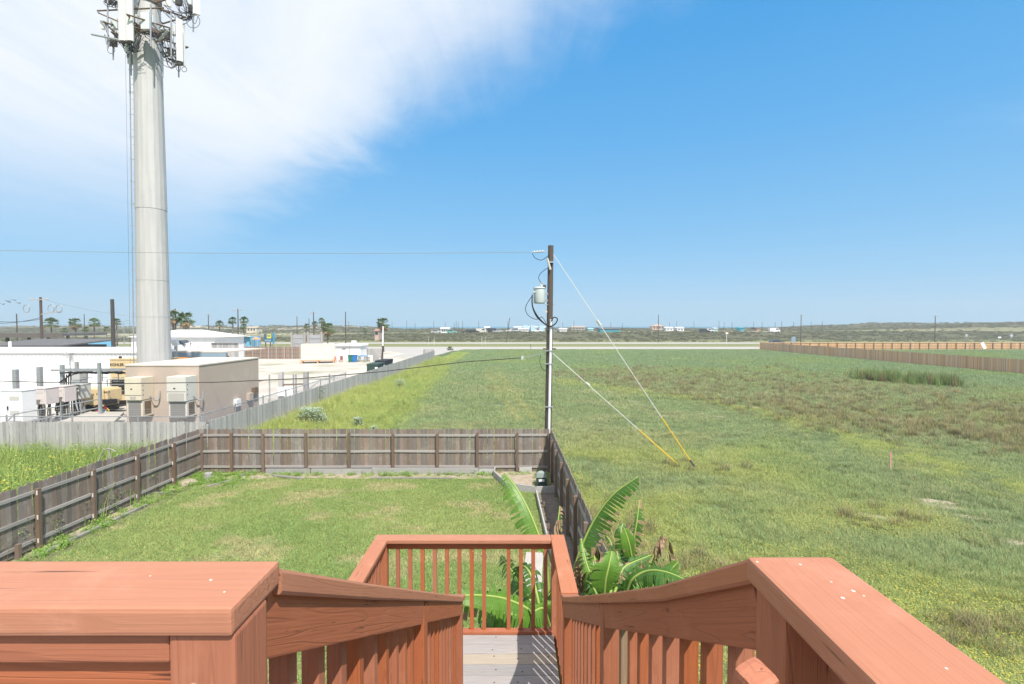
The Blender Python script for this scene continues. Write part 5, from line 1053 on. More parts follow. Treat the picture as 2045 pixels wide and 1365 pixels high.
def grass_clump(col, n, hr, rad, w, lean, dry=.12, v=.22):
    c = Clump()
    for _ in range(n):
        a = U_(0, 6.28); r = rad * math.sqrt(R_()); tn = tone(v)
        if R_() < dry: tn = (1.9, 1.35, 1.5)
        c.blade((r * math.cos(a), r * math.sin(a), 0), U_(0, 6.28), U_(*hr), w * U_(.7, 1.3), U_(*lean), tn)
    return c.obj('clump', col)
def broad_clump(col, n, rad, h, size, flower=0, fm=None):
    c = Clump()
    for _ in range(n):
        a = U_(0, 6.28); r = rad * math.sqrt(R_()); z = h * R_(); c.leaf((r * math.cos(a), r * math.sin(a), z), U_(0, 6.28), size * U_(.6, 1.3), size * U_(.4, .7), U_(-.3, .9), tone(.25))
    for _ in range(flower):
        a = U_(0, 6.28); r = rad * math.sqrt(R_()); p = Vector((r * math.cos(a), r * math.sin(a), h * U_(.9, 1.25)))
        for k in range(3): c.leaf(p, k * 2.1 + U_(0, 1), .016, .016, .25, (1, 1, 1), 1)
    return c.obj('clump', col, fm)
def coll(name): return bpy.data.collections.new(name)
def scatter(name, label, x, y, z, scale, tint, col, kind='stuff'):
    n = len(x); me = bpy.data.meshes.new(name); me.vertices.add(n)
    me.vertices.foreach_set('co', np.stack([x, y, z], 1).astype(np.float32).ravel())
    def at(nm, t, d, key='value'): a = me.attributes.new(nm, t, 'POINT'); a.data.foreach_set(key, np.asarray(d).ravel())
    at('sc', 'FLOAT', scale.astype(np.float32)); at('rz', 'FLOAT', RNG.uniform(0, 6.28, n).astype(np.float32)); at('pick', 'INT', RNG.integers(0, 1000, n).astype(np.int32))
    at('tint', 'FLOAT_COLOR', np.concatenate([tint, np.ones((n, 1))], 1).astype(np.float32), 'color')
    o = bpy.data.objects.new(name, me); COL.objects.link(o); o['kind'] = kind; o['label'] = label; o['category'] = 'vegetation'
    ng = bpy.data.node_groups.new(name, 'GeometryNodeTree'); ng.interface.new_socket('Geometry', in_out='INPUT', socket_type='NodeSocketGeometry'); ng.interface.new_socket('Geometry', in_out='OUTPUT', socket_type='NodeSocketGeometry')
    N = ng.nodes; L = ng.links; gi = N.new('NodeGroupInput'); go = N.new('NodeGroupOutput'); ip = N.new('GeometryNodeInstanceOnPoints'); ci = N.new('GeometryNodeCollectionInfo')
    ci.inputs['Collection'].default_value = col; ci.inputs['Separate Children'].default_value = True; ci.inputs['Reset Children'].default_value = True
    def na(nm, t): q = N.new('GeometryNodeInputNamedAttribute'); q.data_type = t; q.inputs['Name'].default_value = nm; return q.outputs[0]
    cx = N.new('ShaderNodeCombineXYZ'); L.new(na('rz', 'FLOAT'), cx.inputs[2]); md = N.new('ShaderNodeMath'); md.operation = 'MODULO'; L.new(na('pick', 'INT'), md.inputs[0]); md.inputs[1].default_value = max(1, len(col.objects))
    L.new(gi.outputs[0], ip.inputs['Points']); L.new(ci.outputs[0], ip.inputs['Instance']); ip.inputs['Pick Instance'].default_value = True; L.new(md.outputs[0], ip.inputs['Instance Index'])
    L.new(cx.outputs[0], ip.inputs['Rotation']); L.new(na('sc', 'FLOAT'), ip.inputs['Scale']); L.new(ip.outputs[0], go.inputs[0])
    mo = o.modifiers.new('scatter', 'NODES'); mo.node_group = ng; return o
def sample(n, dmin, dmax, power, umin=-1.15, umax=1.15):
    """points on the ground, denser near the viewer: y distributed ~ y^-power, x across the view"""
    r = RNG.random(n); e = 1 - power; y = (dmin ** e + r * (dmax ** e - dmin ** e)) ** (1 / e); x = RNG.uniform(umin, umax, n) * y; return x, y
def vegetation():
    cg = coll('field_grass'); [grass_clump(cg, 34, (.05, .17), .22, .010, (.2, .9)) for _ in range(5)]
    cb = coll('tussock'); [grass_clump(cb, 60, (.18, .46), .16, .012, (.2, 1.0), .25) for _ in range(4)]
    cy = coll('low_forbs'); [broad_clump(cy, 110, .27, .10, .030, 2, YELF) for _ in range(4)]
    cw = coll('weeds'); [grass_clump(cw, 46, (.35, .95), .26, .020, (.1, .7), .05) for _ in range(4)]; [broad_clump(cw, 200, .30, .75, .055) for _ in range(2)]; [grass_clump(cw, 30, (.7, 1.3), .25, .010, (.15, .6), .5) for _ in range(2)]
    cl = coll('lawn_tufts'); [grass_clump(cl, 34, (.025, .065), .10, .007, (.2, 1.1), .16) for _ in range(5)]; [broad_clump(cl, 26, .09, .035, .022) for _ in range(2)]
    cf = coll('far_grass'); [grass_clump(cf, 40, (.12, .34), .75, .05, (.1, .7)) for _ in range(4)]
    def fieldmask(x, y): return ((x > 1.95) | (y > 21.0)) & (x > -13.3) & (y < 133) & ~((y < 20.9) & (x < 1.95)) & (patch_mask(x, y) < RNG.uniform(.25, .9, len(x))) & ~((x > 64.5) & (y > 52) & (np.abs(x - 65.5) < .6))
    x, y = sample(120000, 7.5, 46, 1.15, -1.0, 1.12); k = fieldmask(x, y); x, y = x[k], y[k]; br, yl, weed, n1, n2, n3 = zones(x, y); t = field_tint(x, y)
    keep = (RNG.random(len(x)) < 0.95 - .2 * yl) & (weed < .6) & (fbm(x / .8 + 3, y / .8, 3) < .66); q = keep
    scatter('field_grass', 'short mixed green grass covering the open field', x[q], y[q], 0 * x[q], (.55 + .5 * RNG.random(q.sum())) * (1 + y[q] / 90), t[q] * RNG.uniform(.85, 1.25, (q.sum(), 1)), cg)
    q = (RNG.random(len(x)) < .5 * yl) & (weed < .6); scatter('yellow_flower_cover', 'low yellow flowering ground cover in patches across the field', x[q], y[q], 0 * x[q], .7 + .5 * RNG.random(q.sum()), t[q] * .95, cy)
    x2, y2 = sample(26000, 9, 80, 1.2, -.2, 1.1); k = fieldmask(x2, y2); x2, y2 = x2[k], y2[k]; br = zones(x2, y2)[0]; q = RNG.random(len(x2)) < .40 * br ** 1.3; t2 = np.where(RNG.random((len(x2), 1)) < .7, np.array([[.120, .122, .064]]), np.array([[.125, .135, .055]])) * RNG.uniform(.75, 1.2, (len(x2), 1))
    scatter('brown_tussocks', 'brownish grass tussocks in the middle and right of the field', x2[q], y2[q], 0 * x2[q], (.55 + .7 * RNG.random(q.sum())) * (1 + y2[q] / 120), t2[q], cb)
    x3, y3 = sample(70000, 42, 134, .6, -.34, 1.12); k = fieldmask(x3, y3); x3, y3 = x3[k], y3[k]; t3 = field_tint(x3, y3)
    scatter('far_field_grass', 'smooth distant grass of the field towards the highway', x3, y3, 0 * x3, .45 + .45 * RNG.random(len(x3)), t3 * RNG.uniform(.85, 1.2, (len(x3), 1)), cf)
    x4 = np.concatenate([RNG.uniform(-13.5, -3.5, 15000), RNG.uniform(-13.5, -8.5, 9000)]); y4 = np.concatenate([21.1 + 70 * RNG.random(15000) ** 1.6, RNG.uniform(21.1, 45, 9000)]); w4 = zones(x4, y4)[2]; q = (RNG.random(len(x4)) < w4) & (y4 < 100); x4, y4 = x4[q], y4[q]; t4 = field_tint(x4, y4)
    d4 = np.clip((x4 + 13.6) / 5.5, 0, 1); scatter('tall_weeds', 'tall bright yellow green weeds along the long grey fence', x4, y4, 0 * x4, (1.15 - .75 * d4) * RNG.uniform(.5, 1.1, len(x4)), t4 * RNG.uniform(.8, 1.2, (len(x4), 1)), cw)
    x5 = RNG.uniform(-27, -13.1, 3600); y5 = RNG.uniform(10, 22.2, 3600); t5 = np.array([.120, .178, .048]) * RNG.uniform(.75, 1.25, (3600, 1)); scatter('side_weeds', 'dense green weeds between the left fence and the grey cross fence', x5, y5, 0 * x5, RNG.uniform(.75, 1.45, 3600), t5, cw)
    x10, y10 = sample(2600, 9, 70, 1.1, -.1, 1.1); k = fieldmask(x10, y10); x10, y10 = x10[k], y10[k]; q = fbm(x10 / 5 + 2, y10 / 5 + 9, 3) > .47; x10, y10 = x10[q], y10[q]
    scatter('field_weeds', 'scattered taller weed tufts across the field', x10, y10, 0 * x10, RNG.uniform(.35, .8, len(x10)), field_tint(x10, y10) * RNG.uniform(.7, 1.1, (len(x10), 1)), cb)
    # lawn
    n = 62000; y6 = 8 + 12.7 * RNG.random(n) ** 0.85; x6 = RNG.uniform(FXL + .1, 1.0, n); bare = fbm(x6 / 1.3 + 5, y6 / 1.0 + 2, 4); big = fbm(x6 / 3.5, y6 / 3.0, 3)
    px, py = proj(x6, y6); sandl = (polydist(x6, y6, [gp(62, 1118), gp(195, 1050), gp(292, 1008), gp(330, 985), gp(395, 962), gp(470, 964), gp(985, 954)]) < .35)
    leftof = (x6 < FXL + .9 + .5 * bare) | (y6 > FY - .85 - .3 * bare) | ((x6 > gp(985, 950)[0]) & (y6 > 18.3)) | (x6 > .80)
    q = (RNG.random(n) < np.where(leftof, .10, np.where(bare > .66, .6, 1.0))); x6, y6, bare, big = x6[q], y6[q], bare[q], big[q]
    t6 = np.array([.105, .165, .050]) * (1 - big[:, None]) + np.array([.180, .212, .076]) * big[:, None]; dry = sstep(.54, .72, bare)[:, None] * .7; t6 = t6 * (1 - dry) + np.array([.24, .225, .12]) * dry
    scatter('lawn_grass', 'mown patchy lawn inside the backyard fence', x6, y6, 0 * x6 + .008, RNG.uniform(.8, 1.5, len(x6)), t6 * RNG.uniform(.85, 1.4, (len(x6), 1)) * np.array([.88, .91, .90]), cl)
    # weeds at the fence foot inside the yard
    x7 = np.concatenate([RNG.uniform(FXL + .1, FXL + .7, 160), RNG.uniform(FXL + .2, FXL + 2.4, 130), RNG.uniform(-12, 1.2, 150), RNG.uniform(.9, 1.5, 40)]); y7 = np.concatenate([RNG.uniform(12.5, 20.4, 160), RNG.uniform(19.0, 20.6, 130), FY - RNG.uniform(.1, .55, 150), RNG.uniform(18.8, 20.4, 40)])
    t7 = np.array([.12, .20, .04]) * RNG.uniform(.7, 1.3, (len(x7), 1)); cfw = coll('small_weeds'); [broad_clump(cfw, 60, .18, .14, .06) for _ in range(3)]; [grass_clump(cfw, 26, (.10, .36), .08, .012, (.2, .8), .05) for _ in range(2)]
    scatter('fence_foot_weeds', 'small leafy weeds growing along the foot of the backyard fence', x7, y7, 0 * x7 + .015, RNG.uniform(.4, 1.0, len(x7)), t7, cfw)
    # bare sand showing through
    for k, (px, py, a, b, r) in enumerate(PATCH):
        c = G(px, py); mb = MB(); P = []
        for i in range(22):
            th = i / 22 * 6.283; k_ = 1.15 + .28 * math.sin(3 * th + k) + random.uniform(-.15, .15); u, v = a * k_ * math.cos(th), b * k_ * math.sin(th); P.append(Vector((c.x + u * math.cos(r) + v * math.sin(r), c.y - u * math.sin(r) + v * math.cos(r), .012 + .0006 * k)))
        mb.v = P; mb.f = [tuple(range(22))]; o = mb.build('sand_patch', BEDSAND); o['kind'] = 'structure'
    # cattails
    n = 420; a = G(1720, 758); b = G(1895, 768); s = RNG.random(n); x8 = a.x + (b.x - a.x) * s + RNG.normal(0, .5, n); y8 = a.y + (b.y - a.y) * s + RNG.normal(0, 1.7, n) * (.4 + np.sin(s * 3.14)); cr = coll('reeds'); [grass_clump(cr, 26, (.7, 1.55), .25, .04, (.02, .25), .1) for _ in range(3)]
    scatter('cattail_reeds', 'patch of tall upright green reeds in front of the new cedar fence', x8, y8, 0 * x8, RNG.uniform(.45, 1.1, n), np.where(RNG.random((n, 1)) < .25, np.array([[.12, .10, .05]]), np.array([[.105, .150, .050]])) * RNG.uniform(.7, 1.2, (n, 1)), cr)
    # coastal scrub on the rise and the dunes
    cs = coll('scrub')
    for _ in range(4):
        c = Clump()
        for _ in range(150):
            u = Vector((random.gauss(0, 1), random.gauss(0, 1), abs(random.gauss(0, .55)))); u = u / max(1.2, u.length) * .9; c.leaf((u.x, u.y, u.z * .7), U_(0, 6.28), .28, .2, U_(-.4, 1.2), tone(.3))
        c.obj('clump', cs)
    x9, y9 = sample(34000, 203, 520, 1.3, -1.12, 1.12); n9 = fbm(x9 / 14, y9 / 10, 4); q = (n9 > .40) & ~((y9 > 248) & (y9 < 300) & (RNG.random(len(y9)) < .9)); x9, y9, n9 = x9[q], y9[q], n9[q]; z9 = terrain(x9, y9)
    t9 = np.array([.085, .084, .052]) * (1 - n9[:, None]) + np.array([.098, .104, .055]) * n9[:, None]
    scatter('coastal_scrub', 'low olive scrub covering the rise and dunes beyond the highway', x9, y9, z9 - .1, RNG.uniform(.4, 1.0, len(x9)) * (1 + (y9 - 200) / 500), t9 * RNG.uniform(.75, 1.3, (len(x9), 1)), cs)
vegetation()
# yellow daisies among the side weeds
def daisies():
    mb = MB()
    for _ in range(90):
        px, py = U_(-20, 190), U_(895, 985); p = G(px, py, .98)
        if p.y > 21.8 or p.x > -13.3: continue
        for k in range(7): a = k * .9; mb.tri(p, p + Vector((.042 * math.cos(a), .042 * math.sin(a), .012)), p + Vector((.042 * math.cos(a + .8), .042 * math.sin(a + .8), .012)))
    o = mb.build('yellow_daisies', YELF); tag(o, 'yellow daisy flowers scattered in the weeds behind the left fence', 'flowers', kind='stuff')
daisies()
# pale sage-leaved plants beside the weeds
SAGE = mat('sage_leaf', (0.42, 0.50, 0.40), .7, (0.32, 0.42, 0.30), nscale=6, translucent=.2)
def sage(px, py, w, h, n, label):
    p = G(px, py); t = thing('sage_leaved_plant', label, 'plant', p, 'pale sage leaved plants in the weeds'); mb = MB(); st = MB(); L_ = .10
    for k in range(max(4, n // 40)):
        a = U_(0, 6.28); q = p + Vector((w * .4 * math.cos(a) * R_(), w * .3 * math.sin(a), h * U_(.5, .9))); st.tube([p, p.lerp(q, .5) + Vector((0, 0, .05)), q], .012, 4)
    for k in range(n):
        a = U_(0, 6.28); r = math.sqrt(R_()); z = h * R_() ** .7; rr = r * (1 - .55 * z / h); c = p + Vector((w / 2 * rr * math.cos(a), w / 2 * .7 * rr * math.sin(a), z)); an = U_(0, 6.28); tl = U_(-.5, .5)
        d = Vector((math.cos(an) * math.cos(tl), math.sin(an) * math.cos(tl), math.sin(tl))); s = Vector((-math.sin(an), math.cos(an), U_(-.3, .3))); l = L_ * U_(.7, 1.4)
        mb.quad(c, c + d * l * .45 + s * l * .42, c + d * l, c + d * l * .45 - s * l * .42)
    o = mb.build('foliage', SAGE, t); o['kind'] = 'stuff'; st.build('stems', STEM, t)
for args in ((622, 858, 2.7, 1.35, 1500, 'largest pale sage leaved plant behind the back fence'), (562, 858, 1.5, .75, 450, 'low spreading sage leaved plant left of the largest one'), (714, 856, 1.0, .7, 350, 'round sage leaved bush right of the largest one'), (748, 862, .7, .35, 110, 'small sage leaved plant just above the back fence middle'), (679, 842, .8, .5, 120, 'thin sage leaved plant in the bright weeds'), (799, 776, 1.8, .95, 420, 'sage leaved bush where the bright weeds meet the field'), (845, 750, 1.8, .4, 160, 'flat pale plant far up the weed edge'), (900, 728, 3.0, .35, 160, 'farthest flat pale plant near the weed edge')): sage(*args)
# ================================================================== PALMS
FROND = mat('palm_frond', (0.13, 0.19, 0.05), .6, (0.09, 0.14, 0.04), nscale=2, translucent=.25); FRONDD = mat('palm_dead_frond', (0.34, 0.24, 0.14), .9, (0.24, 0.17, 0.10), nscale=3); TRUNK = mat('palm_trunk', (0.20, 0.16, 0.125), .9, (0.13, 0.10, 0.08), scale=(1, 1, 6), nscale=3, bump=.5)
def palm_mesh(seed, nf, R, dead):
    rr = random.Random(seed); g = MB(); d = MB()
    for k in range(nf):
        el = rr.uniform(-.75, 1.35) if not dead else rr.uniform(-1.3, 1.3); az = rr.uniform(0, 6.28); tgt = d if el < -.45 else g
        L_ = R * rr.uniform(.45, .62); dirv = Vector((math.cos(az) * math.cos(el), math.sin(az) * math.cos(el), math.sin(el)))
        hub = dirv * L_ + Vector((0, 0, -.12 * R * (1 - abs(math.sin(el))))); side = Vector((-math.sin(az), math.cos(az), 0)); upv = dirv.cross(side)
        tgt.quad(Vector((0, 0, 0)) + side * .025, hub + side * .02, hub - side * .02, Vector((0, 0, 0)) - side * .025)
        for j in range(13):
            a = (j - 6) / 6 * 1.35; l = R * .5 * rr.uniform(.8, 1.1) * (1 - .15 * abs(a)); v = (dirv * math.cos(a) + side * math.sin(a)); tip = hub + v * l - Vector((0, 0, l * (.18 + .30 * rr.random()))) + upv * l * rr.uniform(-.1, .1); mid = hub + v * l * .55; w = .075 * R * .5
            n_ = (v.cross(upv)).normalized() * w; tgt.quad(hub, mid + n_, tip, mid - n_)
    return g.mesh('crown'), d.mesh('skirt')
PALMV = [palm_mesh(s, n, 1.75, dd) for s, n, dd in ((1, 60, False), (2, 66, True), (3, 52, False))]
def palm(px, pyc, D, wpx, base_z, label, var=0, tr=.16, group='palm trees along the road'):
    c = V(px, pyc, D); t = thing('palm_tree', label, 'palm tree', (c.x, D, base_z), group); R = wpx / 2 / F * D; g, d = PALMV[var]
    for nm, me, m in (('crown', g, FROND), ('dead_fronds', d, FRONDD)):
        if not me.polygons: continue
        o = link(nm, me, m); s = R / 1.5; o.matrix_basis = Matrix.Translation(c) @ Matrix.Diagonal((s, s, s, 1)) @ Matrix.Rotation(random.uniform(0, 6.28), 4, 'Z'); adopt(o, t)
    lean = random.uniform(-.2, .2); MB().tube([(c.x - lean, D, base_z - .1), (c.x - lean * .4, D, (base_z + c.z) / 2), (c.x, D, c.z)], [tr * 1.35, tr, tr * .9], 8).build('trunk', TRUNK, t, True)
P_ = [(102, 645, 140, 25, 'palm behind the dark carport roof, left of the other three', 0), (150, 644, 140, 23, 'palm behind the dark carport roof, second from the left', 1), (188, 644, 142, 21, 'palm behind the dark carport, just left of the thick dark pole', 2), (233, 643, 145, 17, 'palm just right of the thick dark pole', 0), (346, 632, 92, 30, 'shaggy palm half hidden by the cell tower', 1), (371, 636, 92, 32, 'big shaggy palm right of the cell tower over the white roof', 1), (438, 646, 150, 15, 'small palm above the white hip roof', 0), (465, 640, 135, 17, 'palm left of the crossarm pole by the hip roof', 2), (487, 639, 135, 17, 'palm right of the crossarm pole by the hip roof', 0), (613, 651, 150, 12, 'smallest thin palm left of the billboard', 2), (629, 646, 130, 12, 'thin palm close to a pole behind the grey billboards', 0), (642, 641, 118, 15, 'palm crown rising behind the bushy one', 2), (655, 655, 108, 27, 'bushy palm right of the grey billboards', 1), (765, 645, 122, 27, 'tall palm behind the leaning white post near the highway', 1)]
for px, py, D, w, lab, v in P_: palm(px, py, D, w, 0.0, lab, v)
for px, py, D, w, lab in ((172, 657, 160, 12, 'short low palm between the carport palms'), (213, 657, 165, 12, 'short low palm left of the thick dark pole'), (128, 659, 160, 12, 'short low palm above the carport roof'), (487, 652, 128, 14, 'short low palm beside the hip roof corner'), (729, 659, 240, 10, 'tiny palm far off near the sandy patch')): palm(px, py, D, w, float(terrain((px - CX) / F * D, D)), lab, 2, .10)
p = G(899, 699); t = thing('saw_palmetto', 'lone dark palmetto bush by the highway edge', 'plant', p); g, d = PALMV[1]
for k, (nm, me) in enumerate((('fronds', g), ('dead_fronds', d))): o = link(nm, me, MATS['palm_frond']); o.matrix_basis = Matrix.Translation(p + Vector((0, 0, .45))) @ Matrix.Diagonal((.55, .55, .4, 1)); adopt(o, t)
# ================================================================== UTILITY POLES IN THE DISTANCE
def upole(px, ptop, D, label, r=.15, arm=0.0, group='utility poles in the distance', base=None, m=POLEW, coils=False, lean=0.0):
    tp = V(px, ptop, D); zb = float(terrain(tp.x, D)) if base is None else base; t = thing('utility_pole', label, 'utility pole', (tp.x, D, zb), group)
    MB().tube([(tp.x + lean, D, zb - .2), tp], [r, r * .75], 8).build('shaft', m, t)
    if arm:
        z = tp.z - .35; beam('crossarm', (tp.x - arm / 2, D - r, z), (tp.x + arm / 2, D - r, z), .11, .13, RAILW, t, bev=0)
        for q in (-.9, -.35, .35, .9): MB().tube([(tp.x + arm / 2 * q, D - r, z + .06), (tp.x + arm / 2 * q, D - r, z + .26)], [.05, .035], 6).build('insulator', CERAM, t)
    if coils:
        for dx in (-2.0, 1.4, 2.5):
            c = Vector((tp.x + dx, D, tp.z - 1.6)); MB().tube([c + Vector((.45 * math.cos(k * .524), 0, .55 * math.sin(k * .524))) for k in range(13)], .05, 5).build('wire_loop', WIRE, t)
        beam('lower_arm', (tp.x - .2, D - .1, tp.z - 2.4), (tp.x + 3.0, D - .1, tp.z - 1.9), .08, .1, RAILW, t, bev=0)
    return tp
upole(224, 597, 50, 'thick dark leaning pole rising behind the white metal building', r=.21, base=0, m=DARK, lean=.05)
upole(81, 593, 70, 'pole with pale crossarm and hanging wire loops above the carport', r=.20, arm=2.6, base=0, coils=True)
upole(33, 626, 120, 'plain thin pole at the far left above the carport', base=0); upole(168, 627, 165, 'reddish pole between the carport palms', base=0); upole(350, 616, 92, 'pole standing among the shaggy palms', r=.14, base=0, arm=1.6); upole(416, 627, 150, 'pole above the white hip roof with small crossarm', arm=1.5, base=0)
upole(475, 616, 118, 'pole with wide pale crossarm beside the hip roof', arm=2.4, base=0); upole(593, 631, 155, 'plain pole left of the grey billboards', base=0); upole(617, 635, 165, 'thin leaning pole behind the grey billboards', base=0); upole(626, 622, 128, 'dark pole with low crossarm behind the grey billboards', arm=2.0, base=0, r=.16); upole(690, 622, 150, 'dark pole standing near the small white building', r=.18, base=.0)
for px, pt, lab in ((1018, 634, 'leaning dark pole at the far road edge left of the transformer pole'), (1315, 628, 'dark pole at the far road edge in the middle of the field view'), (1600, 628, 'dark crossarm pole at the far road edge above the cedar fence corner'), (1868, 630, 'dark crossarm pole farthest right above the honey fence')): upole(px, pt, 198, lab, r=.17, arm=(2.2 if px > 1500 else 0), lean=(-1.4 if px == 1018 else 0))
for px in (696, 783, 812, 829, 866, 889, 907, 911, 915, 924, 956, 1014, 1124, 1146, 1220, 1243, 1337, 1351, 1386, 1436, 1446, 1462, 1505, 1522, 1548, 1561, 1585, 1620, 1642): upole(px, random.uniform(639, 644), random.uniform(285, 330), 'thin dark utility pole far off along the beach road', r=.13, group='far poles along the beach road')
def lightpole(px, pt, D, lab):
    tp = V(px, pt, D); t = thing('street_light', lab, 'street light', (tp.x, D, 0), 'street lights'); MB().tube([(tp.x, D, 0), tp], [.10, .06], 7).build('mast', GALV, t)
    for s in (-1, 1): MB().tube([tp, tp + Vector((s * .9, 0, .3))], .04, 5).build('arm', GALV, t); MB().box(tp + Vector((s * 1.1, 0, .3)), (.5, .2, .1)).build('lamp_head', GALV, t)
lightpole(247, 642, 120, 'grey street light right of the thick dark pole')
catenary('power_line', 'upper wire from the looped crossarm pole towards the cell tower', [V(81, 596, 70), V(270, 632, 85)], .02, WIRE, sag=.3, group='wires on the left'); catenary('power_line', 'lower wire crossing behind the carport palms', [V(-40, 648, 100), V(270, 645, 110)], .02, WIRE, sag=.2, group='wires on the left')
for k, (a, b) in enumerate((((-20, 640), (79, 637)), ((-20, 645), (79, 634)))): catenary('communication_cable', ['upper black cable ending at the looped crossarm pole', 'lower black cable ending at the looped crossarm pole'][k], [V(*a, 60), V(*b, 70)], .03, BLACK, sag=.25, group='wires on the left')
catenary('power_line', 'wire between the billboard pole and the pole by the small building', [V(626, 645, 128), V(690, 640, 150)], .02, WIRE, sag=.3, group='wires on the left'); catenary('power_line', 'wire running right from the pole by the small building', [V(690, 641, 150), V(810, 648, 240)], .02, WIRE, sag=.5, group='wires on the left')
# ================================================================== BUILDINGS AND THINGS OF THE LOT
BLUEP = mat('bright_blue_paint', (0.05, 0.33, 0.62), .5); TEAL = mat('teal_paint', (0.03, 0.33, 0.40), .6, (0.03, 0.28, 0.34), nscale=3); PALEB = mat('pale_blue_paint', (0.40, 0.56, 0.66), .7); WHR = mat('white_roofing', (0.74, 0.74, 0.75), .6, (0.68, 0.68, 0.69), nscale=3); GREYR = mat('grey_roofing', (0.13, 0.13, 0.135), .8, (0.10, 0.10, 0.105), nscale=2); BLUEG = mat('blue_grey_steel', (0.24, 0.32, 0.38), .5)
def windows(parent, x0, x1, y, z0, z1, n, m=GLASS, w=.9):
    for i in range(n): c = x0 + (x1 - x0) * (i + .5) / n; q = tbox('window', c - w / 2, c + w / 2, y - .05, y - .003, z0, z1, m, parent); tbox('sill', c - w / 2 - .05, c + w / 2 + .05, y - .10, y - .052, z0 - .08, z0 - .01, WHITE, q)
def hip_building(name, label, px0, px1, pe, pr, D, depth, wall_m, roof_m, nwin, z0=0.0, over=.5, gable=False, win=GLASS):
    a, b = V(px0, pe, D), V(px1, pe, D); zr = V(0, pr, D + depth / 2).z; t = thing(name, label, 'building', ((a.x + b.x) / 2, D, z0)); tbox('wall', a.x, b.x, D, D + depth, z0 - .3, a.z, wall_m, t)
    o = over; i = depth / 2 if not gable else 0; i = min(i, (b.x - a.x) / 2 * .9); mb = MB(); e = a.z + .02
    v = [(a.x - o, D - o, e), (b.x + o, D - o, e), (b.x + o, D + depth + o, e), (a.x - o, D + depth + o, e), (a.x + i - (o if gable else 0), D + depth / 2, zr), (b.x - i + (o if gable else 0), D + depth / 2, zr)]
    mb.v = [Vector(q) for q in v]; mb.f = [(0, 1, 5, 4), (1, 2, 5), (2, 3, 4, 5), (3, 0, 4), (3, 2, 1, 0)]; r = mb.build('roof', roof_m, t)
    if nwin: windows(t, a.x + .4, b.x - .4, D, max(z0 + .8, a.z - 1.7), a.z - .5, nwin, win)
    return t
h_ = hip_building('hip_roof_building', 'white building with low white hip roof right of the cell tower', 262, 428, 673, 658, 82, 9, WHITE, WHR, 0)
for px in (350, 395): q = V(px, 680, 81.9); tbox('door_seam', q.x - .06, q.x + .06, 81.93, 81.99, .2, 3.0, GALV, h_)
def carport():
    t = thing('carport', 'long dark flat roofed carport at the far left', 'carport', (-60, 72, 0)); a, b = V(-60, 668, 78), V(172, 668, 78)
    tbox('roof', a.x, b.x, 74, 82, a.z - .1, a.z + .25, GREYR, t); tbox('fascia', a.x, b.x + .05, 73.9, 73.996, a.z - .35, a.z + .3, mat('dark_fascia', (0.11, 0.10, 0.09), .8), t)
    for px in (15, 58, 97, 136, 172): q = V(px, 680, 75); post('post', q.x, 75, 0, a.z - .1, .3, DARK, t, 0)
    u = thing('dark_roof_shed', 'low dark sloping roof in front of the carport', 'shed', (-52, 56, 0)); A = V(-60, 690, 54); B = V(96, 690, 54); z0, z1 = V(0, 689, 54).z, V(0, 676, 62).z
    MB().prism([(A.x, 54, z0), (A.x, 62, z1), (A.x, 62, z1 - .15), (A.x, 54, z0 - .15)], (B.x - A.x + 1.5, 0, 0)).build('roof', GREYR, u); tbox('wall', A.x, B.x, 54.4, 61.8, 0, z0 - .16, DARK, u)
carport()
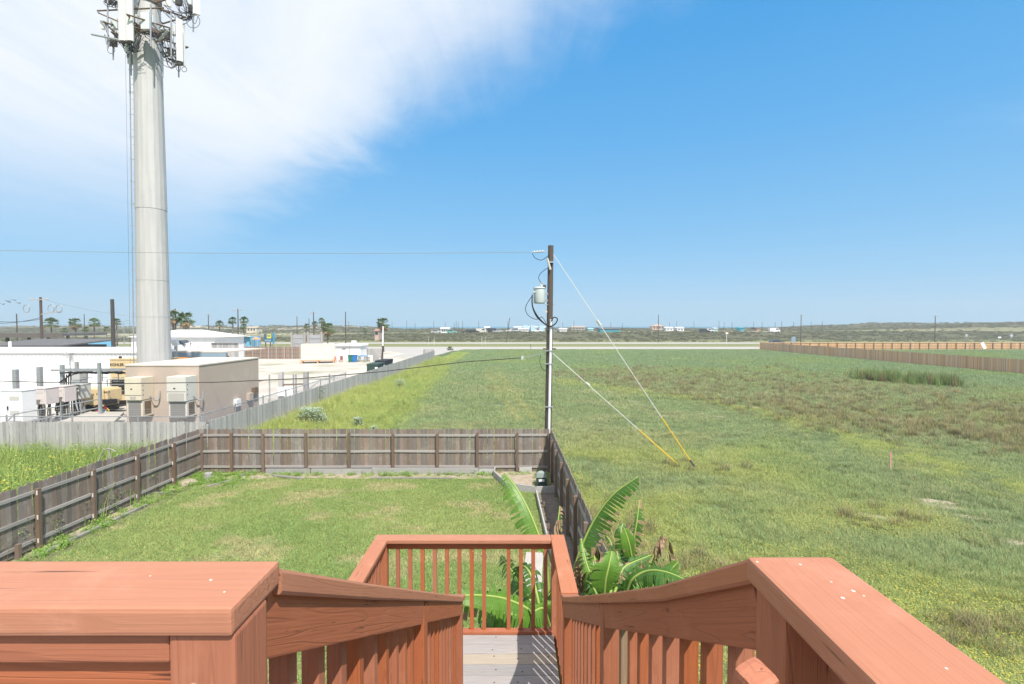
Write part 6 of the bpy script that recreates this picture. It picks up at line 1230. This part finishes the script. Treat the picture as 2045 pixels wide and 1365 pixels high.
def canopy():
    t = thing('steel_canopy', 'flat steel canopy with blue grey beam behind the beige shelter', 'canopy', (-28, 47, 0)); a, b = V(328, 702, 48), V(468, 702, 48); z = a.z
    tbox('roof_sheet', a.x, b.x, 46.5, 54, z, z + .10, ROOFPALE, t); tbox('front_beam', a.x, b.x, 46.52, 46.7, z - .42, z - .003, BLUEG, t)
    for px in (348, 408, 465): q = V(px, 706, 46.8); post('post', q.x, 46.8, 0, z - .43, .26, BLUEG, t, 0)
    w = thing('orange_shed_wall', 'orange panelled wall under the steel canopy', 'wall', (-31, 52, 0)); q0, q1 = V(345, 715, 52), V(392, 715, 52)
    for i in range(5): x = q0.x + (q1.x - q0.x) * i / 5; tbox('panel', x, x + (q1.x - q0.x) / 5 - .03, 52, 52.1, 0, z - .3, mat('orange_panel', (0.62, 0.27, 0.07), .7), w)
    tbox('backing', q0.x, V(452, 715, 52).x, 52.12, 52.2, 0, z - .32, DARK, w)
    r = thing('red_drums', 'reddish stacked goods under the right end of the canopy', 'goods', (-25, 50, 0)); q0 = V(418, 720, 50)
    for i in range(6): MB().tube([(q0.x + i * .36, 50, .9), (q0.x + i * .36, 50, z - .5)], .16, 9).build('drum', mat('faded_red', (0.50, 0.16, 0.14), .6, (0.6, 0.4, 0.36), scale=(1, 1, 3), nscale=2), r)
    tbox('pallet', q0.x - .3, q0.x + 2.2, 49.7, 50.3, 0, .88, GREYW, r)
    bt = thing('parked_boat', 'white motor boat with windscreen parked behind the canopy', 'boat', (-33, 58, 0)); c = V(358, 690, 57)
    L0, L1 = V(338, 690, 57).x, V(380, 690, 57).x; zb = c.z - .5; hull = MB(); st = [(0, .9, 0), (.3, 1.0, .0), (.7, .85, .08), (.92, .4, .25), (1, .04, .38)]; rings = []
    for s, w, dz in st: x = L0 + (L1 - L0) * s; rings.append([Vector((x, 57 - w, zb + .55 + dz)), Vector((x, 57 - w * .8, zb + dz * .6)), Vector((x, 57, zb - .15 + dz * .8)), Vector((x, 57 + w * .8, zb + dz * .6)), Vector((x, 57 + w, zb + .55 + dz))])
    for r0, r1 in zip(rings[:-1], rings[1:]):
        for k in range(4): hull.quad(r0[k], r0[k + 1], r1[k + 1], r1[k])
        hull.quad(r0[4], r0[0], r1[0], r1[4])
    hull.quad(*rings[0][:2], rings[0][3], rings[0][4]); hull.build('hull', WHITE, bt)
    m = L0 + (L1 - L0) * .45; cab = MB(); cab.prism([(m, 56.3, zb + .6), (m + 1.1, 56.3, zb + .66), (m + .5, 56.3, zb + 1.15), (m, 56.3, zb + 1.15)], (0, 1.4, 0)); cab.build('windscreen', GLASS, bt)
    tbox('outboard_motor', L0 - .45, L0 - .02, 56.8, 57.2, zb - .1, zb + .9, WHITE, bt, .06)
    for k in (-.5, .5): tbox('trailer_bunk', L0, L1 - .6, 57 + k - .1, 57 + k + .1, .5, zb - .16, DARK, bt)
    for q in (.35, .5): MB().tube([(L0 + (L1 - L0) * q, 56.1, .36), (L0 + (L1 - L0) * q, 57.9, .36)], .36, 14).build('trailer_wheel', BLACK, bt)
    fl = thing('floodlight_post', 'grey post with white floodlight above the shelter roof', 'light post', (V(351, 735, 45).x, 45, 0)); q = V(351, 690, 45); MB().tube([(q.x, 45, 0), q], .13, 8).build('post', GALV, fl); MB().box(q + Vector((0, -.1, .35)), (.5, .3, .6), Matrix.Rotation(.5, 3, 'X')).build('lamp_head', WHITE, fl)
canopy()
def lot_fence():
    t = thing('brown_lot_fence', 'brown board fence with pale posts behind the sandy lot', 'fence', (-45, 95, 0)); a, b = V(474, 700, 95), V(600, 700, 95); x = a.x; i = 0
    while x < b.x:
        beam('board', (x + .07, 95, .05), (x + .07, 95, 2.3 + random.uniform(-.04, .04)), .138, .02, LOTW, t, up=(0, 1, 0), bev=0); x += .15; i += 1
    for k in range(9): q = a.x + (b.x - a.x) * k / 8; post('post', q, 94.85, 0, 3.0 if k % 2 else 2.4, .18, RAILW, t, 0)
    for z in (.5, 1.25, 2.0): beam('rail', (a.x, 94.93, z), (b.x, 94.93, z), .05, .10, RAILW, t, bev=0)
    u = thing('grey_board_screen', 'grey wooden board screen with pale top rail behind the canopy', 'fence', (-40, 70, 0)); a, b = V(422, 690, 72), V(476, 690, 72); x = a.x
    while x < b.x: beam('board', (x + .07, 72, 0), (x + .07, 72, a.z + .35), .138, .02, GREYW, u, up=(0, 1, 0), bev=0); x += .15
    beam('top_rail', (a.x, 71.9, a.z + .4), (b.x, 71.9, a.z + .4), .12, .09, RAILW, u, bev=0)
lot_fence()
def lot_things():
    CONT = mat('cream_container_steel', (0.68, 0.62, 0.53), .6, (0.64, 0.58, 0.49), nscale=1)
    # cream storage container on a timber platform
    a, b = G(600, 727), G(662, 719); D = 83.5; A, B = V(599, 719, D), V(661, 719, D); zt = V(0, 687, D).z; z0 = V(0, 718, D).z; t = thing('storage_container', 'cream shipping container on a timber platform in the sandy lot', 'container', ((A.x + B.x) / 2, D, z0))
    mb = MB(); R = Matrix.Rotation(.30, 3, 'Z'); c = Vector(((A.x + B.x) / 2, D + 1.2, 0)); Lx, Ly = (B.x - A.x) * .96, 2.4
    def wall(p, q):
        p, q = Vector(p), Vector(q); n = int((q - p).length / .28); nn = Vector(((q - p).y, -(q - p).x, 0)).normalized() * .035
        for i in range(n):
            s0, s1, s2, s3, s4 = [(i + f) / n for f in (0, .4, .5, .9, 1)]; P = [p.lerp(q, s0), p.lerp(q, s1), p.lerp(q, s2) - nn, p.lerp(q, s3) - nn, p.lerp(q, s4)]
            for u, w in zip(P[:-1], P[1:]): mb.quad(c + R @ Vector((u.x, u.y, z0 + .12)), c + R @ Vector((w.x, w.y, z0 + .12)), c + R @ Vector((w.x, w.y, zt - .1)), c + R @ Vector((u.x, u.y, zt - .1)))
    hx, hy = Lx / 2, Ly / 2; wall((-hx, -hy, 0), (hx, -hy, 0)); wall((hx, -hy, 0), (hx, hy, 0)); wall((hx, hy, 0), (-hx, hy, 0)); wall((-hx, hy, 0), (-hx, -hy, 0)); mb.build('corrugated_walls', CONT, t)
    MB().box(c + Vector((0, 0, zt - .04)), (Lx + .04, Ly + .04, .12), R).build('roof', CONT, t); MB().box(c + Vector((0, 0, z0 + .06)), (Lx + .04, Ly + .04, .12), R).build('floor_frame', CONT, t)
    for sx in (-1, 1):
        for sy in (-1, 1): MB().box(c + R @ Vector((sx * hx, sy * hy, 0)) + Vector((0, 0, (z0 + zt) / 2)), (.16, .16, zt - z0 - .02), R).build('corner_post', CONT, t)
    pf = thing('timber_platform', 'timber platform carrying the cream container', 'platform', (c.x, c.y, 0)); MB().box(c + Vector((0, 0, z0 - .10)), (Lx + .3, Ly + .3, .18), R).build('deck', CEDARL, pf)
    for sx in (-1, 0, 1):
        for sy in (-1, 1): MB().box(c + R @ Vector((sx * hx, sy * hy, 0)) + Vector((0, 0, (z0 - .2) / 2)), (.22, .22, z0 - .2), R).build('leg', CEDARL, pf)
    # small white building with dish fittings
    D = 91; A, B = V(671, 719, D), V(720, 719, D); s = thing('white_kiosk', 'small white flat roofed building beside the cream container', 'building', ((A.x + B.x) / 2, D, 0)); zt = V(0, 691, D).z
    tbox('wall', A.x, B.x, D, D + 4, 0, zt, WHITE, s); tbox('roof', A.x - .25, B.x + .25, D - .3, D + 4.3, zt + .003, zt + .35, WHITE, s, .05); q = V(706, 684, D + 1); tbox('roof_unit', q.x - .4, q.x + .4, D + 1, D + 1.8, zt + .352, zt + 1.0, mat('pale_beige_metal', (0.6, 0.57, 0.5), .6), s)
    q = V(688, 697, D); tbox('door', q.x - .5, q.x + .5, D - .06, D - .003, 0, 2.1, WHR, s); MB().tube([(q.x, D - .25, 2.5), (q.x, D - .05, 2.5)], [.38, .1], 12).build('dish', GALV, s); MB().tube([(q.x + .9, D - .1, 0), (q.x + .9, D - .1, 2.6)], .05, 6).build('vent_pipe', GALV, s)
    # wheelie bins
    for nm, px, m, lab in (('green', 700.5, mat('green_bin_plastic', (0.02, 0.15, 0.10), .5), 'dark green wheeled bin next to the blue one'), ('blue', 708.5, mat('blue_bin_plastic', (0.02, 0.16, 0.42), .5), 'blue wheeled bin by the white kiosk')):
        q = G(px, 723); w = thing('wheeled_bin', lab, 'bin', q, 'wheeled bins by the kiosk'); mb = MB(); z = .12; mb.v = [q + Vector(v) for v in ((-.30, -.28, z), (.30, -.28, z), (.30, .28, z), (-.30, .28, z), (-.38, -.36, 1.15), (.38, -.36, 1.15), (.38, .40, 1.2), (-.38, .40, 1.2))]; mb.f = [(0, 3, 2, 1), (4, 5, 6, 7), (0, 1, 5, 4), (1, 2, 6, 5), (2, 3, 7, 6), (3, 0, 4, 7)]; mb.build('body', m, w)
        MB().box(q + Vector((0, .02, 1.215)), (.82, .86, .07)).build('lid', m, w); [MB().tube([q + Vector((s * .32, .3, .12)), q + Vector((s * .38, .3, .12))], .12, 10).build('wheel', BLACK, w) for s in (-1, 1)]
    # junk: chairs, blue board, reels
    def junk(name, label, cat, px, py, parts, group=None):
        q = G(px, py); t = thing(name, label, cat, q, group)
        for nm, c, sz, m in parts: MB().box(q + Vector(c), sz).build(nm, m, t)
    def chair(px, py, m, lab): junk('lawn_chair', lab, 'chair', px, py, [('seat', (0, 0, .42), (.5, .5, .05), m), ('backrest', (0, .25, .75), (.5, .05, .6), m)] + [('leg', (sx * .22, sy * .22, .2), (.05, .05, .4), m) for sx in (-1, 1) for sy in (-1, 1)], 'lawn chairs by the kiosk')
    chair(668, 724, mat('faded_red', (0.5, .16, .14), .6), 'red lawn chair right of the container'); chair(681, 723, mat('red_brown_paint', (0.3, .12, .09), .6), 'dark reddish chair left of the green bin')
    chair(717, 722, GALV, 'grey folding chair right of the blue bin'); chair(729, 722, GALV, 'grey folding chair under the blue board')
    junk('work_table', 'cluttered table with bright blue top by the kiosk', 'table', 725, 721, [('top', (0, .2, .95), (1.7, .7, .14), BLUEP), ('white_end', (1.1, .2, .9), (.5, .7, .2), WHITE)] + [('leg', (sx * .75, .2 + sy * .3, .44), (.06, .06, .88), DARK) for sx in (-1, 1) for sy in (-1, 1)])
    q = G(748, 720); rl = thing('cable_reel', 'grey wooden cable reel lying beside the grey shed fence', 'reel', q)
    for k, dy in enumerate((-.4, .4)): MB().tube([q + Vector((0, dy - .05, .75)), q + Vector((0, dy + .05, .75))], .75, 18).build('flange', GREYW, rl)
    MB().tube([q + Vector((0, -.34, .75)), q + Vector((0, .34, .75))], .4, 14).build('core', GREYW, rl)
    q = G(742, 722); tag(post('white_barrel_post', q.x, q.y, 0, 1.1, .35, WHITE, bev=.03), 'short white square post in front of the cable reel', 'post')
    sf = thing('grey_kiosk_fence', 'low grey fence right of the white kiosk', 'fence', (-27, 96, 0)); a, b = V(719, 705, 96), V(762, 705, 96); x = a.x
    while x < b.x: beam('board', (x, 96, 0), (x, 96, 1.9), .14, .02, GREYW, sf, up=(0, 1, 0), bev=0); x += .15
    pk = thing('pink_sign', 'plain pink board above the grey kiosk fence', 'sign', (V(728, 692, 97).x, 97, 0)); c = V(728, 692, 97); MB().box(c, (1.0, .06, 1.05)).build('board', mat('pink_board', (0.75, 0.36, 0.55), .7), pk); MB().tube([(c.x, 97.08, 0), c + Vector((0, .08, .4))], .05, 6).build('post', GALV, pk)
    wp = thing('leaning_post', 'tall leaning post painted white above a dark base by the palm', 'post', G(763, 719)); b0 = G(763, 719); m0 = V(764.5, 690, b0.y); t0 = V(765, 651, b0.y); MB().tube([b0, m0], [.20, .15], 8).build('dark_base', POLEW, wp); MB().tube([m0, t0], [.13, .10], 8).build('white_top', WHITE, wp)
    # grey billboard backs
    for x0, x1, lab in ((581, 611, 'left grey billboard back on timber poles'), (614, 645, 'right grey billboard back on timber poles')):
        D = 104; A, B = V(x0, 668, D), V(x1, 694, D); bb = thing('billboard', lab, 'billboard', ((A.x + B.x) / 2, D, 0), 'grey billboards over the lot'); tbox('panel', A.x, B.x, D, D + .2, B.z, A.z, mat('grey_billboard', (0.36, 0.36, 0.37), .6, (0.31, 0.31, 0.32), scale=(.4, 1, 4), nscale=1), bb, .02)
        for x in (A.x + .2, B.x - .2): post('post', x, D - .16, 0, A.z + .6, .28, RAILW, bb, 0)
        for z in (.3, .7): tbox('batten', A.x, B.x, D - .06, D - .003, B.z + (A.z - B.z) * z, B.z + (A.z - B.z) * z + .12, GALV, bb)
    # blue and yellow shop sign with teal flag
    D = 138; A, B = V(527, 666, D), V(543, 683, D); sg = thing('shop_sign', 'dark blue shop sign with a yellow square panel', 'sign', ((A.x + B.x) / 2, D, 0)); tbox('panel', A.x, B.x, D, D + .2, B.z, A.z, mat('dark_blue_sign', (0.06, 0.12, 0.20), .5), sg); tbox('yellow_panel', A.x + .8, B.x - .15, D - .05, D - .004, (A.z + B.z) / 2 - .1, A.z - .1, mat('yellow_sign', (0.62, 0.60, 0.06), .5), sg); tbox('post', A.x + .3, A.x + .5, D + .01, D + .19, 0, B.z, DARK, sg); tbox('post', B.x - .5, B.x - .3, D + .01, D + .19, 0, B.z, DARK, sg)
    for k in range(5): tbox('blue_lettering', A.x + .2 + k * .36, A.x + .45 + k * .36, D - .03, D - .004, B.z + .2, B.z + .75, mat('pale_blue_mark', (0.25, 0.4, 0.5), .6), sg)
    for k in range(2): tbox('dark_lettering', A.x + 1.0 + k * .45, A.x + 1.3 + k * .45, D - .07, D - .052, A.z - .8, A.z - .35, MATS['dark_blue_sign'], sg)
    c = V(545.5, 662, D); ft = thing('feather_flag', 'narrow blue feather flag beside the shop sign', 'flag', (c.x, D, 0)); MB().prism([(c.x - .12, D, 1.4), (c.x + .35, D, 1.5), (c.x + .42, D, c.z - .7), (c.x + .1, D, c.z), (c.x - .12, D, c.z - .3)], (0, .05, 0)).build('banner', mat('blue_banner', (0.04, 0.26, 0.46), .6), ft); MB().tube([(c.x - .15, D, 0), (c.x - .15, D, c.z)], .04, 6).build('mast', DARK, ft)
    D = 130; A, B = V(474, 672, D), V(501, 681, D); bw = thing('blue_shop_wall', 'low bright blue shop front right of the hip roof', 'building', ((A.x + B.x) / 2, D, 0)); tbox('wall', A.x, B.x, D, D + 5, 0, A.z, mat('sky_blue_paint', (0.16, 0.42, 0.62), .6), bw); tbox('canopy', A.x - .1, B.x + .1, D - .8, D - .01, A.z + .003, A.z + .2, WHR, bw); MB().tube([(B.x + .2, D - .3, A.z - 1.2), (B.x + .2, D - .3, A.z - .1)], .35, 10).build('round_sign', TEAL, bw)
    D = 118; c = V(511, 678, D); pc = thing('picnic_shelter', 'small orange tiled picnic shelter near the shop sign', 'shelter', (c.x, D, 0)); MB().tube([(c.x, D, c.z + .1), (c.x, D, c.z + .7)], [1.3, .1], 4).build('roof', mat('terracotta_tiles', (0.5, 0.25, 0.15), .8), pc); [post('post', c.x + sx * .7, D + sy * .7, 0, c.z + .12, .12, RAILW, pc, 0) for sx in (-1, 1) for sy in (-1, 1)]
    # dumpster along the long fence
    dm = thing('dumpster', 'long dark green dumpster just behind the long grey fence', 'dumpster', (-16, 58.5, 0)); x0, x1 = -16.0, -14.75; tbox('body', x0, x1, 55.6, 62.5, .15, 1.75, mat('dark_green_steel', (0.03, 0.06, 0.05), .6), dm, .03); tbox('lid', x0 - .03, x1 + .03, 55.58, 58.8, 1.753, 1.95, MATS['dark_green_steel'], dm, .03); tbox('lid', x0 - .03, x1 + .03, 58.85, 62.5, 1.753, 2.1, BLACK, dm, .03); tbox('label', x1 + .002, x1 + .012, 58.0, 58.5, 1.2, 1.65, WHITE, dm); tbox('label', x0 + .9, x0 + 1.2, 55.585, 55.597, 1.2, 1.6, WHITE, dm)
    vn = thing('fence_vine', 'green vine climbing the long grey fence', 'vine', (-13.55, 35.5, 0)); mb = MB()
    for _ in range(160):
        p = Vector((-13.52 + U_(-.02, .12), 35.6 + random.gauss(0, .45), U_(.2, 1.95))); a = U_(0, 6.28); mb.quad(p, p + Vector((.04, .05 * math.cos(a), .05 * math.sin(a))), p + Vector((.06, .11 * math.cos(a + .4), .11 * math.sin(a + .4))), p + Vector((.03, .05 * math.cos(a + 1), .05 * math.sin(a + 1))))
    o = mb.build('foliage', FROND, vn); o['kind'] = 'stuff'
lot_things()
# ================================================================== FAR BEACH BUILDINGS, CARS, SIGNS
def zt_at(px, D): return float(terrain((px - CX) / F * D, D))
def far_house(px0, px1, pe, pr, D, wall, roof, label, nwin=3, gable=True, depth=7): z = zt_at((px0 + px1) / 2, D); return hip_building('beach_building', label, px0, px1, pe, pr, D, depth, wall, roof, nwin, z0=z, over=.35, gable=gable)
mt = far_house(1027, 1088, 653.5, 651.5, 262, PALEB, WHR, 'long pale blue beach motel behind the transformer pole', 6, depth=9)
for px0, px1 in ((1045, 1054), (1060, 1069), (1077, 1086)): a, b = V(px0, 649, 260), V(px1, 649, 260); tbox('tower_block', a.x, b.x, 259.5, 266, zt_at(1060, 262), a.z, PALEB, mt)
far_house(1036, 1056, 657, 655, 250, WHITE, WHR, 'low white beach building left in front of the pale blue motel', 3); far_house(1118, 1132, 657, 654.5, 258, WHITE, WHR, 'small white beach cabin right of the transformer pole', 2); far_house(1142, 1168, 653.5, 650.5, 330, mat('sandy_stucco', (0.42, 0.36, 0.30), .8), mat('tan_roofing', (0.36, 0.30, 0.25), .8), 'wide tan beach house on the dune', 4)
far_house(1176, 1185, 657, 654.5, 290, PALEB, mat('light_blue_roof', (0.25, 0.5, 0.65), .6), 'little bright blue hut left of the teal pavilion', 1)
tp_ = far_house(1198, 1238, 656.5, 653.2, 246, TEAL, GREYR, 'teal beach pavilion with grey roof beyond the highway', 5); 
far_house(1303, 1327, 651, 647, 330, mat('peach_stucco', (0.55, 0.40, 0.31), .8), mat('tan_roofing2', (0.42, 0.30, 0.24), .8), 'large peach beach house on the dune', 4, gable=False); far_house(1330, 1345, 655, 652.5, 300, WHITE, WHR, 'white beach cottage, left of two right of the peach house', 2); far_house(1352, 1366, 655, 652.5, 300, WHITE, WHR, 'white beach cottage, right of two right of the peach house', 2)
far_house(1427, 1434, 655.5, 654, 300, mat('pale_teal', (0.2, 0.45, 0.45), .7), WHR, 'tiny pale teal hut among the dunes', 1); far_house(1479, 1487, 655, 653.5, 290, TEAL, TEAL, 'small plain teal hut right of the parked trucks', 1); far_house(1512, 1519, 655.5, 653, 300, mat('orange_clay', (0.5, 0.27, 0.15), .8), GREYR, 'small orange hut among the dunes', 1)
far_house(492, 512, 654, 651.5, 300, mat('cream_stucco', (0.62, 0.55, 0.42), .8), mat('tan_roofing3', (0.5, 0.42, 0.32), .8), 'cream beach house above the hip roof building', 3); far_house(748, 756, 660, 656.5, 210, mat('pinkish_stucco', (0.5, 0.36, 0.30), .8), mat('red_roofing', (0.4, 0.22, 0.17), .8), 'small pinkish house left of the tall palm', 2); far_house(880, 896, 656, 653, 270, WHITE, WHR, 'white beach building among parked cars left of the field middle', 3); far_house(968, 977, 654, 651.5, 300, mat('cream_stucco', (0.62, 0.55, 0.42), .8), WHR, 'lone cream cabin on a grassy dune', 1)
bwl = thing('blue_street_wall', 'low bright blue wall along the street behind the carport', 'wall', (-95, 118, 0)); a, b = V(150, 684, 118), V(222, 684, 118); tbox('wall', a.x, b.x, 118, 118.3, 0, V(0, 678, 118).z, mat('sky_blue_paint', (0.16, .42, .62), .6), bwl); tbox('coping', a.x, b.x, 117.9, 118.4, V(0, 678, 118).z + .003, V(0, 678, 118).z + .15, WHR, bwl)
def car(px, pyb, D, L_, H_, m, label, kind='suv', z=None, flip=1, grp='cars parked by the beach'):
    c = V(px, pyb, D); z = zt_at(px, D) if z is None else z; t = thing('parked_car', label, 'truck' if kind == 'pickup' else 'car', (c.x, D, z), grp); W_ = 1.85
    if kind == 'pickup': prof = [(-.5, .22), (-.5, .52), (-.12, .53), (-.06, .96), (.18, .98), (.30, .60), (.48, .55), (.5, .25)]; wn = [(-.045, .60), (-.02, .90), (.165, .91), (.26, .60)]
    elif kind == 'van': prof = [(-.5, .15), (-.5, .95), (-.45, 1.0), (.30, 1.0), (.42, .62), (.5, .55), (.5, .2)]; wn = [(.10, .60), (.10, .88), (.30, .88), (.38, .60)]
    else: prof = [(-.5, .25), (-.5, .60), (-.44, .96), (-.40, 1.0), (.10, 1.0), (.24, .64), (.46, .58), (.5, .28)]; wn = [(-.42, .62), (-.38, .92), (.09, .92), (.19, .62)]
    P = lambda q, y: (c.x + flip * q[0] * L_, y, z + q[1] * H_)
    MB().prism([P(q, D - W_ / 2) for q in prof], (0, W_, 0)).build('body', m, t); MB().prism([P(q, D - W_ / 2 - .01) for q in wn], (0, W_ + .02, 0)).build('windows', GLASS, t)
    for q in (-.32, .32):
        for y in (D - W_ / 2 - .03, D + W_ / 2 - .18): MB().tube([(c.x + q * L_, y, z + .34), (c.x + q * L_, y + .21, z + .34)], .34, 12).build('wheel', BLACK, t)
    MB().box(P((.495, .45), D - .6), (.06, .35, .16)).build('headlight', WHITE, t); MB().box(P((.495, .45), D + .6), (.06, .35, .16)).build('headlight', WHITE, t)
CG = lambda n, c: mat('car_paint_' + n, c, .3, spec=.6)
car(228, 687, 112, 4.6, 1.75, CG('grey_green', (0.20, 0.26, 0.26)), 'grey green jeep on the street by the thick dark pole', 'suv', 0, grp='cars on the street'); car(159, 688, 60, 4.6, 2.3, WHITE, 'white van parked beside the dark low roof', 'van', .0, grp='cars on the street')
car(1407, 660, 240, 5.0, 1.7, CG('black', (0.03, .03, .035)), 'dark car next to the white pickup beyond the highway', 'suv'); car(1414, 660, 244, 5.4, 1.8, CG('white', (.75, .75, .75)), 'white pickup beyond the highway in the field middle', 'pickup'); car(1546, 660, 240, 4.8, 2.2, CG('white', (.75, .75, .75)), 'white van parked on the rise beyond the highway', 'van')
for px, D, k, n, c, lab in ((932, 250, 'pickup', 'black', None, 'dark pickup, leftmost of the dark cars on the beach lot'), (940, 252, 'suv', 'blue', (.05, .09, .16), 'dark blue car among the beach lot cars'), (948, 250, 'suv', 'black', None, 'low dark car right of the blue one'), (984, 250, 'van', 'black', None, 'tall dark van left of the leaning pole'), (994, 248, 'pickup', 'silver', (.45, .46, .48), 'silver pickup left of the leaning pole'), (1021, 250, 'pickup', 'white', None, 'white pickup behind the leaning pole'), (1031, 248, 'suv', 'silver', None, 'silver car in front of the motel left end'), (1072, 246, 'pickup', 'white', None, 'white pickup in front of the motel'), (1108, 255, 'suv', 'grey', (.18, .19, .2), 'grey car right of the transformer pole'), (961, 250, 'van', 'cream', (.6, .58, .52), 'cream camper van on the beach lot'), (872, 255, 'suv', 'silver', None, 'silver car left of the white beach building'), (902, 252, 'suv', 'teal', (.15, .4, .38), 'teal car right of the white beach building')):
    car(px, 662, D, 5.0, 1.8 if k != 'van' else 2.3, CG(n, c or (0.03, .03, .035)), lab, k)
car(1552, 683, 170, 4.8, 1.6, CG('slate', (.08, .11, .16)), 'slate blue car on the highway behind the cedar fence corner', 'suv', 0.03, grp='cars on the street')
def road_sign(px, pt, pb, D, shape, label, w=.75, m=None):
    tp = V(px, pt, D); z = zt_at(px, D); t = thing('road_sign', label, 'road sign', (tp.x, D, z), 'road signs along the highway'); MB().tube([(tp.x, D, z), (tp.x, D, tp.z)], .05, 6).build('post', GALV, t); m = m or mat('sign_back', (0.42, 0.45, 0.48), .5, metal=.3); c = Vector((tp.x, D - .06, tp.z - w * .5))
    if shape == 'diamond': MB().prism([c + Vector((w * .7 * a, 0, w * .7 * b)) for a, b in ((0, -1), (1, 0), (0, 1), (-1, 0))], (0, .02, 0)).build('plate', m, t)
    else: MB().box(c, (w, .02, w * (.4 if shape == 'wide' else 1.1))).build('plate', m, t)
road_sign(1930, 667, 681, 200, 'tall', 'small square road sign above the honey fence', .9); road_sign(1996, 670, 681, 200, 'wide', 'low wide road sign between the pole and the diamond sign', 1.3, WHITE); road_sign(2020, 667, 681, 196, 'diamond', 'diamond shaped road sign at the far right', 1.1)
for px, lab in ((856, 'left post of the left pair of marker posts in the median'), (867, 'right post of the left pair of marker posts in the median'), (962, 'left post of the close pair of marker posts in the median'), (969, 'right post of the close pair of marker posts in the median')):
    tp = V(px, 672, 168); t = thing('marker_post', lab, 'post', (tp.x, 168, 0), 'marker posts in the median'); MB().tube([(tp.x, 168, 0), tp], .045, 6).build('shaft', WHITE, t); MB().box(tp - Vector((0, .05, .3)), (.18, .02, .5)).build('reflector', GALV, t)
tp = V(1451, 665, 176); t = thing('roadside_beacon', 'white post with boxes and orange light at the highway edge', 'beacon', (tp.x, 176, 0)); MB().tube([(tp.x, 176, 0), tp], .07, 7).build('post', WHITE, t); MB().box(tp + Vector((0, -.1, 0)), (.7, .3, .6)).build('box', WHITE, t); MB().box(tp + Vector((.6, -.1, 0)), (.35, .3, .35)).build('lamp', mat('orange_lens', (.7, .3, .08), .4), t)
tp = V(1585, 672, 172); t = thing('blue_sign_panel', 'narrow blue grey sign panel by the highway behind the cedar fence corner', 'sign', (tp.x, 172, 0)); tbox('panel', tp.x - .7, tp.x + .7, 172, 172.1, .5, tp.z, mat('slate_sign', (.22, .30, .38), .5), t); tbox('post', tp.x - .08, tp.x + .08, 172.02, 172.08, 0, .5, GALV, t)
q = V(1975, 691, 132); t = thing('white_board', 'tilted white board leaning on the honey coloured fence', 'board', (q.x, 132, 0)); MB().box(q + Vector((0, 1.5, .1)), (.9, .08, 1.8), Matrix.Rotation(-.5, 3, 'Y')).build('sheet', WHITE, t); MB().box(q + Vector((.5, 1.6, -.5)), (.5, .1, .2)).build('foot', WHITE, t)
for px in (1060, 1937): p = V(px, 688, 133); t = thing('fence_wire_post', 'thin dark steel post at the field edge before the highway' if px == 1060 else 'thin steel post behind the field near the honey fence', 'post', (p.x, 133, 0)); MB().tube([(p.x, 133, 0), p], .05, 6).build('shaft', DARK, t); MB().box(p, (.14, .08, .14)).build('cap', DARK, t)
# birds over the far left
for px, py in ((5, 607), (15, 601), (18, 603), (28, 599), (37, 605)):
    c = V(px, py, 90); b = thing('bird', 'small dark bird flying above the carport', 'bird', c, 'birds flying at the far left'); MB().prism([c + Vector(v) for v in ((-.05, 0, 0), (.22, 0, .03), (.30, 0, 0), (.22, 0, -.06), (-.2, 0, -.03))], (0, .08, 0)).build('body', BLACK, b)
    for s in (-1, 1): MB().prism([c + Vector(v) for v in ((0, s * .03, .02), (.16, s * .03, .02), (.05, s * .55, .16), (-.05, s * .5, .14))], (0, 0, .012)).build('wing', BLACK, b)

# ================================================================== HAZE
def haze():
    hz = MB(); hz.box((0, 290, 16), (3200, 740, 42)); m = bpy.data.materials.new('sea_haze'); m.use_nodes = True; N = m.node_tree.nodes; N.clear(); out = N.new('ShaderNodeOutputMaterial'); v = N.new('ShaderNodeVolumePrincipled')
    v.inputs['Color'].default_value = (0.9, 0.94, 1, 1); v.inputs['Density'].default_value = 0.0006; v.inputs['Anisotropy'].default_value = 0.2; m.node_tree.links.new(v.outputs[0], out.inputs['Volume'])
    o = hz.build('haze', m); tag(o, None, None, kind='stuff')
haze()
